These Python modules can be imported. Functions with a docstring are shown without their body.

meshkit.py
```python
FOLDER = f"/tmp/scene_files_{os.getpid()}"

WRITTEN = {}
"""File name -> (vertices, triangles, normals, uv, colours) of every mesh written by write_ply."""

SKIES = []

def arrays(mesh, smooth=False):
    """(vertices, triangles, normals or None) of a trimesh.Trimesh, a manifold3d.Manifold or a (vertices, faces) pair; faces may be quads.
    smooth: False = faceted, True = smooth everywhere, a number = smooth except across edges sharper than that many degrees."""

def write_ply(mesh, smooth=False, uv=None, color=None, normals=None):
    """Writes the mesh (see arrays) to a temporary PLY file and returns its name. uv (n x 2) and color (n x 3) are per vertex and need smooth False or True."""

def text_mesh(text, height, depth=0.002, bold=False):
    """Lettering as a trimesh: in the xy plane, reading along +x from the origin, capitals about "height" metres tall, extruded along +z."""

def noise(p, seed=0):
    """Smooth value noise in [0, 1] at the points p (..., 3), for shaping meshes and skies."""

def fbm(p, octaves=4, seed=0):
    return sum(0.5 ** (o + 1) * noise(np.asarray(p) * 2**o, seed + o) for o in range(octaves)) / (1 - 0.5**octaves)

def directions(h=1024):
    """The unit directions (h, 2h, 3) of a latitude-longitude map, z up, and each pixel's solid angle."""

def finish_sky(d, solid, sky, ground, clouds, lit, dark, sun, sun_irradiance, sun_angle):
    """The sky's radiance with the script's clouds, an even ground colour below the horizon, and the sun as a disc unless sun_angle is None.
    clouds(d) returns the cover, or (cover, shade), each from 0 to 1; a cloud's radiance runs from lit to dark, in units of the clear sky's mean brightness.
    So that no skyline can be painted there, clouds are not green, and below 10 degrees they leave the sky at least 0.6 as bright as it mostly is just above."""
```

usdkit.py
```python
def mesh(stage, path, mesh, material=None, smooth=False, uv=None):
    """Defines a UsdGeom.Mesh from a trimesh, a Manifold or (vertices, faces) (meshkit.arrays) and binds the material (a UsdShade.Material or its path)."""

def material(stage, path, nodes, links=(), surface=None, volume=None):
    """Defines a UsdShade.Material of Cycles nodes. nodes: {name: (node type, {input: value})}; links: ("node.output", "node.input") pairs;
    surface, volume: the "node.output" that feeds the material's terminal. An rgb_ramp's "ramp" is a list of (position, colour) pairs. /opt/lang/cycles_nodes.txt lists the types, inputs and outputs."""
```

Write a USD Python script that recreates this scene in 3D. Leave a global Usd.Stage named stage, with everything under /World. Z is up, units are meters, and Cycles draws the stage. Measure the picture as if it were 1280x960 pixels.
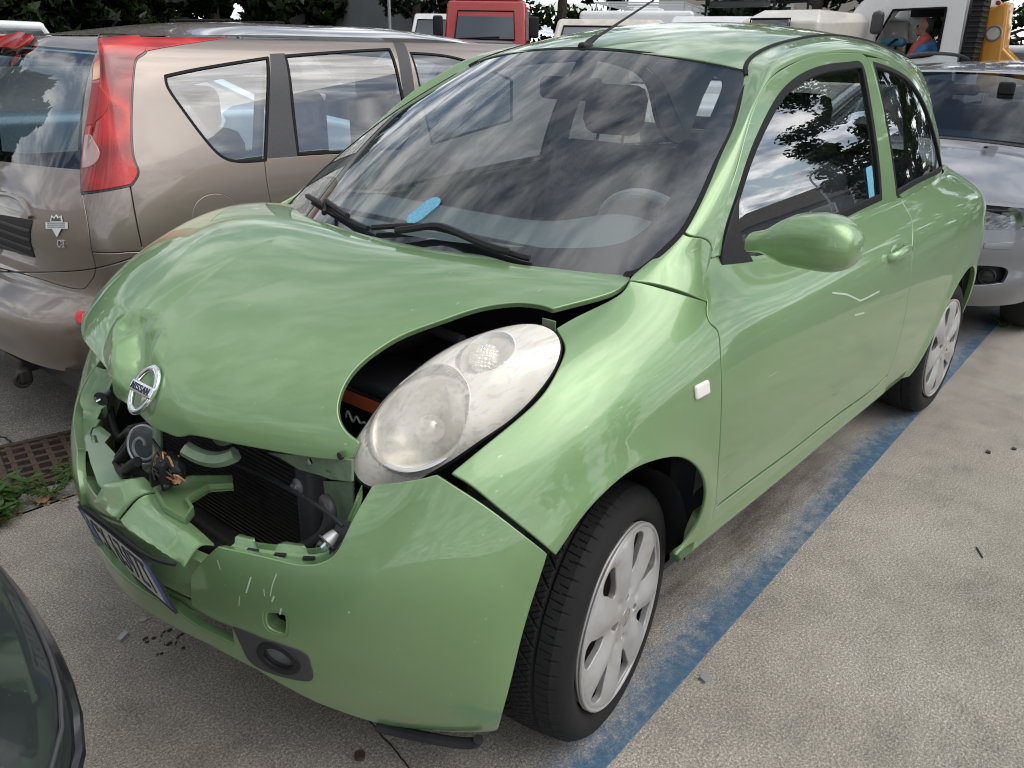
EXPOSURE=0.26; SKY_STRENGTH=.094; SUN_INT=.27; SUN_ANGLE=56.0
import math, random, numpy as np, trimesh, shapely, usdkit, meshkit, manifold3d
from pxr import Usd, UsdGeom, UsdLux, UsdShade, Gf, Sdf, Vt
from shapely.geometry import Polygon, LineString, Point, box as sbox
from shapely.prepared import prep
from shapely.ops import unary_union
from shapely import affinity
from scipy.interpolate import RectBivariateSpline, CubicSpline, LinearNDInterpolator
import shapely.geometry as sg

# ---------------------------------------------------------------- stage, camera, sky, sun
stage=Usd.Stage.CreateInMemory(); UsdGeom.SetStageUpAxis(stage,UsdGeom.Tokens.z); UsdGeom.SetStageMetersPerUnit(stage,1)
UsdGeom.Xform.Define(stage,'/World'); UsdGeom.Scope.Define(stage,'/World/Looks')
CAM=np.array([1.31593448,1.58433086,1.45377478]); YAW,PITCH,ROLL,FPX=3.84993046,.383467597,.0157984128,1040.77459
_f=np.array([math.cos(YAW)*math.cos(PITCH),math.sin(YAW)*math.cos(PITCH),-math.sin(PITCH)]); _r=np.array([math.sin(YAW),-math.cos(YAW),0]); _u=np.cross(_r,_f)
_c,_s=math.cos(ROLL),math.sin(ROLL); _R=_c*_r+_s*_u; _U=-_s*_r+_c*_u
cam=UsdGeom.Camera.Define(stage,'/World/camera'); cam.CreateHorizontalApertureAttr(36.0); cam.CreateVerticalApertureAttr(27.0)
cam.CreateFocalLengthAttr(36.0*FPX/1280); cam.CreateClippingRangeAttr(Gf.Vec2f(.01,2000)); cam.CreateExposureAttr(EXPOSURE)
cam.AddTransformOp().Set(Gf.Matrix4d(*[float(x) for x in [*_R,0,*_U,0,*(-_f),0,*CAM,1]]))
SUN_AZ=math.radians(115); SUN_EL=math.radians(52)     # azimuth from +x towards +y
SUN=np.array([math.cos(SUN_AZ)*math.cos(SUN_EL),math.sin(SUN_AZ)*math.cos(SUN_EL),math.sin(SUN_EL)])
MATS={}
def mat(name,nodes,links=(),surface='p.BSDF',volume=None):
    MATS[name]=usdkit.material(stage,'/World/Looks/'+name,nodes,links,surface=surface,volume=volume); return MATS[name]
skym=mat('sky_look',{
 'sky':('sky_texture',{'sky_type':'single_scattering','sun_disc':False,'sun_elevation':SUN_EL,'sun_rotation':math.atan2(SUN[0],SUN[1]),'altitude':50.0,'aerosol_density':1.2}),
 'tc':('texture_coordinate',{}),'sep':('separate_xyz',{}),
 'zz':('math',{'math_type':'add','value2':.22}),'dx':('math',{'math_type':'divide'}),'dy':('math',{'math_type':'divide'}),'cv':('combine_xyz',{'z':0.0}),
 'mp':('mapping',{'rotation':(0,0,.7),'scale':(1.0,1.7,1)}),
 'n1':('noise_texture',{'scale':2.4,'detail':10.0,'roughness':.60,'distortion':.25}),
 'r1':('rgb_ramp',{'ramp':[(0,(0,0,0)),(.38,(.05,)*3),(.48,(.70,)*3),(.57,(1,1,1)),(1,(1,1,1))]}),
 'n2':('noise_texture',{'scale':3.6,'detail':9.0,'roughness':.60,'distortion':.3}),
 'r2':('rgb_ramp',{'ramp':[(0,(2.4,2.7,3.3)),(.40,(3.6,4.0,4.7)),(.49,(8.2,8.5,9.0)),(.58,(14.0,14.0,14.0)),(1,(17,17,16.8))]}),
 'mx':('mix_color',{'use_clamp':False}),'dt':('vector_math',{'math_type':'dot_product','vector2':tuple(SUN)}),'d0':('math',{'math_type':'maximum','value2':0.0}),'dp':('math',{'math_type':'power','value2':7.0}),'dm':('math',{'math_type':'multiply_add','value2':1.7,'value3':.88}),'hz':('math',{'math_type':'subtract','value1':1.0}),'hp':('math',{'math_type':'power','value2':5.0}),'hm':('math',{'math_type':'multiply_add','value2':.9}),'gl':('mix_color',{'blend_type':'multiply','fac':1.0,'use_clamp':False}),
 'bg':('background_shader',{'strength':SKY_STRENGTH})},
 [('tc.generated','sep.vector'),('sep.z','zz.value1'),('sep.x','dx.value1'),('zz.value','dx.value2'),('sep.y','dy.value1'),('zz.value','dy.value2'),
  ('dx.value','cv.x'),('dy.value','cv.y'),('cv.vector','mp.vector'),('mp.vector','n1.vector'),('mp.vector','n2.vector'),('n1.fac','r1.fac'),('n2.fac','r2.fac'),
  ('tc.generated','dt.vector1'),('dt.value','d0.value1'),('d0.value','dp.value1'),('dp.value','dm.value1'),('sep.z','hz.value2'),('hz.value','hp.value1'),('hp.value','hm.value1'),('dm.value','hm.value3'),('hm.value','gl.b'),('mx.result','gl.a'),('r1.color','mx.fac'),('sky.color','mx.a'),('r2.color','mx.b'),('gl.result','bg.color')],surface='bg.background')
dome=UsdLux.DomeLight.Define(stage,'/World/sky'); UsdShade.MaterialBindingAPI.Apply(dome.GetPrim()).Bind(skym); dome.GetPrim().SetCustomDataByKey('kind','structure')
dome.GetPrim().SetCustomDataByKey('label','cloudy bright daytime sky with blue gaps'); dome.GetPrim().SetCustomDataByKey('category','sky')
sun=UsdLux.DistantLight.Define(stage,'/World/sun'); sun.CreateIntensityAttr(SUN_INT); sun.CreateAngleAttr(SUN_ANGLE); sun.CreateNormalizeAttr(True); sun.CreateColorAttr(Gf.Vec3f(1,.92,.81))
_z=SUN; _x=np.cross([0,0,1],_z); _x/=np.linalg.norm(_x); _y=np.cross(_z,_x)
UsdGeom.Xformable(sun).AddTransformOp().Set(Gf.Matrix4d(*[float(x) for x in [*_x,0,*_y,0,*_z,0,0,0,30,1]]))
class Surf:
    """Smooth surface through a grid of control points G[i][j] (i along u, j along v)."""
    def __init__(self, G, flip=False, k=3):
        G=np.array(G,float); self.G=G; self.flip=flip
        du=np.linalg.norm(np.diff(G,axis=0),axis=2).mean(1); dv=np.linalg.norm(np.diff(G,axis=1),axis=2).mean(0)
        self.u=np.r_[0,np.cumsum(du)]; self.v=np.r_[0,np.cumsum(dv)]
        self.s=[RectBivariateSpline(self.u,self.v,G[:,:,c],kx=min(k,len(self.u)-1),ky=min(k,len(self.v)-1)) for c in range(3)]
        self.disp=None
    def base(self,u,v): return np.stack([s.ev(u,v) for s in self.s],-1)
    def base_n(self,u,v):
        a=np.stack([s.ev(u,v,dx=1) for s in self.s],-1); b=np.stack([s.ev(u,v,dy=1) for s in self.s],-1)
        n=np.cross(a,b); n/=np.linalg.norm(n,axis=-1,keepdims=True)+1e-12
        return -n if self.flip else n
    def ev(self,u,v):
        u=np.asarray(u,float); v=np.asarray(v,float); p=self.base(u,v)
        if self.disp is not None: p=p+self.base_n(u,v)*self.disp(p,u,v)[...,None]
        return p
    def nrm(self,u,v):
        if self.disp is None: return self.base_n(u,v)
        e=.002; u=np.asarray(u,float); v=np.asarray(v,float)
        a=self.ev(u+e,v)-self.ev(u-e,v); b=self.ev(u,v+e)-self.ev(u,v-e)
        n=np.cross(a,b); n/=np.linalg.norm(n,axis=-1,keepdims=True)+1e-12
        return -n if self.flip else n

class Fun:
    """Surface given by a function f(u,v)->xyz."""
    def __init__(self,f,ur,vr,flip=False):
        self.f=f; self.u=np.linspace(*ur,8); self.v=np.linspace(*vr,8); self.flip=flip
    def ev(self,u,v): return self.f(np.asarray(u,float),np.asarray(v,float))
    def nrm(self,u,v):
        e=.002; u=np.asarray(u,float); v=np.asarray(v,float)
        n=np.cross(self.ev(u+e,v)-self.ev(u-e,v),self.ev(u,v+e)-self.ev(u,v-e)); n/=np.linalg.norm(n,axis=-1,keepdims=True)+1e-12
        return -n if self.flip else n

def smooth_loop(pts,step,closed=True):
    """pts: (u,v) or (u,v,1) where 1 marks a sharp corner; returns a dense polyline."""
    P=np.array([p[:2] for p in pts],float); C=[len(p)>2 and p[2]==1 for p in pts]
    n=len(P)
    if not closed: idx=list(range(n)); segs=[]; st=0
    out=[]
    def spl(Q,per=False):
        Q=np.array(Q)
        d=np.linalg.norm(np.diff(Q,axis=0),axis=1); t=np.r_[0,np.cumsum(np.sqrt(np.maximum(d,1e-9)))]
        L=d.sum(); m=max(2,int(L/step)+1)
        if len(Q)==2: return Q[0]+(Q[1]-Q[0])*np.linspace(0,1,m)[:,None]
        cs=CubicSpline(t,Q,bc_type='periodic' if per else 'natural')
        return cs(np.linspace(0,t[-1],max(m,3*(len(Q)-1)+1)))
    if closed:
        cor=[i for i in range(n) if C[i]]
        if not cor:
            return spl(np.vstack([P,P[:1]]),True)[:-1]
        for a,b in zip(cor,cor[1:]+[cor[0]+n]):
            out.append(spl([P[i%n] for i in range(a,b+1)])[:-1])
        return np.vstack(out)
    cor=[0]+[i for i in range(1,n-1) if C[i]]+[n-1]
    for a,b in zip(cor,cor[1:]): out.append(spl(P[a:b+1])[:-1])
    return np.vstack(out+[P[-1:]])

def clip_grid(poly,step,aspect=1.0):
    """Triangles (2-D) of a polygon cut on a regular grid so that it can be bent."""
    x0,y0,x1,y1=poly.bounds; pp=prep(poly)
    nx=max(1,int(math.ceil((x1-x0)/step))); ny=max(1,int(math.ceil((y1-y0)/(step*aspect))))
    xs=np.linspace(x0,x1,nx+1); ys=np.linspace(y0,y1,ny+1)
    V=[];F=[];key={}
    def vid(p):
        k=(round(p[0]*2e5),round(p[1]*2e5))
        if k not in key: key[k]=len(V); V.append((p[0],p[1]))
        return key[k]
    for i in range(nx):
        for j in range(ny):
            c=sbox(xs[i],ys[j],xs[i+1],ys[j+1])
            if pp.contains(c):
                q=[vid((xs[i],ys[j])),vid((xs[i+1],ys[j])),vid((xs[i+1],ys[j+1])),vid((xs[i],ys[j+1]))]
                F+= [(q[0],q[1],q[2]),(q[0],q[2],q[3])]
            elif pp.intersects(c):
                g=poly.intersection(c)
                for h in getattr(g,'geoms',[g]):
                    if h.geom_type!='Polygon' or h.area<1e-10: continue
                    h=sg.polygon.orient(h)
                    if not h.interiors and len(h.exterior.coords)==4:
                        F.append(tuple(vid(p) for p in list(h.exterior.coords)[:3])); continue
                    try: v,f=trimesh.creation.triangulate_polygon(h,engine='earcut')
                    except Exception: continue
                    for t in f:
                        a,b,cc=(vid(v[k]) for k in t)
                        if a==b or b==cc or a==cc: continue
                        A=(V[b][0]-V[a][0])*(V[cc][1]-V[a][1])-(V[b][1]-V[a][1])*(V[cc][0]-V[a][0])
                        F.append((a,b,cc) if A>0 else (a,cc,b))
    return np.array(V),np.array(F)

class M:
    """A mesh with its own normals, made of joined pieces."""
    def __init__(s): s.v=[];s.f=[];s.n=[];s.k=0
    def add(s,v,f,n):
        v=np.asarray(v,float); s.v.append(v); s.f.append(np.asarray(f,int)+s.k); s.n.append(np.asarray(n,float)); s.k+=len(v); return s
    def tm(s,m,smooth=35):
        """add a trimesh with normals smoothed under the given angle"""
        if smooth is False:
            t=m.triangles.reshape(-1,3); n=np.repeat(m.face_normals,3,0); return s.add(t,np.arange(len(t)).reshape(-1,3),n)
        m=trimesh.graph.smooth_shade(m,angle=math.radians(smooth),facet_minarea=None)
        v,f=np.array(m.vertices),np.array(m.faces); n=np.zeros_like(v); fn=np.cross(v[f[:,1]]-v[f[:,0]],v[f[:,2]]-v[f[:,0]])
        for k in range(3): np.add.at(n,f[:,k],fn)
        return s.add(v,f,n/(np.linalg.norm(n,axis=1,keepdims=True)+1e-15))
    def arr(s): return np.vstack(s.v),np.vstack(s.f),np.vstack(s.n)
    def mirror(s):
        o=M(); v,f,n=s.arr(); return o.add(v*[1,-1,1],f[:,::-1],n*[1,-1,1])

def panel(S,poly,step=.03,flange=.012,off=0.0,back=False,edge_round=.003,aspect=1.0):
    """Skin over the polygon (u,v) of surface S, its rim folded inwards by flange."""
    m=M()
    for pg in getattr(poly,'geoms',[poly]):
        if pg.geom_type!='Polygon' or pg.area<1e-7: continue
        V,F=clip_grid(pg,step,aspect)
        p=S.ev(V[:,0],V[:,1]); n=S.nrm(V[:,0],V[:,1])
        # orientation of triangles follows normals
        tn=np.cross(p[F[:,1]]-p[F[:,0]],p[F[:,2]]-p[F[:,0]]); 
        if (tn*n[F[:,0]]).sum()<0: F=F[:,::-1]
        m.add(p+n*off,F,n)
        if flange:
            for ring in [pg.exterior,*pg.interiors]:
                c=np.array(ring.coords)
                c=np.array(LineString(c).segmentize(step).coords)[:-1]
                q=S.ev(c[:,0],c[:,1]); nn=S.nrm(c[:,0],c[:,1]); q=q+nn*off
                t=np.roll(q,-1,0)-np.roll(q,1,0); t/=np.linalg.norm(t,axis=1,keepdims=True)+1e-12
                ccw=shapely.LinearRing(ring.coords).is_ccw
                o=np.cross(t,nn)
                # outward direction in 3-D (away from the skin)
                r=edge_round
                prof=[(0,0,nn)]
                L=[q, q-nn*r*.4+0*o, q-nn*flange]
                # choose o pointing outwards: test in the parameter plane
                tt=np.roll(c,-1,0)-np.roll(c,1,0); nrm2=np.stack([tt[:,1],-tt[:,0]],1); nrm2/=np.linalg.norm(nrm2,axis=1,keepdims=True)+1e-12
                out_is=1.0
                k=len(c)//3
                pt=c[k]+nrm2[k]*1e-3
                inside=pg.contains(Point(pt))
                d3=S.ev(*(c[k]+nrm2[k]*2e-3))-S.ev(*c[k])
                sgn=1 if d3@o[k]>0 else -1
                if inside: sgn=-sgn
                o=o*sgn
                rows=[(q,nn),(q-nn*r*.3+o*r*.7,(nn+o)/1.414),(q-nn*r+o*r,o),(q-nn*flange+o*r,o)]
                N=len(q)
                v=np.vstack([a for a,b in rows]); nv=np.vstack([b for a,b in rows]); f=[]
                for a in range(len(rows)-1):
                    for i in range(N):
                        j=(i+1)%N; A,B,C,D=a*N+i,a*N+j,(a+1)*N+j,(a+1)*N+i
                        f+=[(A,B,C),(A,C,D)]
                f=np.array(f)
                tn=np.cross(v[f[:,1]]-v[f[:,0]],v[f[:,2]]-v[f[:,0]])
                if (tn*nv[f[:,2]]).sum()<0: f=f[:,::-1]
                m.add(v,f,nv)
    return m
# ---- surfaces of the green car (car frame: x forward, y to its left, z up, origin under the front axle)
SIDE=[ # per station: rows sill .. belt
[(.39,.775,.24),(.395,.787,.36),(.395,.785,.48),(.395,.772,.58),(.405,.745,.66),(.42,.705,.715),(.445,.655,.745),(.49,.60,.755)],
[(.27,.785,.27),(.27,.80,.38),(.27,.808,.50),(.275,.803,.62),(.285,.775,.71),(.305,.735,.765),(.33,.68,.80),(.36,.62,.815)],
[(.10,.79,.29),(.10,.815,.40),(.10,.827,.56),(.10,.822,.69),(.10,.795,.79),(.11,.745,.86),(.12,.68,.90),(.13,.615,.92)],
[(-.08,.79,.30),(-.08,.815,.40),(-.08,.83,.57),(-.08,.828,.72),(-.08,.802,.825),(-.08,.755,.895),(-.07,.69,.945),(-.06,.62,.965)],
[(-.27,.78,.30),(-.27,.81,.39),(-.27,.832,.55),(-.27,.832,.72),(-.27,.81,.835),(-.265,.775,.905),(-.26,.725,.965),(-.25,.665,1.02)],
[(-.60,.78,.30),(-.6,.808,.38),(-.6,.833,.53),(-.6,.838,.70),(-.6,.82,.83),(-.6,.792,.90),(-.6,.75,.95),(-.6,.715,.99)],
[(-1.1,.78,.30),(-1.1,.808,.38),(-1.1,.833,.53),(-1.1,.84,.70),(-1.1,.824,.83),(-1.1,.795,.905),(-1.1,.75,.955),(-1.1,.717,.995)],
[(-1.6,.78,.30),(-1.6,.808,.38),(-1.6,.833,.53),(-1.6,.84,.70),(-1.6,.826,.83),(-1.6,.797,.91),(-1.6,.745,.962),(-1.6,.71,1.00)],
[(-2.1,.775,.29),(-2.1,.805,.38),(-2.1,.828,.53),(-2.1,.835,.70),(-2.1,.824,.83),(-2.1,.795,.91),(-2.1,.735,.967),(-2.1,.69,1.01)],
[(-2.5,.765,.28),(-2.5,.79,.38),(-2.5,.81,.53),(-2.5,.82,.70),(-2.5,.81,.83),(-2.5,.78,.91),(-2.5,.70,.97),(-2.5,.645,1.01)],
[(-2.78,.72,.28),(-2.8,.74,.38),(-2.82,.755,.53),(-2.83,.76,.70),(-2.82,.75,.83),(-2.80,.72,.91),(-2.77,.64,.97),(-2.74,.575,1.01)],
[(-2.96,.52,.28),(-2.98,.54,.38),(-3.0,.56,.53),(-3.01,.57,.70),(-3.0,.565,.83),(-2.97,.54,.91),(-2.91,.48,.97),(-2.86,.42,1.01)],
]
HOOD=[ # columns across y (right .. left), rows rear .. front
[(-.204,-.62,1.005),(.0,-.63,1.015),(.14,-.63,.985),(.27,-.62,.925),(.37,-.61,.85),(.43,-.60,.775),(.44,-.60,.73)],
[(-.09,-.35,1.014),(.12,-.36,1.035),(.30,-.37,1.00),(.44,-.38,.94),(.53,-.39,.87),(.575,-.40,.80),(.58,-.40,.76)],
[(-.035,0,1.012),(.15,0,1.01),(.33,0,.965),(.48,0,.90),(.58,0,.835),(.63,0,.775),(.645,0,.735)],
[(-.09,.35,1.012),(.10,.36,.985),(.26,.37,.93),(.375,.38,.87),(.445,.39,.805),(.475,.40,.75),(.48,.40,.715)],
[(-.225,.665,.992),(-.015,.67,.955),(.115,.67,.895),(.23,.66,.825),(.315,.655,.765),(.36,.645,.705),(.37,.645,.67)],
]
# bumper: columns from the right corner over the nose to the left corner; rows bottom .. top

_B=[ # left half, from centre: (rows: z .17 lip,.27,.36,.46,.55,.62,.66 )
[(.655,.0,.18),(.70,.0,.26),(.715,.0,.36),(.722,.0,.46),(.715,.0,.55),(.68,.0,.61),(.60,.0,.64)],
[(.63,.2,.18),(.67,.2,.26),(.692,.2,.36),(.702,.2,.46),(.695,.2,.55),(.66,.2,.61),(.58,.19,.64)],
[(.57,.40,.18),(.61,.41,.26),(.632,.41,.36),(.642,.41,.46),(.632,.41,.55),(.595,.40,.625),(.52,.375,.665)],
[(.485,.57,.185),(.52,.59,.26),(.540,.60,.36),(.548,.60,.46),(.54,.60,.55),(.515,.58,.64),(.455,.53,.72)],
[(.41,.68,.19),(.45,.705,.26),(.465,.715,.36),(.468,.715,.46),(.462,.712,.55),(.445,.69,.655),(.41,.63,.775)],
[(.36,.745,.20),(.385,.772,.27),(.395,.785,.36),(.395,.785,.46),(.385,.783,.55),(.36,.77,.655),(.345,.715,.775)],
[(.22,.775,.22),(.22,.80,.28),(.22,.812,.36),(.22,.815,.46),(.22,.815,.55),(.22,.805,.655),(.22,.77,.76)],
]
BUMP=[[ (x,-y,z) for x,y,z in c] for c in _B[:0:-1]]+_B
def green_side(x,z):
    x=np.asarray(x,float); z=np.asarray(z,float)
    y=.716-.21*(z-.99)-.34*np.maximum(z-.99,0)**2
    y=y-.10*(np.maximum(-1.75-x,0)/.9)**2-.05*(np.maximum(-2.2-x,0)/.6)**2
    y=y-.05*(np.maximum(x+.6,0)/.4)**2*.6
    return y
def WSf(u,v): # u: y at base scaled -1..1, v 0 bottom .. 1 top
    yb=.66*u; yt=.52*u
    xb=.0-.53*yb**2; zb=1.005+0*u
    xt=-.80-.36*yt**2; zt=1.447-.18*yt**2
    y=yb+(yt-yb)*v; s=np.sin(np.pi*np.clip(v,-.2,1.2))*.022
    return np.stack([xb+(xt-xb)*v+s*.6,y+0*v,zb+(zt-zb)*v+s],-1)
def ROOFf(u,v): # u = x, v = y
    z=1.447+.20*np.clip(-.80-u,-1,9)-.115*np.clip(-.80-u,-1,9)**2
    z=1.447+ .27*(-.8-u)*1.0 -.205*(-.8-u)**2+.035*np.maximum(-.8-u,0)**3
    return np.stack([u+0*v,v+0*u,z-.17*v**2-.35*v**4],-1)
# ---------------------------------------------------------------- materials
def simple(name,col,rough=.5,metal=0.0,coat=0.0,spec=.5,noise=0.0,nscale=20.0,bump=0.0,bscale=200.0,**kw):
    n={'p':('principled_bsdf',{'base_color':col,'roughness':rough,'metallic':metal,'coat_weight':coat,'specular_ior_level':spec,**kw})}; l=[]
    if noise or bump:
        n['g']=('geometry',{})
    if noise:
        n['n']=('noise_texture',{'scale':nscale,'detail':5.0,'roughness':.65}); a=np.array(col)
        n['r']=('rgb_ramp',{'ramp':[(.25,tuple(a*(1-noise))),(.75,tuple(np.minimum(a*(1+noise),1)))]})
        l+=[('g.position','n.vector'),('n.fac','r.fac'),('r.color','p.base_color')]
    if bump:
        n['bn']=('noise_texture',{'scale':bscale,'detail':3.0}); n['b']=('bump',{'strength':bump,'distance':.002})
        l+=[('g.position','bn.vector'),('bn.fac','b.height'),('b.normal','p.normal')]
    return mat(name,n,l)
def carpaint(name,col,metal=.55,rough=.42,dirt=.0,dirtcol=(.25,.22,.18),chips=False,coat=1.0,coatr=.03,fade=None):
    n={'g':('geometry',{}),
       'fl':('noise_texture',{'scale':900.0,'detail':1.0}),
       'fr':('rgb_ramp',{'ramp':[(.3,tuple(np.array(col)*.86)),(.7,tuple(np.array(col)*1.14))]}),
       'dn':('noise_texture',{'scale':7.0,'detail':7.0,'roughness':.7}),
       'dr':('rgb_ramp',{'ramp':[(.45,(0,0,0)),(.8,(dirt,)*3)]}),
       'rn':('noise_texture',{'scale':18.0,'detail':6.0,'roughness':.7}),
       'rr':('rgb_ramp',{'ramp':[(.3,(coatr,)*3),(.8,(coatr+.06,)*3)]}),
       'mx':('mix_color',{'b':dirtcol}),
       'p':('principled_bsdf',{'metallic':metal,'roughness':rough,'coat_weight':coat,'coat_ior':1.5})}
    l=[('g.position','fl.vector'),('fl.fac','fr.fac'),('g.position','dn.vector'),('dn.fac','dr.fac'),('g.position','rn.vector'),('rn.fac','rr.fac'),
       ('fr.color','mx.a'),('dr.color','mx.fac'),('mx.result','p.base_color'),('rr.color','p.coat_roughness')]
    if chips:
        n.update({'v':('voronoi_texture',{'scale':9.0,'feature':'f1'}),'vr':('math',{'math_type':'less_than','value2':.018}),
                  'sm':('mapping',{'scale':(1.5,60,60),'rotation':(.1,.05,.2)}),'sn':('noise_texture',{'scale':2.2,'detail':2.0}),'sr':('rgb_ramp',{'ramp':[(.73,(0,0,0)),(.76,(.35,.35,.35))]}),
                  'ad':('math',{'math_type':'maximum'}),'m2':('mix_color',{'b':(.62,.66,.58)})})
        l=[x for x in l if x[1]!='p.base_color']+[('g.position','v.vector'),('v.distance','vr.value1'),('g.position','sm.vector'),('sm.vector','sn.vector'),('sn.fac','sr.fac'),('vr.value','ad.value1'),('sr.color','ad.value2'),('ad.value','m2.fac'),('mx.result','m2.a'),('m2.result','p.base_color')]
    return mat(name,n,l)
def glass(name,tint=(.92,.97,.95),ior=1.5,rough=0.0,boost=1.0,dust=0.0):
    F0=min(.9,2*((ior-1)/(ior+1))**2)
    n={'t':('transparent_bsdf',{'color':tint}),'gl':('glossy_bsdf',{'color':(1,1,1),'roughness':rough}),'w':('layer_weight',{'blend':.5}),'w5':('math',{'math_type':'power','value2':4.6}),'f':('math',{'math_type':'multiply_add','value2':1-F0,'value3':F0,'use_clamp':True}),'m':('mix_closure',{})}
    l=[('w.facing','w5.value1'),('w5.value','f.value1'),('f.value','m.fac'),('t.BSDF','m.closure1'),('gl.BSDF','m.closure2')]; s='m.closure'
    if dust:
        n.update({'d':('diffuse_bsdf',{'color':(.6,.6,.57)}),'g':('geometry',{}),'dn':('noise_texture',{'scale':5.0,'detail':6.0}),'dr':('rgb_ramp',{'ramp':[(.35,(dust*.3,)*3),(.75,(dust,)*3)]}),'m2':('mix_closure',{})})
        l+=[('g.position','dn.vector'),('dn.fac','dr.fac'),('dr.color','m2.fac'),('m.closure','m2.closure1'),('d.BSDF','m2.closure2')]; s='m2.closure'
    return mat(name,n,l,surface=s)
carpaint('green_paint',(.192,.318,.142),metal=.42,rough=.38,dirt=.09,chips=True,coatr=.012)
carpaint('taupe_paint',(.235,.196,.168),metal=.65,rough=.36,dirt=.12,coatr=.015)
carpaint('silver_blue_paint',(.20,.21,.23),metal=.7,rough=.38,dirt=.08)
carpaint('dark_green_paint',(.024,.030,.032),metal=.4,rough=.4,dirt=.03,chips=True)
carpaint('white_paint',(.78,.79,.78),metal=0,rough=.4,dirt=.15)
carpaint('red_paint',(.36,.022,.02),metal=0,rough=.4,dirt=.12)
carpaint('orange_paint',(.75,.33,.03),metal=0,rough=.45,dirt=.1)
carpaint('cream_paint',(.66,.62,.54),metal=0,rough=.5,dirt=.25)
carpaint('dark_blue_paint',(.02,.025,.08),metal=.3,rough=.4)
carpaint('graphite_paint',(.09,.095,.10),metal=.5,rough=.4)
simple('black_plastic',(.014,.014,.016),.5,spec=.3,noise=.25,nscale=60)
simple('grey_plastic',(.05,.05,.053),.55,noise=.15,nscale=90)
simple('gloss_black',(.008,.008,.01),.12,coat=.5)
simple('frit_black',(.006,.007,.011),.5,spec=.2)
simple('rubber',(.013,.013,.0135),.75,spec=.25,noise=.2,nscale=80,bump=.2,bscale=500)
simple('seal_rubber',(.007,.007,.008),.6,spec=.2)
simple('chrome',(.78,.79,.82),.08,metal=1.0)
mat('silver_cap',{'g':('geometry',{}),'n':('noise_texture',{'scale':16.0,'detail':6.0,'roughness':.65}),'r':('rgb_ramp',{'ramp':[(.26,(.24,.18,.14)),(.38,(.36,.345,.33)),(.56,(.40,.395,.39)),(.75,(.44,.435,.43))]}),'p':('principled_bsdf',{'roughness':.42,'metallic':.3})},[('g.position','n.vector'),('n.fac','r.fac'),('r.color','p.base_color')])
simple('dark_steel',(.07,.065,.06),.6,metal=.6,noise=.3,nscale=40)
simple('rusty_steel',(.062,.040,.028),.8,metal=.2,noise=.5,nscale=60,bump=.6,bscale=150)
simple('radiator_black',(.03,.03,.031),.5,metal=.3)
simple('interior_grey',(.30,.31,.31),.85,noise=.1,nscale=120)
simple('interior_light',(.60,.60,.57),.85,noise=.06,nscale=120)
simple('dash_grey',(.15,.165,.16),.65,noise=.06,nscale=150)
simple('seat_cloth',(.10,.105,.115),.95,noise=.25,nscale=90)
simple('dark_cloth',(.03,.03,.034),.95)
simple('bracket_paint',(.22,.30,.20),.6,metal=.2,noise=.25,nscale=30)
simple('blue_sticker',(.12,.36,.50),.5,noise=.35,nscale=120)
simple('plate_white',(.70,.71,.70),.45,noise=.06,nscale=30)
simple('plate_blue',(.02,.08,.38),.4)
simple('ink_black',(.015,.015,.017),.5)
simple('white_plastic',(.75,.75,.73),.35)
simple('lens_white',(.78,.74,.70),.15,coat=.6)
simple('amber_lens',(.75,.26,.02),.12,coat=1.0)
simple('red_plastic',(.42,.03,.03),.4)
simple('orange_red',(.55,.10,.03),.5)
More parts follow.
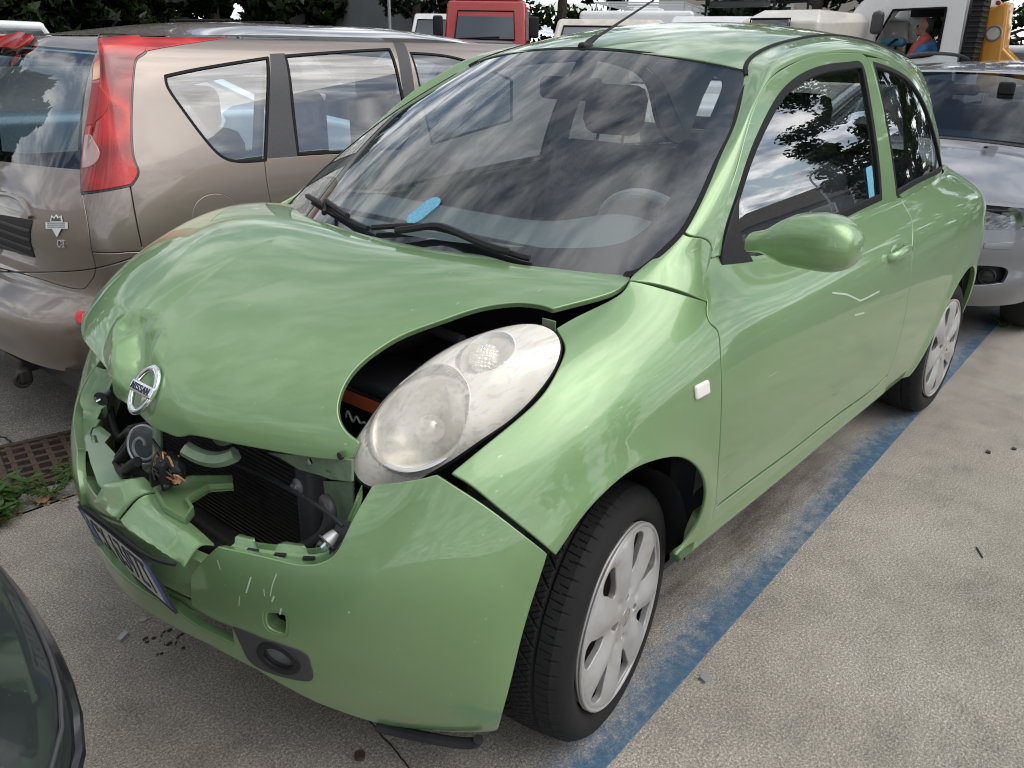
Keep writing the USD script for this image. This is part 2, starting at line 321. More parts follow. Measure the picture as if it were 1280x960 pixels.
simple('skin',(.42,.24,.17),.55)
simple('coral_cloth',(.60,.14,.13),.9)
simple('blue_cloth',(.06,.20,.45),.9)
simple('navy_cloth',(.03,.04,.08),.9)
simple('hair_dark',(.05,.04,.035),.7)
simple('brown_paper',(.25,.17,.09),.9)
simple('copper_wire',(.45,.24,.12),.5)
simple('grey_wall',(.22,.23,.24),.8,noise=.1,nscale=2)
simple('plaster',(.55,.50,.42),.85,noise=.12,nscale=1.5)
simple('dark_roof',(.05,.04,.035),.9)
simple('roof_tile',(.30,.13,.08),.85,noise=.3,nscale=6)
simple('galvanised',(.42,.43,.44),.45,metal=.7,noise=.1,nscale=8)
simple('rusted_white',(.60,.55,.48),.6,noise=.28,nscale=5)
simple('reflector_silver',(.86,.85,.82),.25,metal=1.0)
simple('scratch_white',(.42,.52,.38),.6)
carpaint('pale_blue_paint',(.42,.56,.62),metal=.3,rough=.4)
simple('fog_grey',(.20,.21,.21),.2,coat=.8)
simple('parcel_grey',(.25,.25,.25),.8)
simple('bark',(.07,.05,.035),.9,noise=.4,nscale=15)
glass('windscreen_glass',(.72,.81,.83),ior=1.60,dust=.004)
glass('side_glass',(.82,.89,.90),ior=2.3)
glass('mpv_glass',(.52,.58,.61),ior=1.75)
glass('dark_glass',(.25,.28,.28),ior=1.6)
glass('van_glass',(.20,.24,.27),ior=1.42)
simple('pink_lens',(.42,.26,.24),.2,coat=.6)
glass('bulb_glass',(.95,.95,.95),ior=1.5)
def lamp_mat(name,lo,hi):
    mat(name,{'t':('transparent_bsdf',{'color':(.98,.95,.90)}),'gl':('glossy_bsdf',{'color':(1,1,1),'roughness':.10}),'w':('layer_weight',{'blend':.5}),'w5':('math',{'math_type':'power','value2':5.0}),'f':('math',{'math_type':'multiply_add','value2':.94,'value3':.06,'use_clamp':True}),
  'd':('diffuse_bsdf',{}),'tr':('translucent_bsdf',{'color':(.95,.92,.86)}),'dm':('mix_closure',{'fac':.15}),'g':('geometry',{}),'dn':('noise_texture',{'scale':9.0,'detail':5.0,'roughness':.65}),
  'mp':('mapping',{'rotation':(0,0,.85),'scale':(8,110,110)}),'sn':('noise_texture',{'scale':1.0,'detail':2.0}),'sr':('rgb_ramp',{'ramp':[(.30,(.80,.74,.64)),(.5,(.97,.93,.86)),(.68,(.98,.90,.74))]}),
  'dr':('rgb_ramp',{'ramp':[(.28,(lo,)*3),(.72,(hi,)*3)]}),'m2':('mix_closure',{}),'m':('mix_closure',{})},
  [('g.position','dn.vector'),('g.position','mp.vector'),('mp.vector','sn.vector'),('sn.fac','sr.fac'),('sr.color','d.color'),('dn.fac','dr.fac'),('dr.color','m2.fac'),('d.BSDF','dm.closure1'),('tr.BSDF','dm.closure2'),('t.BSDF','m2.closure1'),('dm.closure','m2.closure2'),('w.facing','w5.value1'),('w5.value','f.value1'),('f.value','m.fac'),('m2.closure','m.closure1'),('gl.BSDF','m.closure2')],surface='m.closure')
lamp_mat('lamp_lens',.78,.93); lamp_mat('lamp_lens_clear',.30,.62)
mat('red_lens',{'g':('geometry',{}),'n':('noise_texture',{'scale':5.0,'detail':1.0,'distortion':.6}),'r':('rgb_ramp',{'ramp':[(.34,(.16,.003,.003)),(.5,(.42,.008,.007)),(.62,(.58,.02,.014)),(.75,(.30,.006,.006))]}),'v':('voronoi_texture',{'scale':130.0}),'b':('bump',{'strength':.08,'distance':.002}),'p':('principled_bsdf',{'roughness':.18,'coat_weight':.6,'coat_roughness':.02})},
  [('g.position','n.vector'),('n.fac','r.fac'),('r.color','p.base_color'),('g.position','v.vector'),('v.distance','b.height'),('b.normal','p.normal')])
mat('leaf_dark',{'oi':('geometry',{}),'w':('white_noise_texture',{'dimensions':'1D'}),'r':('rgb_ramp',{'ramp':[(0,(.012,.028,.010)),(.5,(.022,.045,.014)),(1,(.040,.070,.022))]}),
  'd':('principled_bsdf',{'roughness':.6}),'tr':('translucent_bsdf',{'color':(.05,.10,.02)}),'m':('mix_closure',{'fac':.25})},
  [('oi.random_per_island','w.w'),('w.value','r.fac'),('r.color','d.base_color'),('d.BSDF','m.closure1'),('tr.BSDF','m.closure2')],surface='m.closure')
mat('weed_leaf',{'oi':('geometry',{}),'r':('rgb_ramp',{'ramp':[(0,(.05,.11,.02)),(1,(.14,.25,.05))]}),'d':('principled_bsdf',{'roughness':.5}),'tr':('translucent_bsdf',{'color':(.2,.35,.06)}),'m':('mix_closure',{'fac':.3})},
  [('oi.random_per_island','r.fac'),('r.color','d.base_color'),('d.BSDF','m.closure1'),('tr.BSDF','m.closure2')],surface='m.closure')
# ---------------------------------------------------------------- building kit
USED={}; BASE={}
def numbered(parent,name):
    k=(parent,name); n=USED.get(k,0); USED[k]=n+1
    return f'{parent}/{name}' if n==0 else f'{parent}/{name}_{n:03d}'
def tag(prim,label=None,cat=None,group=None,kind=None):
    for k,v in (('label',label),('category',cat),('group',group),('kind',kind)):
        if v: prim.SetCustomDataByKey(k,v)
    return prim
def thing(name,label,cat,loc=(0,0,0),group=None,rotz=0,spin=0):
    path=numbered('/World',name); x=UsdGeom.Xform.Define(stage,path); x.AddTranslateOp().Set(Gf.Vec3d(*map(float,loc)))
    if rotz: x.AddRotateZOp().Set(float(rotz))
    if spin: x.AddRotateZOp().Set(float(spin))          # turns the finished thing about its base
    BASE[path]=(np.array(loc,float),math.radians(rotz),False); tag(x.GetPrim(),label,cat,group); return path
def local(path):
    """a thing whose parts are given in its own coordinates"""
    BASE[path]=(np.zeros(3),0,True); return path
def _write(path,v,f,n,material):
    m=UsdGeom.Mesh.Define(stage,path)
    m.CreatePointsAttr(Vt.Vec3fArray.FromNumpy(np.ascontiguousarray(v,np.float32))); m.CreateFaceVertexCountsAttr(Vt.IntArray.FromNumpy(np.full(len(f),3,np.int32)))
    m.CreateFaceVertexIndicesAttr(Vt.IntArray.FromNumpy(np.ascontiguousarray(f,np.int32).ravel())); m.CreateSubdivisionSchemeAttr('none')
    if n is not None: m.CreateNormalsAttr(Vt.Vec3fArray.FromNumpy(np.ascontiguousarray(n,np.float32))); m.SetNormalsInterpolation('vertex')
    if material: UsdShade.MaterialBindingAPI.Apply(m.GetPrim()).Bind(MATS[material])
    return m.GetPrim()
def part(name,mesh,material,parent=None,smooth=35,label=None):
    """one Mesh prim; the mesh is in world coordinates unless its thing is local()"""
    if isinstance(mesh,M): v,f,n=mesh.arr()
    else:
        if not isinstance(mesh,trimesh.Trimesh):
            a=meshkit.arrays(mesh,False); mesh=trimesh.Trimesh(a[0],a[1],process=False)
        v,f,n=M().tm(mesh,smooth).arr()
    p=parent or '/World'; root='/'.join(p.split('/')[:3])
    if root in BASE:
        b,rz,loc=BASE[root]
        if not loc:
            v=v-b
            if rz: c,s=math.cos(-rz),math.sin(-rz); R=np.array([[c,-s,0],[s,c,0],[0,0,1]]); v=v@R.T; n=n@R.T
    path=numbered(p,name); pr=_write(path,v,f,n,material)
    if label: pr.SetCustomDataByKey('label',label)
    return path
def single(name,mesh,material,label,cat,group=None,kind=None,smooth=35):
    p=part(name,mesh,material,None,smooth); tag(stage.GetPrimAtPath(p),label,cat,group,kind); return p
def join(*ms): return trimesh.util.concatenate([m for m in ms])
def tri(man):
    a=man.to_mesh(); return trimesh.Trimesh(a.vert_properties[:,:3],a.tri_verts,process=False)
def rbox(size,c=(0,0,0),r=.01,seg=8,rot=None):
    """box with rounded edges"""
    sx,sy,sz=[max(s/2-r,1e-4) for s in size]
    s=manifold3d.Manifold.sphere(r,seg)
    man=manifold3d.Manifold.batch_hull([s.translate((x,y,z)) for x in (-sx,sx) for y in (-sy,sy) for z in (-sz,sz)])
    t=tri(man)
    if rot is not None: t.apply_transform(rot)
    t.apply_translation(c); return t
def bx(size,c=(0,0,0),rot=None):
    t=trimesh.creation.box(size)
    if rot is not None: t.apply_transform(rot)
    t.apply_translation(c); return t
def span(a,b): a=np.array(a,float);b=np.array(b,float); return bx(np.abs(b-a),(a+b)/2)
def rot(ax,deg): return trimesh.transformations.rotation_matrix(math.radians(deg),{'x':(1,0,0),'y':(0,1,0),'z':(0,0,1)}.get(ax,ax))
def curve(pts,n=8,closed=False):
    P=np.array(pts,float)
    if len(P)<3: return P
    d=np.r_[0,np.cumsum(np.linalg.norm(np.diff(P,axis=0),axis=1)**.5+1e-9)]
    return CubicSpline(d,P)(np.linspace(0,d[-1],n*(len(P)-1)+1))
def tube(pts,r,seg=10,cap=True,closed=False):
    """pipe along 3-D points; r a number or one per point"""
    P=np.array(pts,float); N=len(P); r=np.broadcast_to(np.asarray(r,float),(N,))
    T=np.gradient(P,axis=0) if not closed else np.roll(P,-1,0)-np.roll(P,1,0)
    T/=np.linalg.norm(T,axis=1,keepdims=True)+1e-12
    a=np.array([0,0,1.0]) if abs(T[0][2])<.9 else np.array([1.0,0,0]); u=np.cross(T[0],a); u/=np.linalg.norm(u); U=[u]
    for i in range(1,N):
        u=U[-1]-T[i]*(U[-1]@T[i]); u/=np.linalg.norm(u)+1e-12; U.append(u)
    U=np.array(U); W=np.cross(T,U); th=np.arange(seg)/seg*2*np.pi
    v=(P[:,None]+r[:,None,None]*(np.cos(th)[None,:,None]*U[:,None]+np.sin(th)[None,:,None]*W[:,None])).reshape(-1,3); f=[]
    for i in range(N if closed else N-1):
        k=(i+1)%N
        for j in range(seg):
            q=(j+1)%seg; f+=[(i*seg+j,i*seg+q,k*seg+q),(i*seg+j,k*seg+q,k*seg+j)]
    if cap and not closed:
        v=np.vstack([v,P[:1],P[-1:]]); 
        for j in range(seg): q=(j+1)%seg; f+=[(N*seg,q,j),(N*seg+1,(N-1)*seg+j,(N-1)*seg+q)]
    return trimesh.Trimesh(v,f,process=False)
def lathe(prof,seg=48,axis='y',c=(0,0,0)):
    """revolve (r, h) profile about an axis"""
    m=trimesh.creation.revolve(np.array(prof,float),sections=seg)
    if axis=='y': m.apply_transform(rot('x',-90))
    if axis=='x': m.apply_transform(rot('y',90))
    m.apply_translation(c); return m
def prism(poly,h,T=None):
    """extrude a shapely polygon by h along +z, then place by the matrix T"""
    gs=[g for g in getattr(poly,'geoms',[poly]) if g.geom_type=='Polygon']
    m=trimesh.util.concatenate([trimesh.creation.extrude_polygon(g,h,engine='earcut') for g in gs])
    if T is not None: m.apply_transform(T)
    return m
def frame(o,x,y):
    x=np.array(x,float);x/=np.linalg.norm(x);y=np.array(y,float);y=y-x*(x@y);y/=np.linalg.norm(y)
    T=np.eye(4);T[:3,0]=x;T[:3,1]=y;T[:3,2]=np.cross(x,y);T[:3,3]=o;return T
def gridmesh(P,flip=False,n=None,two=False):
    """M from a grid of points (a,b,3)"""
    a,b=P.shape[:2]; I=np.arange(a*b).reshape(a,b); f=np.vstack([np.stack([I[:-1,:-1].ravel(),I[1:,:-1].ravel(),I[1:,1:].ravel()],1),np.stack([I[:-1,:-1].ravel(),I[1:,1:].ravel(),I[:-1,1:].ravel()],1)])
    du=np.gradient(P,axis=0);dv=np.gradient(P,axis=1);n=np.cross(du,dv);n/=np.linalg.norm(n,axis=-1,keepdims=True)+1e-12
    if flip: f=f[:,::-1];n=-n
    return M().add(P.reshape(-1,3),f,n.reshape(-1,3))
def ring_poly(poly,w): return poly.difference(poly.buffer(-w))
D = {
'hood': [(1.3258,-0.0006,1),(1.3399,0.0261),(1.3449,0.0585),(1.3449,0.091),(1.3232,0.1458),(1.2875,0.2036,1),(1.2637,0.1993),(1.2383,0.2021),(1.2152,0.2104),(1.1668,0.2498),(1.1278,0.3073),(1.0871,0.3712),(1.0655,0.4322),(1.0533,0.495),(1.0528,0.5487),(1.063,0.6032),(1.0778,0.636),(1.0972,0.6584),(1.1241,0.6746,1),(1.1124,0.7205,1),(1.0512,0.7291),(0.9992,0.7311),(0.9319,0.7307),(0.8499,0.7308),(0.8202,0.7308),(0.7915,0.7336,1),(0.77,0.7428),(0.7509,0.7428,1),(0.7015,0.7393),(0.6377,0.7305),(0.5673,0.7274,1),(0.5608,0.7182,1),(0.5561,0.6887,1),(0.5098,0.6867),(0.4298,0.679),(0.06,0.6388),(0.03,0.5348),(0.012,0.3714),(0.01,0.1857),(0.0948,0.0161,1),(0.2861,0.0517),(0.4144,0.0552),(0.5174,0.0384),(0.6283,0.0341),(0.7547,0.0301),(0.9216,0.0337),(1.0008,0.0157),(1.1053,0.0459),(1.1864,0.0356),(1.2584,0.0233)],
'dent': [[0.4357,0.587,0.0],[0.4646,0.5594,0.004],[0.4946,0.5403,0.005],[0.5624,0.5612,0.006],[0.6177,0.5925,0.01],[0.6631,0.612,0.003],[0.6874,0.6333,0.002],[0.4825,0.5907,-0.014],[0.5132,0.5675,-0.018],[0.575,0.5826,-0.016],[0.5707,0.6186,-0.034],[0.5961,0.6121,-0.024],[0.5908,0.6545,-0.034],[0.639,0.6473,-0.02],[0.5995,0.7024,-0.026],[0.6454,0.7152,-0.02],[0.6679,0.696,-0.012],[0.7016,0.7142,-0.004],[0.4605,0.6007,0.008],[0.5149,0.6302,0.012],[0.5553,0.6836,0.002],[0.5424,0.6605,0.01],[0.4561,0.6628,-0.014],[0.5015,0.6826,-0.016],[0.3309,0.6455,0],[0.3929,0.5635,0.002],[0.3728,0.5342,0],[0.6379,0.5692,0.002],[0.2768,0.5884,0.002],[0.5443,0.5293,0],[0.5864,0.546,0.001]],
'fender': [(0.0498,0.6905,1),(0.1171,0.6861),(0.2024,0.6704),(0.2741,0.6667),(0.3431,0.6884),(0.3673,0.7044),(0.3986,0.7484,1),(0.4584,0.7445),(0.5123,0.7394),(0.5705,0.7384),(0.6047,0.7462),(0.6239,0.7545,1),(0.6768,0.7043),(0.7616,0.6526,1),(0.7386,0.6254),(0.7363,0.5987),(0.7491,0.5793),(0.7351,0.5301),(0.7246,0.4764),(0.7219,0.4035),(0.7432,0.2326),(0.756,0.1507,1),(0.7558,0.1076),(0.754,0.074,1),(0.6075,0.0633,1),(0.6765,0.1043),(0.6884,0.1682),(0.6734,0.2282),(0.6381,0.2783),(0.5792,0.3224),(0.5202,0.3529),(0.4327,0.386),(0.3444,0.4122),(0.2397,0.4218),(0.178,0.4125),(0.1192,0.3856,1),(0.1172,0.3873,1),(0.0857,0.4574),(0.0502,0.5761)],
'door_front': [(0.7616,0.6526),(0.7386,0.6254),(0.7363,0.5987),(0.7491,0.5793),(0.7351,0.5301),(0.7246,0.4764),(0.7219,0.4035),(0.7432,0.2326),(0.7587,0.1497)],
'door_bottom': [(0.7587,0.1497),(1.0292,0.1518),(1.2916,0.1445),(1.5953,0.1408),(1.8932,0.1278),(2.0341,0.1442)],
'door_rear': [(2.0341,0.1442),(2.0235,0.259),(2.0086,0.392),(2.0174,0.5119),(2.048,0.581),(2.1405,0.6613),(2.1758,0.7301)],
'arch_rear': [(3.1271,0.3245),(2.87,0.3851),(2.7448,0.3824),(2.6196,0.331),(2.4976,0.2508),(2.3546,0.1753),(2.2136,0.1219),(2.1305,0.0763)],
'frame_front': [(-0.403,1.0102),(-0.412,1.0232),(-0.5198,1.1475),(-0.5598,1.1813),(-0.6437,1.2545),(-0.7423,1.3271),(-0.8658,1.3864),(-0.9992,1.4185),(-1.2089,1.4474),(-1.4533,1.4575),(-1.6035,1.4561,1),(-1.6529,1.4323),(-1.6578,1.3548),(-1.6601,1.215),(-1.669,1.0891),(-1.6863,1.0233)],
'glass_door': [(-0.4474,0.9665,1),(-0.4686,1.0457),(-0.5368,1.1186),(-0.6342,1.2003),(-0.7382,1.2674),(-0.8591,1.3286),(-0.9713,1.3688),(-1.1298,1.4012),(-1.3218,1.4192),(-1.4969,1.4254),(-1.574,1.4181),(-1.569,1.3637),(-1.5419,1.2337),(-1.5284,1.0203,1),(-1.2332,1.0075),(-0.881,0.985),(-0.6367,0.9726)],
'glass_quarter': [(-1.6832,1.425,1),(-1.8723,1.4015),(-2.0534,1.357),(-2.182,1.282),(-2.2804,1.1773),(-2.4096,1.0625),(-2.5165,1.0232,1),(-1.9477,1.0334),(-1.6771,1.0165,1),(-1.6631,1.1401),(-1.669,1.3008)],
'ws': [(0.9373,-0.0055,1),(0.9603,0.0107),(0.9882,0.0604),(1.0117,0.1143),(1.0276,0.1599),(1.038,0.243),(1.0417,0.3447),(1.0408,0.4985),(1.039,0.6516),(1.0035,0.8457),(0.9743,0.9615),(0.9441,0.9873),(0.8995,0.9917),(0.7347,0.9664),(0.456,0.9428),(-0.0128,0.9202),(-1.0014,1.0169)],
'ws_edge': [(-0.2634,0.6439,1.033),(-0.3428,0.6552,1.078),(-0.4647,0.6372,1.1586),(-0.5636,0.6143,1.2211),(-0.6649,0.591,1.2783),(-0.7892,0.5435,1.3476),(-0.8779,0.5045,1.3958)],
'roof_edge': [(-0.9432,0.4705,1.4268),(-1.0401,0.451,1.4514),(-1.1675,0.4418,1.4738),(-1.3522,0.4374,1.4942),(-1.5752,0.424,1.5075)],
'fender_top': [(-0.1122,0.6471,0.9752),(-0.1624,0.6422,0.9975)],
'bump_top': [(1.7524,0.5551,1),(1.7294,0.5529),(1.6773,0.5555),(1.6062,0.5676,1),(1.5874,0.5314),(1.5724,0.4976),(1.5573,0.4548),(1.5418,0.4279),(1.5134,0.41),(1.4757,0.4031),(1.4276,0.4044),(1.3599,0.4043),(1.3094,0.4022,1),(1.2884,0.3724),(1.2601,0.3355,1),(1.251,0.3239,1),(1.2368,0.2473,1),(1.2736,0.2376),(1.3361,0.2328)],
'bump_seam': [(1.7524,0.5551),(1.8122,0.5153),(1.8634,0.4735),(1.9197,0.4291)],
'bump_arch': [(1.9195,0.4305),(1.9091,0.3823),(1.8921,0.3003),(1.8712,0.1996),(1.8561,0.101),(1.8503,0.0143)],
'bump_bot': [(1.8503,0.0143),(1.8209,-0.0383),(1.7871,0.0061),(1.7004,-0.0182),(1.6076,0.0205),(1.5307,0.0529),(1.4762,0.0737),(1.4238,0.1012),(1.3612,0.1312)],
'slot_low': [(1.3269,0.1813),(1.2613,0.1862),(1.2143,0.1959),(1.1715,0.2134)],
'fog': [(1.3364,0.234,1),(1.3636,0.2347),(1.406,0.229),(1.4695,0.2227),(1.4931,0.2134),(1.4961,0.1897),(1.4954,0.1645,1),(1.4863,0.1425),(1.4602,0.1344,1),(1.4047,0.1317),(1.3592,0.1412),(1.348,0.1581),(1.3451,0.1843)],
'fog_lamp': [(1.3925,0.1956),(1.4187,0.217),(1.4478,0.2121),(1.466,0.191),(1.4625,0.1692),(1.4363,0.1524),(1.4063,0.1568),(1.39,0.1739)],
'tow_hole': [(1.416,0.2947),(1.4347,0.3033),(1.4604,0.3038),(1.4678,0.2933),(1.4627,0.2523),(1.4506,0.243),(1.4217,0.2479),(1.4118,0.2642)],
'flap': [[0.725,-0.079,0.554],[0.735,0.116,0.571],[0.735,0.24,0.572],[0.73,0.296,0.564],[0.665,0.298,0.577],[0.66,0.181,0.586],[0.65,0.085,0.589],[0.655,0.019,0.613],[0.68,-0.042,0.591]],
'clip': [[0.509,0.451,0.59],[0.562,0.445,0.59],[0.575,0.379,0.59],[0.57,0.351,0.59],[0.599,0.336,0.59],[0.605,0.304,0.59],[0.603,0.276,0.59],[0.627,0.271,0.59],[0.638,0.237,0.59],[0.638,0.197,0.59],[0.637,0.171,0.59],[0.594,0.163,0.59],[0.523,0.162,0.59]],
'lamp': [[0.4296,0.425,0.7375],[0.4411,0.435,0.7179],[0.4417,0.45,0.691],[0.4322,0.475,0.6766],[0.4125,0.505,0.6763],[0.3889,0.54,0.6883],[0.3634,0.575,0.7156],[0.3377,0.615,0.7514],[0.3071,0.645,0.7848],[0.2647,0.662,0.8064],[0.219,0.675,0.8327],[0.1674,0.682,0.8677],[0.1165,0.675,0.9071],[0.0958,0.66,0.9259],[0.0837,0.63,0.9406],[0.092,0.6,0.9474],[0.123,0.56,0.9441],[0.1667,0.525,0.9317],[0.2152,0.495,0.9134],[0.2631,0.465,0.8836],[0.3094,0.445,0.8512],[0.3535,0.43,0.8149],[0.3958,0.425,0.7748]],
'repeater': [0.6335,0.4713],
'handle': [1.88,0.5619],
'emblem': [0.6606,0.6753],
'plate': [[0.688,-0.26,0.455],[0.757,0.235,0.559],[0.745,0.235,0.443],[0.661,-0.25,0.335]],
'hose1': [[0.5,-0.4802,0.5775],[0.52,-0.4277,0.5552],[0.54,-0.3663,0.5486],[0.56,-0.2855,0.5775],[0.58,-0.1817,0.6365],[0.6,-0.1263,0.6474],[0.615,-0.1418,0.6083],[0.63,-0.1672,0.5752],[0.64,-0.1308,0.576],[0.65,-0.0619,0.6103],[0.65,-0.0088,0.6442]],
'hose2': [[0.545,-0.3297,0.5513],[0.575,-0.2039,0.6115],[0.6,-0.1635,0.6135],[0.615,-0.1962,0.5715],[0.625,-0.2043,0.5438],[0.64,-0.1457,0.5546],[0.65,-0.0751,0.5921]],
'hose3': [[0.575,-0.1965,0.6341],[0.58,-0.1286,0.6632],[0.58,-0.0796,0.6825]],
'horn': [0.615,-0.0426,0.6591],
'wad': [0.63,0.0726,0.6449],
'wirecable': [[0.46,-0.0709,0.5606],[0.48,0.0962,0.6064],[0.5,0.2495,0.6356],[0.52,0.3869,0.6563],[0.53,0.4736,0.6606],[0.53,0.5142,0.6503]],
'pipe': [[0.475,0.3865,0.6336],[0.48,0.4112,0.617],[0.48,0.3935,0.5701],[0.48,0.3551,0.5278],[0.47,0.2896,0.4792]],
'bulb_l': [[0.53,0.4938,0.63],[0.55,0.4901,0.6158],[0.565,0.4796,0.598]],
'bulb_r': [[0.5,-0.4672,0.6258],[0.53,-0.4479,0.6208],[0.55,-0.4556,0.6118]],
'bracket': [[0.46,0.1798,0.6584],[0.46,0.2232,0.6622],[0.465,0.2902,0.6583],[0.47,0.3589,0.6708],[0.47,0.392,0.6741],[0.46,0.4585,0.6929],[0.46,0.4627,0.7399],[0.46,0.3499,0.7076]],
'side_plate': [[0.44,0.3357,0.6377],[0.44,0.4321,0.6733],[0.44,0.426,0.6053],[0.44,0.3833,0.5511],[0.44,0.3463,0.5205]],
'bolt': [0.45,0.2621,0.6051],
'mirror_base': [(-0.5573,1.1327,1),(-0.515,1.0976),(-0.4686,1.0457),(-0.447,1.0088),(-0.4407,0.9805),(-0.4564,0.9557,1),(-0.5113,0.9498),(-0.6111,0.9515,1),(-0.5744,0.9925),(-0.5456,1.0347),(-0.5375,1.082)],
'tear': [[0.73,0.0581,0.5578]],
'wiper1': [[-0.1598,-0.471,1.0327],[-0.1209,-0.3771,1.0352],[-0.0785,-0.261,1.0333],[-0.0385,-0.1277,1.0251],[-0.0229,-0.0369,1.0199]],
'wiper1arm': [[-0.0477,-0.2366,1.0171],[-0.0913,-0.2841,1.0373],[-0.0385,-0.1277,1.0251]],
'wiper2': [[-0.0269,-0.0262,1.0229],[-0.0511,0.0714,1.0375],[-0.0715,0.1753,1.042],[-0.0776,0.2866,1.0277],[-0.0899,0.3861,1.0122],[-0.1,0.4247,1.0079]],
'wiper2arm': [[-0.0228,0.0729,1.0185],[-0.0613,0.1585,1.0372],[-0.0679,0.1922,1.0374],[-0.0696,0.2941,1.0209],[-0.0826,0.3805,1.0089]],
'sticker': [-0.1116,0.0684,1.078],
'sticker_ax': [[-0.0727,0.0601,1.0525],[-0.1499,0.0807,1.1025]],
'door_sticker': [(-1.4296,1.1177,1),(-1.4737,1.1211,1),(-1.4704,1.0293,1),(-1.434,1.0285,1)],
'door_scratch': [[(1.3516,0.548),(1.4478,0.5243),(1.5484,0.4877)],[(1.5484,0.4877),(1.6065,0.4854),(1.7081,0.4844)],[(1.5079,0.4577),(1.5862,0.4482)]],
'bump_scratch': [[(1.3908,0.3603),(1.3868,0.3428),(1.3818,0.3247)],[(1.4185,0.3428),(1.4205,0.3285)],[(1.4413,0.3788),(1.4355,0.3567),(1.4318,0.3314)],[(1.4398,0.3334),(1.4351,0.3205)],[(1.3148,0.3749),(1.324,0.3569)],[(1.3674,0.3138),(1.3637,0.2918)],[(1.4542,0.3118),(1.4505,0.297)]],
'shelf_fill': [[0.6237,-0.3406,0.58],[0.6695,-0.2081,0.58],[0.7003,-0.1047,0.58],[0.7093,-0.0481,0.58],[0.6734,-0.0596,0.58],[0.6394,-0.0646,0.58],[0.6212,-0.1612,0.58],[0.6118,-0.2157,0.58],[0.6019,-0.285,0.58],[0.5718,-0.3169,0.58],[0.5669,-0.3994,0.58]],
'tray': [[0.6816,0.1475,0.6],[0.6762,0.2194,0.6],[0.6419,0.1911,0.6],[0.63,0.1489,0.6],[0.5745,0.1324,0.6],[0.5377,0.1626,0.6],[0.5199,0.131,0.6],[0.5571,0.0904,0.6],[0.5774,0.0682,0.6],[0.616,0.0568,0.6],[0.658,0.0607,0.6]],
'chin': [[0.5127,0.5542,0.2],[0.4779,0.6093,0.19],[0.4472,0.6683,0.19],[0.4133,0.7185,0.19],[0.4064,0.7334,0.205]],
}
# ---- taupe car: columns run along its right side from the front, round the corner and across the rear; rows go up
_zr=[.28,.42,.50,.53,.56,.75,.95,1.20,1.40,1.475]
def _ncol(px,py,dx,dy):
    """side offset profile (inwards, m) blended with the rear profile by the column's direction (dx towards +x, dy towards +y)"""
    sidep=[.045,.01,.0,.0,.0,.0,.03,.105,.185,.255]; rearp=[.03,.0,.003,.035,.11,.13,.19,.36,.52,.62]
    s=abs(dy)+abs(dx)
    return [(px-dx*rr,py-dy*ss,z) for z,ss,rr in zip(_zr,sidep,rearp)]
NOTE=[_ncol(x,-1.385+.0*x,0,1) for x in (-4.0,-3.3,-2.4,-1.6,-1.0,-.55,-.30)]+[_ncol(-.12,-1.392,.12,1),_ncol(.03,-1.412,.3,.97),_ncol(.14,-1.455,.55,.85),_ncol(.215,-1.53,.8,.6),_ncol(.265,-1.65,.93,.35),_ncol(.295,-1.85,.98,.15),_ncol(.31,-2.235,1,0),_ncol(.295,-2.62,.98,-.15),_ncol(.265,-2.82,.93,-.35),_ncol(.14,-3.015,.55,-.85),_ncol(-.12,-3.078,.12,-1),_ncol(-1.0,-3.085,0,-1)]
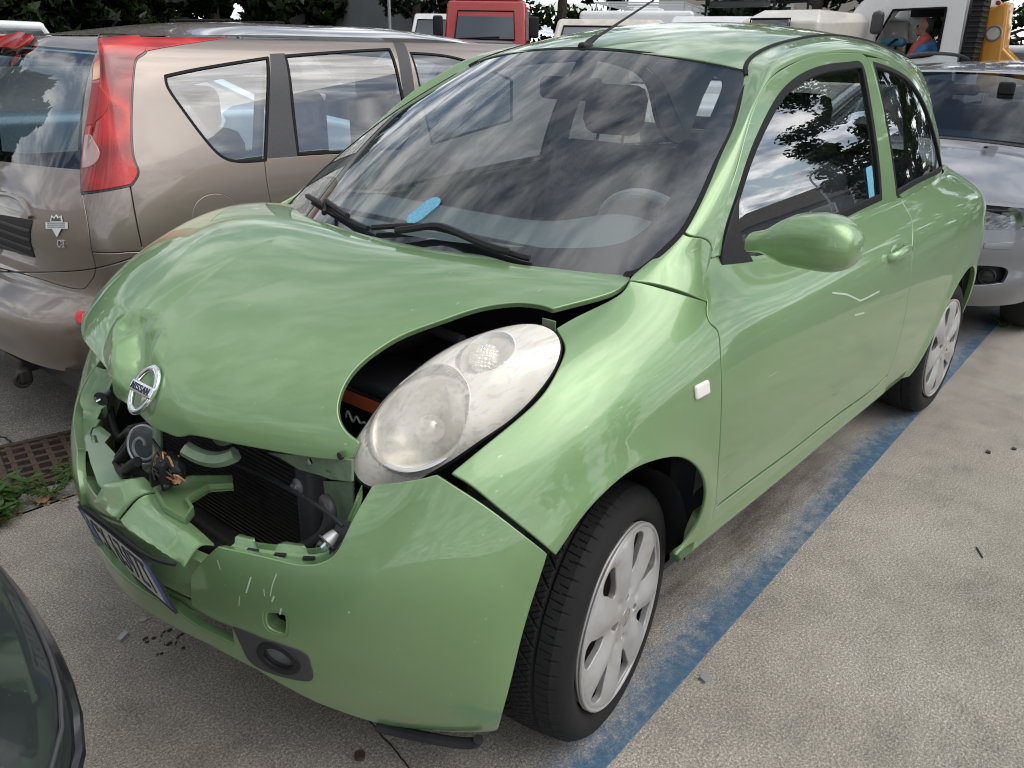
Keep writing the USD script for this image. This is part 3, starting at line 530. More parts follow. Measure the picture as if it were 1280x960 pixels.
# ---- silver blue car behind: front end. columns from its right (low y) side round the nose to its left
D2 = {
'n_lamp': [(3.9014,1.296,1),(3.7032,1.3137,1),(3.714,1.2387),(3.7654,1.2094),(3.8062,1.1561),(3.8578,1.0182),(3.8901,0.8226),(3.8837,0.7774),(3.9132,0.7353,1),(4.0367,0.7187),(4.1012,0.7107,1),(4.1967,0.9348),(4.2894,1.1089),(4.3713,1.2076)],
'n_wedge': [(3.7053,1.3041,1),(3.3444,1.3137,1),(3.3371,1.3137,1),(3.7122,1.2349,1)],
'n_amber': [(3.9647,1.2331),(4.301,1.2089),(4.2329,1.1752),(4.22,1.1267),(4.2798,1.1061,1),(4.3374,1.1729)],
'n_clear': [(4.1763,0.9069,1),(4.1021,0.9057),(4.0264,0.8569),(4.0514,0.8133),(4.1229,0.7951,1)],
'n_redc': [(4.2802,1.0937,1),(3.9942,1.0809),(3.9584,1.0375),(4.0034,0.9861),(4.1914,0.9438,1)],
'n_rearwin': [(5.6441,1.2432,1),(5.3879,1.2551),(4.4177,1.2334,1),(4.1303,0.786,1),(4.399,0.7773),(4.7359,0.7641),(5.3067,0.7357,1)],
'n_hi': [(5.5735,1.2986),(5.4901,1.3137),(5.4264,1.3185),(5.288,1.2976),(5.1064,1.2724),(5.1289,1.226),(5.3802,1.2225),(5.5001,1.2298)],
'n_qwin': [(3.6689,1.1293,1),(3.4858,1.1639),(3.2041,1.2075,1),(3.3478,0.7766,1),(3.5064,0.7907),(3.5699,0.8541),(3.6469,1.0143),(3.6752,1.0917)],
'n_pillar': [(3.1876,1.2276,1),(3.1104,1.2323,1),(3.16,1.0018),(3.1929,0.7769,1),(3.3506,0.7802,1)],
'n_rdwin': [(3.1141,1.2158,1),(2.8377,1.239),(2.5141,1.2616,1),(2.5351,1.0166),(2.5272,0.8425,1),(2.6236,0.7713,1),(2.9047,0.7783),(3.1861,0.7868,1),(3.1521,1.0015)],
'n_bpillar': [(2.4648,1.3137,1),(2.3938,1.3074,1),(2.4477,1.0371),(2.4554,0.8578,1),(2.5172,0.8419,1),(2.5234,1.0545)],
'n_fwin': [(2.3971,1.238,1),(2.1545,1.22),(1.9497,1.1631),(1.7311,1.0795,1),(1.7993,0.8631,1),(2.4161,0.7754,1),(2.4135,1.0128)],
'n_seamv': [(3.9145,0.7265),(3.9115,0.6106),(3.9084,0.5028)],
'n_seamh': [(4.0631,0.5028),(3.9902,0.4967),(3.911,0.4897),(6.5372,0.0531)],
'n_gate': [(4.1004,0.7079),(4.0629,0.5989),(4.0631,0.5028),(4.0692,0.4571),(4.0944,0.4172),(4.1321,0.3843),(4.1563,0.3659),(4.3491,0.3617),(4.7478,0.3457),(5.1592,0.3153)],
'n_doorseam': [(3.3515,0.7769),(3.3642,0.6836),(3.3653,0.5935),(3.3616,0.4836)],
'n_fuel': [(3.6127,0.5771),(3.5082,0.5697),(3.592,0.6663)],
'n_reflector': [(4.1103,0.2794,1),(4.0865,0.2771,1),(4.0637,0.2288,1),(4.082,0.2357,1)],
'n_ledge': [(4.9377,0.2906),(4.6168,0.2938),(4.294,0.3106),(4.1201,0.3064),(3.9859,0.2724)],
'n_crease': [(4.4331,0.2217),(4.1719,0.2253),(4.056,0.2009)],
'n_plate': [(5.005,0.5401,1),(4.5827,0.5727),(4.3283,0.5845,1),(4.3863,0.4485,1),(4.7067,0.4331),(5.2666,0.3776,1)],
'n_badge': [(4.1934,0.5807),(4.1428,0.5858),(4.198,0.614)],
'n_ci': [(4.1827,0.5208),(4.1579,0.5207)],
'n_gateledge': [(4.9287,0.627),(4.6206,0.6503),(4.4712,0.6524),(4.3828,0.6301),(4.3357,0.5951)],
}
# ---------------------------------------------------------------- ground
def sheet(name,pts,z,material,label,cat,kind='structure',hole=None,step=None):
    pg=Polygon(pts)
    v,f=trimesh.creation.triangulate_polygon(pg,engine='earcut'); v=np.c_[v,np.full(len(v),z)]
    t=trimesh.Trimesh(v,f,process=False)
    if t.face_normals[0][2]<0: t.invert()
    return single(name,t,material,label,cat,kind=kind,smooth=False)
def concrete(name,a,b,speck=.5):
    n={'g':('geometry',{}),'big':('noise_texture',{'scale':.9,'detail':7.0,'roughness':.62}),'br':('rgb_ramp',{'ramp':[(.30,a),(.72,b)]}),
       'st':('noise_texture',{'scale':3.2,'detail':8.0,'roughness':.75}),'sr':('rgb_ramp',{'ramp':[(.33,(.62,)*3),(.46,(.86,)*3),(.58,(1,1,1))]}),
       'fi':('noise_texture',{'scale':150.0,'detail':4.0,'roughness':.8}),'fr':('rgb_ramp',{'ramp':[(.32,(.18,)*3),(.44,(.72,)*3),(.53,(1.0,)*3),(.61,(1.6,1.57,1.5)),(.72,(2.6,2.5,2.35))]}),
       'f2':('noise_texture',{'scale':330.0,'detail':2.0,'roughness':.6}),'f2r':('rgb_ramp',{'ramp':[(.34,(.35,)*3),(.46,(.9,)*3),(.56,(1.1,)*3),(.68,(1.9,)*3)]}),
       'm1':('mix_color',{'blend_type':'multiply','fac':1.0,'use_clamp':False}),'m2':('mix_color',{'blend_type':'multiply','fac':speck,'use_clamp':False}),'m3':('mix_color',{'blend_type':'multiply','fac':speck*.8,'use_clamp':False}),
       'b':('bump',{'strength':.8,'distance':.004}),'p':('principled_bsdf',{'roughness':.88,'specular_ior_level':.3})}
    l=[('g.position',x+'.vector') for x in ('big','st','fi','f2')]+[('big.fac','br.fac'),('st.fac','sr.fac'),('fi.fac','fr.fac'),('f2.fac','f2r.fac'),('br.color','m1.a'),('sr.color','m1.b'),('m1.result','m2.a'),('fr.color','m2.b'),('m2.result','m3.a'),('f2r.color','m3.b'),('m3.result','p.base_color'),('fi.fac','b.height'),('b.normal','p.normal')]
    return mat(name,n,l)
concrete('concrete',(.305,.276,.236),(.46,.424,.370),.85)
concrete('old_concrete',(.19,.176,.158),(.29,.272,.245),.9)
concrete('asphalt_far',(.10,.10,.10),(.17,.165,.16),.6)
sheet('ground',[(-400,-400),(400,-400),(400,400),(-400,400)],-.03,'asphalt_far','flat dark ground of the car park out to the horizon','ground')
sheet('concrete_slab',[(-5.2,-1.19),(30,-1.19),(30,30),(-5.2,30)],0,'concrete','beige concrete parking slab under the green hatchback','slab')
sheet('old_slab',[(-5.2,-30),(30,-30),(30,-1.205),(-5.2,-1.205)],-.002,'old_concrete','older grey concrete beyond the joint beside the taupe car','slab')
mat('blue_line_paint',{'g':('geometry',{}),'n':('noise_texture',{'scale':26.0,'detail':10.0,'roughness':.85}),'n2':('noise_texture',{'scale':2.2,'detail':4.0}),'at':('attribute',{'attribute':'wear'}),
  'a1':('math',{'math_type':'multiply','value2':1.0}),'ad':('math',{'math_type':'add'}),'ad2':('math',{'math_type':'add'}),'r':('rgb_ramp',{'ramp':[(.60,(.90,)*3),(.67,(.72,)*3),(.75,(.42,)*3),(.80,(.25,)*3),(.94,(0,0,0))]}),
  'c':('rgb_ramp',{'ramp':[(.3,(.035,.085,.15)),(.7,(.08,.18,.29))]}),'p':('principled_bsdf',{'roughness':.75}),'t':('transparent_bsdf',{}),'m':('mix_closure',{}),
  'sc':('math',{'math_type':'multiply','value2':.95}),'sc2':('math',{'math_type':'multiply','value2':.35})},
  [('g.position','n.vector'),('g.position','n2.vector'),('n.fac','sc.value1'),('n2.fac','sc2.value1'),('sc.value','ad.value1'),('sc2.value','ad.value2'),('at.fac','ad2.value1'),('ad.value','ad2.value2'),('ad2.value','r.fac'),('r.color','m.fac'),('n.fac','c.fac'),('c.color','p.base_color'),('t.BSDF','m.closure1'),('p.BSDF','m.closure2')],surface='m.closure')
# blue line: outer edge sharp, inner edge worn
o0=np.array([.62,.877]); o1=np.array([-4.6,.688]); dirv=(o1-o0)/np.linalg.norm(o1-o0); nv_=np.array([dirv[1],-dirv[0]]); nv_=nv_ if nv_[1]<0 else -nv_
na,nb=80,10; W=.155; Pg=np.zeros((na,nb,3)); wear=np.zeros((na,nb))
for i in range(na):
    for j in range(nb):
        q=o0+(o1-o0)*i/(na-1)+nv_*W*j/(nb-1); Pg[i,j]=(*q,.004); wear[i,j]=.01+.36*(j/(nb-1))**1.3
mm=gridmesh(Pg); v,f,n=mm.arr(); 
if n[0][2]<0: f=f[:,::-1]; n=-n
pth=numbered('/World','parking_line'); prm=_write(pth,v,f,n,'blue_line_paint'); tag(prm,'worn blue painted bay line beside the green hatchback','parking line',kind='structure')
UsdGeom.PrimvarsAPI(UsdGeom.Mesh(prm)).CreatePrimvar('wear',Sdf.ValueTypeNames.FloatArray,'vertex').Set(Vt.FloatArray.FromNumpy(wear.ravel().astype(np.float32)))

# grime along the sill: oil and tyre dirt soaked into the slab
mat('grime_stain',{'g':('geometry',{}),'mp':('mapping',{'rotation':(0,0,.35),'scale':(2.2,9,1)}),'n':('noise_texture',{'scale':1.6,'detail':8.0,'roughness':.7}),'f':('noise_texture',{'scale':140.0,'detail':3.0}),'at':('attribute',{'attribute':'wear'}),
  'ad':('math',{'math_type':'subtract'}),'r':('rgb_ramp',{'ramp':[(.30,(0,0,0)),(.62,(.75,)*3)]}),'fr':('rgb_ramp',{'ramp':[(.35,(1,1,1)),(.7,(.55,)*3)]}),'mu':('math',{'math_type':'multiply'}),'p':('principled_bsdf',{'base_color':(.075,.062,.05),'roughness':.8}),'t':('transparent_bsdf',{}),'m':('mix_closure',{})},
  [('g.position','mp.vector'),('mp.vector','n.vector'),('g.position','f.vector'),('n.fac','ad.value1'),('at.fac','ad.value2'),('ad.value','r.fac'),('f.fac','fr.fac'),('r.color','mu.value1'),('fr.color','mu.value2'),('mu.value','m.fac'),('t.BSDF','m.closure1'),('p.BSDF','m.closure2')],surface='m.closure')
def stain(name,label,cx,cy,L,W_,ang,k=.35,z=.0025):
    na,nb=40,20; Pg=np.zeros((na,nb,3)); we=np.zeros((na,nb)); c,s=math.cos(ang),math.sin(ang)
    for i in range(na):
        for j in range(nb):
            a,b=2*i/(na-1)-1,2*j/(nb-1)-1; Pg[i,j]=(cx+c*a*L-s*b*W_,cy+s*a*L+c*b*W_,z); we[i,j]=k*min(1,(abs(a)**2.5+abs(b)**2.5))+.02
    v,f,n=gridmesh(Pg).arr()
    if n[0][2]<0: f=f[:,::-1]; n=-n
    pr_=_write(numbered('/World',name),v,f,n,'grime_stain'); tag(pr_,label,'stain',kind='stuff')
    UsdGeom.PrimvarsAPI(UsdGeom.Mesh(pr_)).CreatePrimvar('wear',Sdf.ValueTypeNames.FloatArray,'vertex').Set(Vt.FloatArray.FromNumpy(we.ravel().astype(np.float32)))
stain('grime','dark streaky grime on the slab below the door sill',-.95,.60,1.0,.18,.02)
# ---------------------------------------------------------------- the green car
def poly(name,step=.01): return Polygon(smooth_loop(D[name],step)).buffer(0)
def opn(pts,step=.01): return smooth_loop(pts,step,closed=False)
SL=Surf(SIDE); HO=Surf(HOOD); BU=Surf(BUMP); BU.flip=True
HO.flip=True
SG=Fun(lambda x,z:np.stack([x,green_side(x,z),z],-1),(-2.8,-.1),(.9,1.5)); SG.flip=True
WS=Fun(WSf,(-1,1),(0,1)); RF=Fun(ROOFf,(-2.7,-.8),(-.55,.55))
_cc=np.array([-1,0,.6])
for S,a,b in ((SL,.5,.5),(HO,.5,.3),(BU,.5,.5),(SG,.5,.5),(WS,.5,.5),(RF,.5,.5)):
    u=S.u[0]*(1-a)+S.u[-1]*a; v=S.v[0]*(1-b)+S.v[-1]*b
    if (S.nrm(u,v)*(S.ev(u,v)-_cc)).sum()<0: S.flip=not S.flip
car=thing('green_hatchback','light green three-door hatchback with crumpled bonnet and torn front bumper','car',(-1.2,0,0))
def both(name,m,mt,parent=car,label=None):
    a=part(name,m,mt,parent,label=label); b=part(name,m.mirror(),mt,parent); return a,b
# dented bonnet
dv=np.array(D['dent']); _ext=[(a,b,0) for a in np.linspace(HO.u[0]-.1,HO.u[-1]+.1,7) for b in (HO.v[0]-.1,HO.v[-1]+.15)]+[(HO.u[0]-.1,b,0) for b in np.linspace(0,1,5)]+[(HO.u[-1],b,0) for b in np.linspace(0,1,5)]+[(.75,.25,0),(.8,.5,0),(.5,.2,0),(.3,.3,0),(.85,.75,0)]
_pts=np.vstack([dv,np.array(_ext)]); _dent=LinearNDInterpolator(_pts[:,:2],_pts[:,2],fill_value=0)
def hood_disp(p,u,v):
    c=np.array([_dent(u+a,v+b) for a,b in ((0,0),(.006,0),(-.006,0),(0,.006),(0,-.006))]); 
    return c.mean(0)*.95+.0025*np.sin(u*7+v*5)*np.sin(v*6)*np.exp(-((v-.45)/.3)**2)
HO.disp=hood_disp
hp=poly('hood').buffer(-.002)
hood=part('bonnet',panel(HO,hp,.010,.012),'green_paint',car,label='crumpled bonnet, buckled at its nose')
# underside lining of the bonnet so that it reads as a folded sheet
part('bonnet_liner',panel(HO,hp.buffer(-.03),.04,0,off=-.02),'bracket_paint',hood)
# fenders
G=.0042
fp=poly('fender').buffer(-G)
def flare(c,R,w=.05,h=.010):
    def d(p,u,v):
        r=np.hypot(p[...,0]-c[0],p[...,2]-c[1]); e=np.exp(-((r-R)/w)**2); return h*e
    return d
SL.disp=lambda p,u,v: flare((.06,.31),.375,.04,.012)(p,u,v)+flare((-2.37,.30),.37,.04,.012)(p,u,v)
fender=panel(SL,fp,.02,.007)
both('front_wing',fender,'green_paint')
# door and quarter below the belt
vtop=SL.v[-1]
df=D['door_front']; db=D['door_bottom']; dr=D['door_rear']
dtop=[(dr[-1][0]-.0,vtop),(df[0][0],vtop)]
lower=Polygon(np.vstack([opn(df),opn(db),opn(dr),[(dr[-1][0]+.02,vtop)],[(df[0][0]+.03,vtop)]])).buffer(0).buffer(-G)
door=panel(SL,lower,.022,.02)
# belt line as (x,z) of the side surface's top row, to close the window frames below
bu=np.linspace(SL.u[3],SL.u[-2],60); bp=SL.base(bu,np.full(60,vtop)); belt=[(x,z) for x,y,z in bp]
ff=D['frame_front']
fr=opn(ff); x0,x1=fr[0][0],fr[-1][0]
low=[(x,z-.004) for x,z in belt if x1<x<x0-.02]
gdoor=poly('glass_door')
frame_poly=Polygon(np.vstack([fr,[(x1,np.interp(-x1,[-b[0] for b in belt],[b[1] for b in belt])-.004)],np.array(low[::-1])])).buffer(0)
frame_poly=frame_poly.buffer(-G).difference(gdoor)
for nm,mir in (('door',False),('door',True)):
    m=M(); m.add(*door.arr()); m.add(*panel(SG,frame_poly,.02,.018).arr())
    dpath=part(nm,m.mirror() if mir else m,'green_paint',car)
    if not mir: DOOR_L=dpath
    else: DOOR_R=dpath
def mboth(name,m,mt,pl,pr_):
    part(name,m,mt,pl); part(name,m.mirror(),mt,pr_)
mboth('window_seal',panel(SG,gdoor.buffer(.004).difference(gdoor.buffer(-.013)),.02,.012,off=.001),'seal_rubber',DOOR_L,DOOR_R)
mboth('window_glass',panel(SG,gdoor.buffer(-.004),.03,0,off=-.008),'side_glass',DOOR_L,DOOR_R)
# quarter panels
gq=poly('glass_quarter')
ar=opn(D['arch_rear'])
qr=opn(dr)
sillv=SL.v[0]
# rear arch: mirror the traced front half of the arch about its centre to close its far side
cxu=np.interp(2.36,[-x for x in SL.base(np.linspace(SL.u[0],SL.u[-1],200),np.full(200,.3))[:,0]],np.linspace(SL.u[0],SL.u[-1],200))
th=np.linspace(np.pi,0,30)
archp=Point(0,0)
def side_circle(cx,cz,R):
    """circle in x,z turned into u,v of the side surface"""
    uu=np.linspace(SL.u[0],SL.u[-1],150); out=[]
    U,V=np.meshgrid(np.linspace(SL.u[0],SL.u[-1],240),np.linspace(SL.v[0],SL.v[-1],120),indexing='ij'); p=SL.base(U.ravel(),V.ravel())
    from scipy.spatial import cKDTree
    t=cKDTree(p[:,[0,2]]*[1,1])
    for a in np.linspace(0,2*np.pi,72,endpoint=False):
        q=(cx+R*math.cos(a),max(cz+R*math.sin(a),.20)); k=t.query(q)[1]
        out.append((U.ravel()[k],V.ravel()[k]))
    return Polygon(out).buffer(0)
def circ_uv(cx,cz,R):
    # Newton on (x,z)
    pts=[]
    for a in np.linspace(0,2*np.pi,64,endpoint=False):
        tx,tz=cx+R*math.cos(a),cz+R*math.sin(a)*(1.02)
        u=float(np.interp(-tx,-SL.base(SL.u,np.full(len(SL.u),.35))[:,0],SL.u)); v=float(np.interp(tz,[.28,.38,.53,.70,.83],[SL.v[0],SL.v[1],SL.v[2],SL.v[3],SL.v[4]]))
        if tz<.29: v=SL.v[0]-.05+(tz-.29)*.2
        for _ in range(12):
            if tz<.29: break
            p=SL.base(u,v); e=np.array([tx-p[0],tz-p[2]]); h=1e-3
            J=np.stack([(SL.base(u+h,v)-p)[[0,2]]/h,(SL.base(u,v+h)-p)[[0,2]]/h],1); du=np.linalg.solve(J,e); u+=float(np.clip(du[0],-.2,.2)); v+=float(np.clip(du[1],-.1,.1))
        pts.append((u,v))
    return Polygon(pts).buffer(0)
rear_arch=circ_uv(-2.36,.305,.355)
sill_top=[(SL.u[4],D['door_bottom'][0][1]),(dr[0][0],dr[0][1])]
quarter=Polygon(np.vstack([qr,[(dr[-1][0]+.02,vtop),(SL.u[-1],vtop),(SL.u[-1],sillv),(dr[0][0]+.02,sillv)],[(dr[0][0],dr[0][1]-.01)]])).buffer(0).buffer(-G*.5)
quarter=quarter.difference(rear_arch)
zt=[(-1.668,1.443),(-1.75,1.440),(-1.90,1.425),(-2.05,1.392),(-2.2,1.335),(-2.33,1.25),(-2.42,1.17)]
xr0=ff[-1][0]
fq=[(x+(-.012),z) for x,z in fr if z<1.445 and x<-1.62]
qpoly=Polygon([*fq[::-1],*zt[1:],(-2.50,1.10),(-2.60,1.03),*[(x,z-.003) for x,z in belt if -2.66<x<xr0-.01][::-1]]) if False else None
fr_q=[p for p in fr if p[0]<-1.63]
qpoly=Polygon([(p[0],p[1]) for p in fr_q[::-1]]+zt+[(-2.52,1.10),(-2.62,1.03)]+[(x,z-.003) for x,z in belt if -2.66<x<xr0-.01][::-1]).buffer(0).buffer(-G*.5).difference(gq)
m=M(); m.add(*panel(SL,quarter,.022,.02).arr()); m.add(*panel(SG,qpoly,.02,.015).arr())
QL,QR=both('rear_quarter',m,'green_paint')
mboth('quarter_seal',panel(SG,gq.buffer(.004).difference(gq.buffer(-.008)),.02,.01,off=.001),'seal_rubber',QL,QR)
mboth('quarter_glass',panel(SG,gq.buffer(-.003),.03,0,off=-.006),'side_glass',QL,QR)
# sill
sl=Polygon(np.vstack([[(df[-1][0]-.03,df[-1][1]-.012)],np.array(opn(db))-[0,.012],[(dr[0][0]+.03,dr[0][1]-.012)],[(dr[0][0]+.03,sillv),(df[-1][0]-.06,sillv)]])).buffer(0)
_od=SL.disp
SL.disp=lambda p,u,v: .012*np.exp(-((p[...,2]-.345)/.022)**2)
both('sill',panel(SL,sl,.02,.03),'green_paint')
SL.disp=_od
# pillars and roof rail: a strip bent from the windscreen / roof edge to the door seam
def hermite(a,ta,b,tb,t):
    t=t[:,None]; return (2*t**3-3*t**2+1)*a+(t**3-2*t**2+t)*ta+(-2*t**3+3*t**2)*b+(t**3-t**2)*tb
Lp=np.array(D['fender_top']+D['ws_edge']+D['roof_edge']+[(-1.85,.415,float(RF.ev(-1.85,.415)[2])),(-2.1,.405,float(RF.ev(-2.1,.405)[2])),(-2.3,.395,float(RF.ev(-2.3,.395)[2])),(-2.45,.39,float(RF.ev(-2.45,.39)[2])),(-2.56,.385,float(RF.ev(-2.56,.385)[2]))])
sgp=[p for p in D['frame_front'] if p[1]<1.452 or p[0]>-1.5]
Rxz=[(-.403,1.01),(-.445,1.06),(-.535,1.16),(-.620,1.236),(-.720,1.312),(-.810,1.362),(-.866,1.386)]
Rxz+= [(-.930,1.406),(-1.02,1.423),(-1.15,1.440),(-1.33,1.452),(-1.56,1.457),(-1.85,1.431),(-2.10,1.377),(-2.30,1.27),(-2.45,1.145),(-2.56,1.06)]
Rp=[D3 for D3 in [SL.base(*D['door_front'][2][:2]),SL.base(*D['door_front'][0][:2])]]+[np.array([x,float(green_side(x,z)),z]) for x,z in Rxz]
Rp=np.array(Rp); K=min(len(Lp),len(Rp)); T=np.linspace(0,1,9); G_=[]
for k in range(K):
    L,R=Lp[k],Rp[k]; d=np.linalg.norm(L-R)
    if k<2:
        # on the wing itself
        ua,va=(D['fender'][[9,11][k]][0],D['fender'][[9,11][k]][1]) if False else (None,None)
        tr=np.array([0,-.15,1.0]); tl=np.array([-.1,-.8,.25])
    else:
        tr=np.array([.0,-.25-.5*(R[2]-1.0)*.6,1.0]); tl=np.array([-.1,-1.0,.2]) if k<9 else np.array([0,-1.0,.28])
        if k>=13: tl=np.array([-.25,-1.0,.3]); tr=np.array([.25,-.35,.9])
    tr=tr/np.linalg.norm(tr)*d*.95; tl=tl/np.linalg.norm(tl)*d*.95
    G_.append(hermite(R,tr,L,tl,T))
G_=np.array(G_)
from scipy.optimize import least_squares as _ls
# the first two rows lie on the wing
for k,(a,b) in enumerate([(D['fender'][9],D['door_front'][2]),(D['fender'][11],D['door_front'][0])]):
    w=np.linspace(0,1,9)[:,None]; uv=np.array(b[:2])*(1-w)+np.array(a[:2])*w; G_[k]=SL.base(uv[:,0],uv[:,1])
PS=Surf(G_); 
if (PS.nrm(PS.u[6],PS.v[4])*np.array([0,1,1])).sum()<0: PS.flip=True
um=PS.u; v0,v1=PS.v[0],PS.v[-1]
seamu=um[3]; 
root_=Polygon([(um[1]+.001,v0),(um[2]+.02,v0),(um[3],v1),(um[1]+.001,v1)]).buffer(-.0015)
pill=Polygon([(um[2]+.026,v0),(um[-1],v0),(um[-1],v1),(um[3]+.006,v1)]).buffer(-.0015)
both('wing_root',panel(PS,root_,.015,.012),'green_paint')
both('roof_pillar',panel(PS,pill,.02,.012),'green_paint')
# roof
rf=Polygon([(-.80-.36*y*y-.012,y) for y in np.linspace(-.485,.485,25)]+[(x,y+.004-.006) for x,y,z in Lp[9:]]+[(-2.62,.36),(-2.66,.2),(-2.68,0),(-2.66,-.2),(-2.62,-.36)]+[(x,-y+.002) for x,y,z in Lp[9:][::-1]]).buffer(0)
roof=part('roof',panel(RF,rf,.03,.012),'green_paint',car)
dit=[np.array([x,y+.004,z-.003]) for x,y,z in Lp[8:]]
for s in (1,-1): part('roof_seal',tube(curve(np.array(dit)*[1,s,1],4),.008,6),'seal_rubber',roof)
# windscreen
w=D['ws']; half=[p for p in opn([q for q in w[:10]]+[(.985,1.0)])]
right=[(abs(a),b) for a,b in half]
# the traced outline runs up the left edge and is mirrored for the other side; across the base it follows the bonnet
top=[(a,1.018-.012*(abs(a))**2) for a in np.linspace(.95,-.95,21)]
wpoly=Polygon(right+top+[(-a,b) for a,b in right[::-1]]).buffer(0).buffer(.002)
base=Polygon([(-1.2,-.12),(1.2,-.12),(1.2,.5),(-1.2,.5)])
wpoly=unary_union([wpoly,Polygon([(-.93,-.06),(.93,-.06),(.93,.05),(-.93,.05)])]).buffer(0)
ws_=part('windscreen',panel(WS,wpoly,.04,0,off=0),'windscreen_glass',car)
inner=affinity.scale(wpoly,1,1).buffer(-.055)
ix0,iy0,ix1,iy1=wpoly.bounds
inner=Polygon(smooth_loop([(-.90,.10),(-.80,.075),(-.4,.055),(0,.05),(.4,.055),(.74,.075),(.89,.12),(.945,.25),(.955,.5),(.92,.8),(.885,.92),(.80,.957),(.4,.972),(0,.976),(-.4,.972),(-.80,.957),(-.885,.92),(-.92,.8),(-.955,.5),(-.945,.25)],.02))
part('windscreen_border',panel(WS,wpoly.difference(inner),.03,0,off=-.004),'frit_black',ws_)
part('windscreen_seal',panel(WS,wpoly.buffer(.010).difference(wpoly.buffer(-.004)),.03,.01,off=.0015),'seal_rubber',ws_)
# ---------------------------------------------------------------- bumper
UB=BU.u[0]+BU.u[-1]
mir=lambda L:[(UB-p[0],p[1])+tuple(p[2:]) for p in L]
bt=D['bump_top']; barch=D['bump_arch']; bbot=D['bump_bot'][1:]
halfL=list(map(tuple,opn(bt)))+[tuple(p) for p in opn([D['slot_low'][0]]+D['slot_low'][1:])]
outer=[tuple(p) for p in opn(D['bump_seam'])][::-1]
bottom=[tuple(p) for p in ([(1.849,.014),(1.835,.005),(1.80,.003),(1.70,.006),(1.6076,.0205),(1.5307,.0529),(1.4762,.0737),(1.4238,.1012),(1.3612,.13),(1.25,.150),(UB/2+.02,.155)])]
arch=[tuple(p) for p in opn(barch)]
cb=[(UB/2,D['slot_low'][-1][1]-.01)]
loopL=[(UB/2,.155)]+[tuple(p) for p in bottom[::-1]]+arch[::-1]+outer+halfL
loopL=loopL+[(UB/2,halfL[-1][1]-.004)]
bl=Polygon(loopL).buffer(0); brr=affinity.scale(bl,-1,1,origin=(UB/2,0))
bpoly=unary_union([bl.buffer(.0005),brr.buffer(.0005)]).buffer(-.002)
fog=poly('fog'); tow=poly('tow_hole'); fogl=poly('fog_lamp')
hole=unary_union([fog,tow,affinity.scale(fog,-1,1,origin=(UB/2,0))])
bumper=part('front_bumper',panel(BU,bpoly.difference(hole),.018,.02),'green_paint',car,label='green front bumper split open at its centre')
# recessed centre panel and slats
xs=[bt[-4][0],UB-bt[-4][0]]; um_=UB/2; z1=bt[-4][1]
v_=[D['slot_low'][-1][1],bt[-3][1],bt[-5][1]]
cp=sbox(UB-bt[-4][0]-.01,v_[1]+.005,bt[-4][0]+.01,v_[2]+.012)
part('centre_panel',panel(BU,cp,.03,.03,off=-.012),'green_paint',bumper)
part('slot_bar',panel(BU,sbox(UB-bt[-1][0]-.0,v_[1]-.045,bt[-1][0]+.02,v_[1]-.022),.03,.03,off=-.022),'green_paint',bumper)
part('slot_backing',panel(BU,sbox(UB-bt[-1][0]-.10,.17,bt[-1][0]+.10,v_[2]+.03),.05,0,off=-.055),'ink_black',bumper)
part('corner_backing',panel(BU,sbox(BU.u[-1]-.50,.1,BU.u[-1]-.12,BU.v[-1]*.90),.04,0,off=-.045),'ink_black',bumper)
# fog lamp surround with its round lens
fs=panel(BU,fog.buffer(-.003).difference(fogl),.015,.02,off=.002)
fsp=part('fog_surround',fs,'grey_plastic',bumper)
part('fog_lens',panel(BU,fogl.buffer(.006),.02,0,off=-.012),'fog_grey',fsp)
part('fog_rim',panel(BU,fogl.buffer(.004).difference(fogl.buffer(-.006)),.01,.008,off=.005),'black_plastic',fsp)
tr_=panel(BU,tow.buffer(.003).difference(tow.buffer(-.006)),.01,.03,off=-.001)
part('towing_eye_hole',tr_,'green_paint',bumper)
# shelf behind the crown edge, with clips
def resample(P,n):
    P=np.array(P,float); d=np.r_[0,np.cumsum(np.linalg.norm(np.diff(P,axis=0),axis=1))]; t=np.linspace(0,d[-1],n); return np.stack([np.interp(t,d,P[:,k]) for k in range(3)],1)
oe=opn(bt[3:13]); OE=BU.ev(oe[:,0],oe[:,1]); OE=resample(OE,60)
CL=np.array(D['clip'])[1:11].copy(); CL[:,2]=.583
start=OE[0]+np.array([-.05,-.06,-.01]); 
# inner edge: clip tabs as a square wave
base_in=resample(curve(np.vstack([[start],OE[14]+np.array([-.045,-.05,-.012]),OE[26]+np.array([-.045,-.045,-.010]),OE[40]+np.array([-.04,-.02,-.006]),OE[52]+np.array([-.035,0,-.003]),OE[-1]+np.array([-.035,.0,-.002])]),6),120)
OE2=resample(OE,120); tdir=np.gradient(base_in,axis=0); tdir/=np.linalg.norm(tdir,axis=1,keepdims=True); side=np.cross(tdir,[0,0,1]); 
if side[60][0]>0: side=-side
wv=np.clip(3*np.sin(np.linspace(0,2*np.pi*3.6,120)-1.0),-1,1)*.5+.5; fade=np.clip((np.arange(120)-18)/10,0,1)
inner_=base_in+side*(.015*wv*fade)[:,None]
rows=[OE2-[0,0,.001],OE2*.75+base_in*.25-[0,0,.008],OE2*.35+base_in*.65-[0,0,.010],base_in-[0,0,.006],base_in+[0,0,.006]+side*.003,inner_+[0,0,.007],inner_-[0,0,.02]]
rows=np.array(rows)[:,14:]; sh=gridmesh(rows)
if sh.arr()[2][:200,2].mean()<0: sh=gridmesh(rows,flip=True)
both('bumper_shelf',sh,'green_paint',bumper)
sl_=M()
for k in (48,66,84,102):
    c=OE2[k]*.30+base_in[k]*.70; sl_.tm(bx((.022,.008,.004),c+[0,0,-.006],rot('z',math.degrees(math.atan2(tdir[k][1],tdir[k][0])))),False)
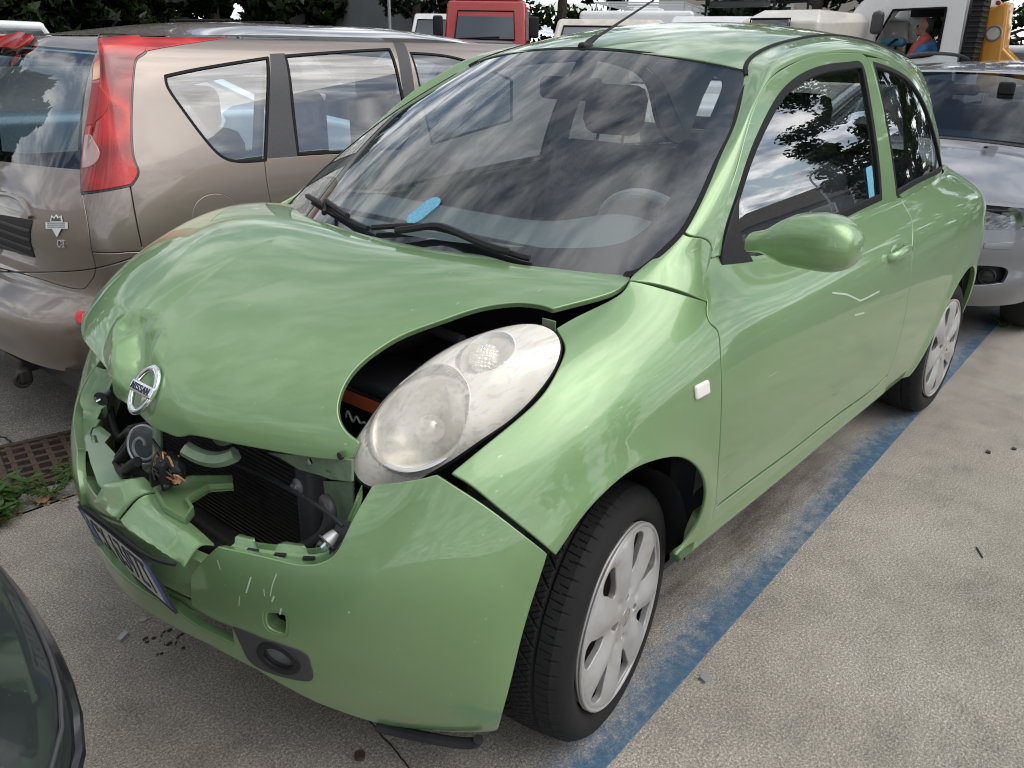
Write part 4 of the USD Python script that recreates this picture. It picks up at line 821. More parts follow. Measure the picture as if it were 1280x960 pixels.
tag(stage.GetPrimAtPath(part('clip_slot',sl_,'ink_black',bumper)),kind='stuff')
# torn centre flap (the bar between the grille halves)
F=np.array(D['flap']); fr_=F[:4]; bk=F[4:][::-1]
na_=40; fe=resample(fr_,na_); be=resample(bk,na_)
rng=np.random.default_rng(3)
rows=[]
for t in np.linspace(0,1,14):
    q=fe*(1-t)+be*t; q=q+np.array([0,0,1])*(.022*math.sin(math.pi*t*.8)+.004*np.sin(np.linspace(0,9,na_)))[:,None]*(.5+.5*math.sin(math.pi*t)); rows.append(q)
FL=np.array(rows)
jag=np.convolve(rng.normal(0,.004,(na_,)),np.ones(5)/5,'same'); FL[0,:,0]+=jag
cut=14
fl=M()
for a,b in ((0,cut),(cut,na_)):
    seg=FL[:,a:b].copy()
    if a==0:
        for t in range(14): seg[t,-1]+=np.array([0,-.010*(1-t/13)**1.5,-.006*(1-t/13)])
    else:
        for t in range(14): seg[t,0]+=np.array([0,.004*(1-t/13),.004*(1-t/13)])
    g=gridmesh(seg); 
    if g.arr()[2][:,2].mean()<0: g=gridmesh(seg,flip=True)
    v,f,n=g.arr(); fl.add(v,f,n); lo=seg-[0,0,.004]; gl=gridmesh(lo); gl=gl if gl.arr()[2][:,2].mean()<0 else gridmesh(lo,flip=True); fl.add(*gl.arr())
    rim=np.concatenate([seg[0],seg[1:,-1],seg[-1][::-1][1:],seg[::-1,0][1:]]); R2=np.stack([rim,rim-[0,0,.004]]); fl.add(*gridmesh(R2).arr())
part('torn_flap',fl,'green_paint',bumper,label='torn split strip of bumper above the number plate')
sp_f=Polygon([(p[0],p[1]) for p in D['shelf_fill']]).buffer(.004).buffer(-.004); tm=prism(sp_f,.006); tm.apply_translation((0,0,.574)); part('bumper_shelf',tm,'green_paint',bumper)
# raised tray with an arm behind the flap
tp_=Polygon([(p[0],p[1]) for p in D['tray']]).buffer(.004).buffer(-.004); tz=.594
tm=prism(tp_,.006); tm.apply_translation((0,0,tz)); tray=part('grille_tray',tm,'green_paint',bumper)
tm=prism(tp_.difference(tp_.buffer(-.006)),.016); tm.apply_translation((0,0,tz+.002)); part('tray_flange',tm,'green_paint',tray)
# black strip under the flap and number plate
pl=np.array(D['plate']); ex=pl[1]-pl[0]; ey=pl[0]-pl[3]; W_,H_=np.linalg.norm(ex),.112
T_=frame((pl[0]+pl[1]+pl[2]+pl[3])/4,ex,ey)
W_=.52
def onplate(m,dz=0): m=m.copy(); m.apply_translation((0,0,dz)); m.apply_transform(T_); return m
plate=part('number_plate',onplate(rbox((W_,H_,.003),(0,0,0),.0014)),'plate_white',bumper,label='white number plate with blue ends')
for s in (-1,1): part('blue_band',onplate(bx((.042,H_-.006,.0008),(s*(W_/2-.024),0,.0019))),'plate_blue',plate)
tm_=meshkit.text_mesh('CX 639ZT',.080,.0014); b_=tm_.bounds; tm_.apply_translation((-(b_[0][0]+b_[1][0])/2,-.038,0)); tm_.apply_scale([.395/(b_[1][0]-b_[0][0]),1,1])
part('plate_lettering',onplate(tm_,.0016),'ink_black',plate,smooth=False)
rimp=prism(sbox(-W_/2-.001,-H_/2-.001,W_/2+.001,H_/2+.001).buffer(.0015).difference(sbox(-W_/2,-H_/2,W_/2,H_/2)),.006)
part('plate_frame',onplate(rimp,-.003),'black_plastic',plate)
tp=[T_[:3,3]+T_[:3,0]*a+T_[:3,1]*(H_/2+b)+T_[:3,2]*c for a,b,c in ((-.27,.006,-.006),(-.1,.012,-.004),(.1,.014,-.004),(.24,.008,-.008),(.31,-.005,-.03))]
part('plate_backing',tube(curve(tp,5),.004,8),'black_plastic',bumper)
# lower lip
lip=np.array(D['chin'])
for s in (1,-1): part('chin_strip',tube(curve(lip*[1,s,1],5),.011,8),'black_plastic',bumper)
for k,L in enumerate(D['bump_scratch']):
    part('scratch',panel(BU,LineString(L).buffer(.0010 if k%3 else .0017,cap_style='flat'),.01,0,off=.0008),'scratch_white',bumper)
for L in D['door_scratch']: part('scratch',panel(SL,LineString(L).buffer(.0025,cap_style='flat'),.01,0,off=.0008),'scratch_white',DOOR_L)
# ---------------------------------------------------------------- engine bay
bay=M()
part('engine_bay',join(span((.30,-.62,.28),(.31,.62,.60)),span((-.30,-.66,.25),(-.29,.66,.99)),span((-.30,-.66,.24),(.10,.66,.25)),span((.10,-.45,.24),(.42,.45,.25))),'ink_black',car)
both('inner_wing',M().tm(span((-.3,.60,.25),(.30,.605,.86))),'ink_black')
rad=part('radiator',span((.40,-.36,.34),(.425,.275,.70)),'radiator_black',car)
fins=[bx((.006,.60,.0035),(.4285,-.05,.345+.0115*k)) for k in range(31)]
part('radiator_fin',join(*fins),'dark_steel',rad); tag(stage.GetPrimAtPath(rad+'/radiator_fin'),kind='stuff')
rt=part('radiator_tank',rbox((.05,.055,.36),(.425,.275,.52),.012),'grey_plastic',rad)
part('mount_bolt',lathe([(0,-.02),(.018,-.02),(.018,.0),(.010,.004),(.010,.012),(0,.012)],16,'x',D['bolt']),'galvanised',rad)
part('coolant_pipe',tube(curve(D['pipe'],6),.013,10),'grey_plastic',car)
br=np.array(D['bracket']); bq=[(y,z) for x,y,z in br]
def xprism(pts,x,t): # polygon in (y,z) at x, thickness t
    return prism(Polygon(pts),t,np.array([[0,0,1,x],[1,0,0,0],[0,1,0,0],[0,0,0,1]],float))
bp_=Polygon(bq).buffer(0).difference(unary_union([Point(br[3][1]-.03,br[3][2]+.02).buffer(.009),Point(br[4][1]-.005,br[4][2]+.012).buffer(.006)]))
brk=part('front_panel',xprism(bp_.exterior.coords,.455,.006) if False else prism(bp_,.006,np.array([[0,0,1,.455],[1,0,0,0],[0,1,0,0],[0,0,0,1]],float)),'bracket_paint',car)
part('top_rail',rbox((.05,.74,.03),(.42,-.04,.70),.01),'bracket_paint',brk)
part('bolt',lathe([(0,0),(.008,0),(.008,.006),(0,.007)],8,'x',(br[5]+[.004,-.02,.05])),'dark_steel',brk)
sp_=np.array(D['side_plate']); part('side_plate',xprism([(y,z) for x,y,z in sp_],.434,.004),'bracket_paint',brk)
part('crash_beam',rbox((.05,1.0,.10),(.52,0,.40),.015),'dark_steel',car)
part('wire_loom',tube(curve(D['wirecable'],6),.0045,8),'black_plastic',car)
for k,r in (('hose1',.011),('hose2',.010),('hose3',.009)): part('hose',tube(curve(D[k],8),r,10),'black_plastic',car)
# horn: disc with spiral on a bent bracket
Th=frame(D['horn'],(-.35,.75,.15),(-.25,-.2,.95)); hn=lathe([(0,.006),(.012,.008),(.03,.006),(.040,.004),(.043,-.002),(.042,-.012),(.02,-.03),(0,-.03)],40,'y'); hn.apply_transform(rot('x',90)); 
if (Th[:3,2]@(CAM-np.array(D['horn'])))<0: Th[:3,2]*=-1; Th[:3,0]*=-1
hn.apply_transform(Th); horn=part('horn',hn,'graphite_paint',car)
spi=[Th[:3,3]+Th[:3,0]*(.006+.0052*a)*math.cos(a)+Th[:3,1]*(.006+.0052*a)*math.sin(a)+Th[:3,2]*.0085 for a in np.linspace(0,2.0*np.pi,50)]
part('horn_spiral',tube(spi,.0035,6),'galvanised',horn)
part('horn_ring',tube([Th[:3,3]+Th[:3,0]*.041*math.cos(a)+Th[:3,1]*.041*math.sin(a)+Th[:3,2]*.002 for a in np.linspace(0,2*np.pi,40)],.004,6),'galvanised',horn)
hc=np.array(D['horn']); part('horn_bracket',tube(curve([hc+[-.02,.03,.05],hc+[-.005,.045,.0],hc+[.0,.03,-.045],hc+[.0,-.01,-.055]],6),.010,8),'bracket_paint',horn)
wd=np.array(D['wad']); rng=np.random.default_rng(8)
for k in range(14):
    q=[wd+rng.normal(0,.022,3)*[.6,1,.8] for _ in range(5)]; part('loose_wire',tube(curve(q,5),.0022 if k%4 else .006,5),['black_plastic','copper_wire','dark_steel'][k%3],car)
blob=trimesh.creation.icosphere(3,1.0); bv=blob.vertices; blob.vertices=bv*(.026+.016*meshkit.fbm(bv*3+5,4)[:,None])*[.8,1.1,1]; blob.apply_translation(wd+[-.01,0,0]); part('broken_connector',blob,'black_plastic',car)
part('bent_metal',tube(curve([wd+[-.03,.03,.05],wd+[-.06,.08,.03],wd+[-.09,.12,.045]],6),.016,6),'bracket_paint',car)
part('lock_stay',tube(curve([(.50,.06,.70),(.515,.085,.675),(.505,.11,.68),(.49,.12,.70)],6),.009,6),'bracket_paint',car)
for nm in ('bulb_l','bulb_r'):
    a,b,c=[np.array(q) for q in D[nm]]; bs=part('bulb_socket',tube([a,a*.5+b*.5,b*.9+a*.1],[.008,.012,.014],12),'galvanised',car)
    part('socket_collar',tube([b*.9+a*.1,b*1.0],[.019,.019],16),'grey_plastic',bs)
    d_=(c-b); part('bulb',tube([b+d_*t for t in np.linspace(0,1,8)],[.008,.011,.0125,.0125,.0115,.009,.006,.002],14),'bulb_glass',bs); part('filament_holder',tube([b,b+d_*.5],.004,6),'chrome',bs)
# battery under the left of the bonnet
bat=part('battery',rbox((.16,.22,.18),(.21,.30,.69),.008),'gloss_black',car)
part('battery_cover',rbox((.165,.225,.025),(.21,.30,.79),.006),'black_plastic',bat)
part('battery_label',bx((.0015,.20,.030),(.2915,.30,.752)),'orange_red',bat)
part('battery_scrawl',tube(curve([(.291,.23+.012*k,.700+.010*(k%2)+.004*math.sin(k*2.3)) for k in range(12)],5),.0022,5),'plate_white',bat)
part('battery_clamp',join(bx((.02,.26,.012),(.28,.30,.652)),bx((.01,.02,.10),(.292,.20,.65))),'dark_steel',bat)
part('air_duct',tube(curve([(.12,.05,.80),(.18,.14,.82),(.14,.22,.84),(.02,.25,.86)],6),.035,12),'black_plastic',car)
part('brace',tube([(.05,.10,.86),(.10,.40,.87)],.012,8),'grey_plastic',car)
part('headlamp_bracket',rbox((.004,.035,.03),(.03,.58,.925),.0015),'bracket_paint',car)
# ---------------------------------------------------------------- left headlamp
LP=np.array(D['lamp']); lc=np.vstack([LP,LP[:1]]); dd=np.r_[0,np.cumsum(np.linalg.norm(np.diff(lc,axis=0),axis=1))]; LC=CubicSpline(dd,lc,bc_type='periodic')(np.linspace(0,dd[-1],121))[:-1]
C0=LC.mean(0); A_=LC-C0; U_,S_,Vt_=np.linalg.svd(A_,full_matrices=False); nl=Vt_[2]; nl=nl if nl@np.array([1,.6,.6])>0 else -nl; e1=Vt_[0]; e1=e1 if e1[0]<0 else -e1; e2=np.cross(nl,e1)
def lensgrid(scale,off,bulge,R=40,pw=1.0):
    rr=np.linspace(0,1,R); P=[]
    for r in rr: P.append(C0+nl*off+(A_-nl*(A_@nl)[:,None]*0)*r*scale+nl*bulge*(1-r**2.4))
    P=np.array(P); P=np.concatenate([P,P[:,:1]],1); return P
def orient(g,P,d):
    n=g.arr()[2]; return g if (n@d).mean()>0 else gridmesh(P,flip=True)
P_=lensgrid(1,0,.075); lens=orient(gridmesh(P_),P_,nl)
lampp=thing('x','','') if False else None
hl=part('headlamp',orient(gridmesh(lensgrid(.985,-.05,-.05)),lensgrid(.985,-.05,-.05),nl),'white_plastic',car,label='left headlamp with clouded yellowed lens')
_v,_f,_n=lens.arr(); _c=_v[_f].mean(1)-C0; _a=_c@e1; _b=_c@e2; _in=(((_a+.075)/.112)**2+((_b-.0)/.092)**2<1)|(((_a-.098)/.060)**2+((_b-.022)/.043)**2<1)
def _sub(k):
    q,inv_=np.unique(_f[k],return_inverse=True); return M().add(_v[q],inv_.reshape(-1,3),_n[q])
part('lamp_lens',_sub(~_in),'lamp_lens',hl,label='clouded outer headlamp lens'); part('lamp_lens',_sub(_in),'lamp_lens_clear',hl,label='clearer round window over the main beam')
def onlens(a,b,h=0.0):
    k=((_v-C0)@e1-a)**2+((_v-C0)@e2-b)**2; j=k.argsort()[:6]; w=1/(k[j]+1e-6); return (_v[j]*w[:,None]).sum(0)/w.sum()+nl*h
part('lens_ridge',tube(curve([onlens(-.075+.112*math.cos(t),.092*math.sin(t),-.0005) for t in np.linspace(-1.9,1.5,24)],3),.0012,6),'lens_white',hl)
part('lamp_rim',tube(LC-nl*.004,.0036+.002*np.clip(np.array([(p-C0)@np.array([.3,.3,-.9]) for p in LC])/.1,0,1),8,closed=True),'seal_rubber',hl)
wallP=np.array([LC,LC-nl*.055]); wallP=np.concatenate([wallP,wallP[:,:1]],1); part('lamp_housing',gridmesh(wallP),'black_plastic',hl)
# positions on the lamp face given in (a along e1, b along e2)
def onlamp(a,b,h): return C0+e1*a+e2*b+nl*h
mainc=onlamp(-.075,.0,.0)
Tb=frame(mainc,e1,e2); 
def atlamp(m,c): m=m.copy(); T=frame(c,e1,e2); T[:3,2]=nl; m.apply_transform(T); return m
bw=trimesh.creation.revolve(np.array([(r,.085*(r/.105)**2-.055) for r in np.linspace(0,.095,12)]+[(.100,.016),(.104,.014)]),sections=48); bw.apply_scale([1.05,.86,1])
part('reflector_bowl',atlamp(bw,mainc),'reflector_silver',hl,smooth=60)
part('reflector_ring',atlamp(trimesh.creation.torus(.103,.0015,major_sections=48,minor_sections=8).apply_scale([1.05,.86,1]),onlamp(-.075,0,.010)),'white_plastic',hl) if False else None
0 and part('reflector_ring',atlamp(trimesh.creation.torus(.103,.004,major_sections=48,minor_sections=8).apply_scale([1.05,.86,1]),onlamp(-.075,0,.018)),'white_plastic',hl)
pb=trimesh.creation.icosphere(3,.028); part('main_bulb',atlamp(pb,onlamp(-.07,0,-.03)),'reflector_silver',hl,smooth=60)
for k in range(16):
    t=-.02+.0125*k
    seg=[onlamp(.045+t,-.09,.0),onlamp(.035+t,0,.016),onlamp(.045+t,.09,.0)]
tc_=onlamp(.10,.022,.022)
ind=part('indicator_cup',atlamp(trimesh.creation.revolve(np.array([(0,-.02),(.03,-.012),(.040,.012),(.046,.020),(.048,.018)]),sections=36).apply_scale([1.25,.9,1]),tc_),'white_plastic',hl,smooth=60)
ib=trimesh.creation.icosphere(4,.030); ib.apply_scale([1,.95,.7]); iv=ib.vertices; n_=iv/np.linalg.norm(iv,axis=1,keepdims=True); ib.vertices=iv+n_*(.0012*np.sign(np.sin(iv[:,0]*700)*np.sin(iv[:,1]*700)))[:,None]
part('indicator_bulb',atlamp(ib,tc_+nl*.012-e1*.008),'reflector_silver',hl,smooth=25)
fl_=[]
for k in range(26):
    b=-.075+.006*k; w=.5*math.sqrt(max(0,1-(b/.085)**2))
    if w<.1: continue
    fl_.append(tube([onlamp(.02,b,.004),onlamp(.02+.20*w,b*.92+.0,-.004)],.0022,5))
part('lamp_fluting',join(*fl_),'white_plastic',hl)
# ---------------------------------------------------------------- emblem, repeater, handle, mirror
ue,ve=D['emblem']; pe=HO.ev(ue,ve); ne=HO.base_n(ue,ve); ne=ne/np.linalg.norm(ne)
Te=frame(pe+ne*.010,np.cross([0,0,1],ne),np.array([0,0,1.0])); Te[:3,2]=ne; Te[:3,1]=np.cross(ne,Te[:3,0])
_ca,_sa=math.cos(-.2),math.sin(-.2); ne=np.array([ne[0]*_ca-ne[1]*_sa,ne[0]*_sa+ne[1]*_ca,ne[2]]); Te=frame(pe+ne*.012,np.cross([0,0,1],ne),np.array([0,0,1.0])); Te[:3,2]=ne; Te[:3,1]=np.cross(ne,Te[:3,0])
tor=trimesh.creation.torus(.041,.0072,major_sections=56,minor_sections=12); tor.apply_scale([.9,1.15,.8]); tor.apply_transform(Te); em=part('emblem',tor,'chrome',hood)
bar=rbox((.086,.025,.013),(0,0,.003),.004); bar.apply_transform(Te); part('emblem_bar',bar,'chrome',em)
tx=meshkit.text_mesh('NISSAN',.0135,.0012,bold=True); b_=tx.bounds; tx.apply_translation((-(b_[0][0]+b_[1][0])/2,-.0067,.0092)); tx.apply_transform(Te); part('emblem_lettering',tx,'ink_black',em,smooth=False)
ur,vr=D['repeater']; p_=SL.ev(ur,vr); n_=SL.base_n(ur,vr); Tr=frame(p_,np.cross(n_,[0,0,1]),np.array([0,0,1.0])); Tr[:3,2]=n_; Tr[:3,1]=np.cross(n_,Tr[:3,0])
rp=rbox((.055,.032,.012),(0,0,.003),.0058); rp.apply_transform(Tr); 
a,b=both('side_repeater',M().tm(rp,50),'lens_white')
mn=M().tm(rp,50)
uh,vh=D['handle']; p_=SL.ev(uh,vh); n_=SL.base_n(uh,vh); Thd=frame(p_,np.array([-1,0,.08]),np.cross(n_,[-1,0,.08])); Thd[:3,2]=n_; Thd[:3,1]=np.cross(n_,Thd[:3,0])
def hd(m): m=m.copy(); m.apply_transform(Thd); return m
cupm=trimesh.creation.icosphere(3,1.0); cupm.apply_scale([.05,.034,.004]);
bar_=tube(curve([(-.072,.004,-.002),(-.06,.004,.020),(-.02,.005,.031),(.03,.003,.031),(.068,.0,.021),(.078,0,-.002)],6),[.012]*31,12); bar_.apply_scale([1,1.25,.8])
mboth('door_handle',M().tm(hd(bar_),60),'green_paint',DOOR_L,DOOR_R); mboth('handle_recess',M().tm(hd(cupm),60),'green_paint',DOOR_L,DOOR_R)
mb=poly('mirror_base'); mbm=panel(SG,mb,.02,.01,off=.006); mboth('mirror_base',mbm,'black_plastic',DOOR_L,DOOR_R)
# mirror shell: superellipse sections along y
ys=np.r_[np.linspace(0,.6,12)[:-1],.6+.4*np.sin(np.linspace(0,np.pi/2,16))]; secs=[]
for t in ys:
    y=.775+.24*t
    env=[(0,.36),(.14,.42),(.26,.70),(.40,.93),(.6,1.0)]
    e=np.interp(t,[a for a,b in env],[b for a,b in env]) if t<.6 else (max(0,1-((t-.6)/.4)**3.2))**.5
    cz=1.055+.018*t+.012*math.sin(math.pi*t); hz=.061*e; hx=.072*(.35*min(1,e*2)+.65*e); cx=-.455
    ring=[]
    for a in np.linspace(0,2*np.pi,36,endpoint=False):
        ca,sa=math.cos(a),math.sin(a); rx=np.sign(ca)*abs(ca)**.8; rz=np.sign(sa)*abs(sa)**.8
        x=cx+hx*max(rx,-.35) ; ring.append((x+.015*t*-1,y,cz+hz*rz))
    secs.append(ring)
MS=np.array(secs); MS=np.concatenate([MS,MS[:,:1]],1); g=gridmesh(MS); n=g.arr()[2]; v=g.arr()[0]
if (n*(v-[-.455,.9,1.07])).sum()<0: g=gridmesh(MS,flip=True)
part('door_mirror',g,'green_paint',DOOR_L)
_v,_f,_n=g.arr(); _T=trimesh.transformations.rotation_matrix(math.radians(62),(0,0,1),(-.46,.79,1.06)); _R=_T[:3,:3]
part('door_mirror',M().add(_v@_R.T+_T[:3,3]+[-.07,-.05,-.01],_f,_n@_R.T).mirror(),'green_paint',DOOR_R,label='folded-in right door mirror')
mgl=rbox((.006,.12,.07),(-.474,.89,1.068),.003); part('mirror_glass',mgl,'chrome',DOOR_L)
# ---------------------------------------------------------------- wheels
def tyre_mesh(nth,ny,fine):
    prof=[(.212,-.012),(.222,-.004),(.238,.004),(.256,.005),(.270,-.002),(.280,-.012),(.2855,-.024)]
    yy=np.linspace(-.026,-.170,ny); tread=[(.2925-.0045*((y+.098)/.072)**2,y) for y in yy]
    back=[(.283,-.180),(.270,-.192),(.24,-.198),(.21,-.190)]
    pr_=np.array(prof+tread+back); th=np.linspace(0,2*np.pi,nth,endpoint=False)
    Rr=np.repeat(pr_[None,:,0],nth,0).copy(); Y=np.repeat(pr_[None,:,1],nth,0); TH=np.repeat(th[:,None],len(pr_),1)
    if fine:
        i0=len(prof)-1; i1=len(prof)+ny; y=Y[:,i0:i1]; t=TH[:,i0:i1]; d=np.zeros_like(y)
        def gr(x,w): return np.clip(1-np.abs(x)/w,0,1)**.5
        d=np.maximum(d,.007*gr(y+.064,.0042)); d=np.maximum(d,.007*gr(y+.118,.0042))
        def per(x,p): return (x+p/2)%p-p/2
        arc=t*.29
        sh_=(y>-.060)
        d=np.maximum(d,np.where(sh_&(y<-.030),.0045*gr(per(arc+.15*(y+.045),.0165),.0013),0)*(np.sin(arc/.0165*2.1+y*60)>-.6))
        d=np.maximum(d,np.where(y>-.040,.004*gr(per(arc,.033),.0022),0))
        mid=(y<-.066)&(y>-.116)
        d=np.maximum(d,np.where(mid,.006*gr(per(arc+.95*(y+.09),.040),.0036),0)); d=np.maximum(d,np.where(mid,.0035*gr(per(arc-.55*(y+.09),.0135),.0012),0))
        inn=(y<-.120)
        d=np.maximum(d,np.where(inn,.006*gr(per(arc-.9*(y+.14),.040),.0036),0)); d=np.maximum(d,np.where(inn,.0035*gr(per(arc+.3*y,.0125),.0012),0))
        Rr[:,i0:i1]-=d
    P=np.stack([Rr*np.cos(TH),Y,Rr*np.sin(TH)],-1); P=np.concatenate([P,P[:1]],0); g=gridmesh(P); v,f,n=g.arr()
    if (n[:,[0,2]]*v[:,[0,2]]).sum()<0: g=gridmesh(P,flip=True)
    return g
tyre_f=tyre_mesh(1500,90,True); tyre_c=tyre_mesh(420,60,True)
NS=7
def cap_f(u,v):
    r=np.hypot(u,v); a=np.arctan2(v,u); s=np.cos(NS*a)
    y=.012-.9*np.maximum(r-.13,0)**2-.020*np.exp(-(r/.03)**2)*0
    y=y+.007*np.clip((r-.05)/.06,0,1)*np.clip((.215-r)/.04,0,1)*(s*1.1)
    y=y-.006*np.exp(-((r-.062)/.012)**2)*np.clip(-np.cos(NS*a),0,1)
    y=np.where(r>.200,y-.6*(r-.200),y)
    return np.stack([u,y,v],-1)
CAPS=Fun(cap_f,(-.21,.21),(-.21,.21))
if CAPS.nrm(.05,.05)[1]<0: CAPS.flip=True
holes=[]
for k in range(NS):
    a=2*np.pi*(k+.5)/NS
    tear=Polygon(smooth_loop([(.100,0),(.116,.014),(.150,.024),(.180,.033),(.193,.020),(.195,0),(.193,-.020),(.180,-.033),(.150,-.024),(.116,-.014)],.004)); holes.append(affinity.rotate(tear,math.degrees(a),origin=(0,0)))
lug=[Point(.050*math.cos(2*np.pi*k/4+.5),.050*math.sin(2*np.pi*k/4+.5)).buffer(.0125) for k in range(4)]
capp=Point(0,0).buffer(.212,64).difference(unary_union(holes+lug)).difference(Point(0,0).buffer(.022))
cap_m=panel(CAPS,capp,.008,.016)
rim=lathe([(.205,-.03),(.19,-.05),(.17,-.075),(.06,-.075),(.0,-.07)],40,'y'); 
hub=lathe([(0,.010),(.012,.0135),(.0215,.012),(.0235,.008),(.0235,-.01)],28,'y')
def wheel(x,steer,y0,fine,ang):
    T=rot('z',steer).copy(); T[:3,3]=(x,y0,.293)
    R=rot('y',ang)
    def put(m):
        v,f,n=m.arr(); A=(T@R)[:3,:3]; return M().add(v@A.T+T[:3,3],f,n@A.T)
    w=part('wheel',put(tyre_f if fine else tyre_c),'rubber',car)
    part('hubcap',put(cap_m),'silver_cap',w); part('hubcap_rim',put(M().tm(trimesh.creation.torus(.209,.0045,major_sections=64,minor_sections=8).apply_transform(rot('x',90)).apply_translation((0,.004,0)))),'silver_cap',w); part('cap_badge',put(M().tm(hub,40)),'chrome',w)
    part('steel_rim',put(M().tm(rim,40)),'dark_steel',w)
    if fine:
        dz=M()
        for k in range(4):
            a=2*np.pi*k/4+.5; dz.tm(trimesh.creation.cylinder(.011,.012,sections=16).apply_transform(rot('x',90)).apply_translation((.05*math.cos(a),-.012,.05*math.sin(a))))
        tag(stage.GetPrimAtPath(part('lug_nuts',put(dz),'galvanised',w)),kind='stuff')
    return put
wheel(0,10.3,.785,True,20); wheel(-2.43,0,.785,False,5)
def wheel_r(x,st):
    T=rot('z',st)
    v,f,n=tyre_c.arr(); Tm=T[:3,:3]; v=v*[1,-1,1]; n=n*[1,-1,1]; v=v@Tm.T+[x,-.785,.293]; n=n@Tm.T
    part('wheel',M().add(v,f[:,::-1],n),'rubber',car)
wheel_r(0,10.3); wheel_r(-2.43,0)
# liners, floor
def liner(cx,cz,R,y0,y1,nm='arch_liner'):
    th=np.linspace(.02,np.pi+.05,40); P=np.array([[(cx+R*math.cos(a),y,cz+R*math.sin(a)) for a in th] for y in (y0,y1)])
    g=gridmesh(P); g.add(*gridmesh(np.array([[(cx,y0,cz)]*40,[(cx+R*math.cos(a),y0,cz+R*math.sin(a)) for a in th]])).arr()); both(nm,g,'black_plastic')
liner(.045,.30,.345,.50,.775); liner(-2.36,.305,.365,.50,.765)
part('underbody',join(span((-2.75,-.70,.20),(-.32,.70,.26)),span((-.32,-.48,.20),(.30,.48,.26)),span((-.36,-.70,.22),(-.32,.70,.9)),span((-2.85,-.5,.2),(-2.75,.5,.95))),'ink_black',car)
# ---------------------------------------------------------------- cabin
inn=panel(SL,lower.buffer(-.01),.05,0,off=-.06); mboth('door_trim',inn,'interior_grey',DOOR_L,DOOR_R)
mboth('frame_trim',panel(SG,frame_poly.buffer(-.001),.04,0,off=-.022),'interior_grey',DOOR_L,DOOR_R)
mboth('quarter_trim',M().add(*panel(SL,quarter.buffer(-.01),.06,0,off=-.06).arr()).add(*panel(SG,qpoly,.05,0,off=-.02).arr()),'interior_grey',QL,QR)
both('pillar_trim',panel(PS,pill.buffer(-.002),.04,0,off=-.025),'interior_light')
part('headlining',panel(RF,rf.buffer(-.01),.06,0,off=-.03),'interior_light',roof)
# tailgate
def hatch(rows,n=21,k=.36): return np.array([[(x+k*abs(y)**2.2,y,z) for y in np.linspace(-w,w,n)] for z,x,w in rows])
hrows=[(.40,-2.99,.50),(.7,-3.0,.52),(.92,-2.97,.50),(1.0,-2.90,.46),(1.05,-2.86,.44),(1.2,-2.79,.43),(1.33,-2.70,.41),(1.40,-2.60,.38),(1.43,-2.52,.36)]
tgm=gridmesh(hatch(hrows[:5])); tgm.add(*gridmesh(hatch(hrows[6:])).arr())
hs_=np.array([[(x+.36*abs(y)**2.2,y,z) for y in (sgn*w,sgn*(w-.07))] for sgn in (1,) for z,x,w in hrows[4:7]]); tgm.add(*gridmesh(hs_).arr()); tgm.add(*gridmesh(hs_*[1,-1,1]).arr())
part('tailgate',tgm,'green_paint',car)
part('rear_window',gridmesh(hatch([(1.04,-2.875,.37),(1.2,-2.80,.36),(1.32,-2.715,.33)])-[.004,0,0]),'side_glass',car)
# dashboard: top surface with a hood over the dials
dx=np.linspace(0,1,22); dy=np.linspace(-.66,.66,61); DP=np.zeros((22,61,3))
for i,t in enumerate(dx):
    for j,y in enumerate(dy):
        x=(-.06-.50*y*y)*(1-t)+(-.56)*t if t<.7 else None
        xx=(-.05-.50*y*y)+( -.57-(-.05-.50*y*y))*min(t/.72,1); b=.062*math.exp(-((y-.37)/.20)**2)
        z=.965+.02*math.sin(math.pi*min(t/.72,1)*.5)+b*np.clip((t-.18)/.45,0,1)**1.3
        if t>.72: s=(t-.72)/.28; xx=-.57-.03*math.sin(s*3)*0-.045*s+.03*s*s; z=z-.30*s**1.2
        DP[i,j]=(xx,y,z)
g=gridmesh(DP); 
if g.arr()[2][:300,2].mean()<0: g=gridmesh(DP,flip=True)
dash=part('dashboard',g,'dash_grey',car)
part('dials_hood',tube(curve([(-.50,.16,.93),(-.53,.22,.985),(-.535,.37,1.015),(-.53,.52,.985),(-.50,.58,.93)],8),.012,8),'grey_plastic',dash)
Tw=frame((-.70,.37,.93),(0,1,0),(.38,0,.92)); sw=trimesh.creation.torus(.178,.015,major_sections=48,minor_sections=10); sw.apply_transform(Tw); stw=part('steering_wheel',sw,'interior_grey',car)
pad=rbox((.16,.13,.05),(0,-.01,-.01),.02); pad.apply_transform(Tw); part('wheel_pad',pad,'interior_grey',stw)
sp=join(bx((.32,.03,.02),(0,0,-.01)),bx((.03,.16,.02),(0,-.09,-.01))); sp.apply_transform(Tw); part('wheel_spokes',sp,'interior_grey',stw)
def seat(y):
    s=part('front_seat',join(rbox((.50,.50,.16),(-1.12,y,.50),.06),),'seat_cloth',car)
    bk=rbox((.14,.48,.62),(0,0,.31),.06); bk.apply_transform(rot('y',-17)); bk.apply_translation((-1.34,y,.52)); part('seat_back',bk,'seat_cloth',s)
    hr=rbox((.10,.27,.19),(0,0,0),.048); hr.apply_transform(rot('y',-12)); hr.apply_translation((-1.55,y,1.235)); part('headrest',hr,'dark_cloth',s)
    for q in (-.06,.06): part('headrest_post',tube([(-1.52,y+q,1.10),(-1.54,y+q,1.2)],.006,8),'dark_steel',s)
seat(.36); seat(-.36)
rs=part('rear_seat',rbox((.45,1.15,.16),(-2.05,0,.50),.05),'seat_cloth',car); bk=rbox((.12,1.15,.55),(0,0,.27),.05); bk.apply_transform(rot('y',-18)); bk.apply_translation((-2.28,0,.53)); part('seat_back',bk,'seat_cloth',rs)
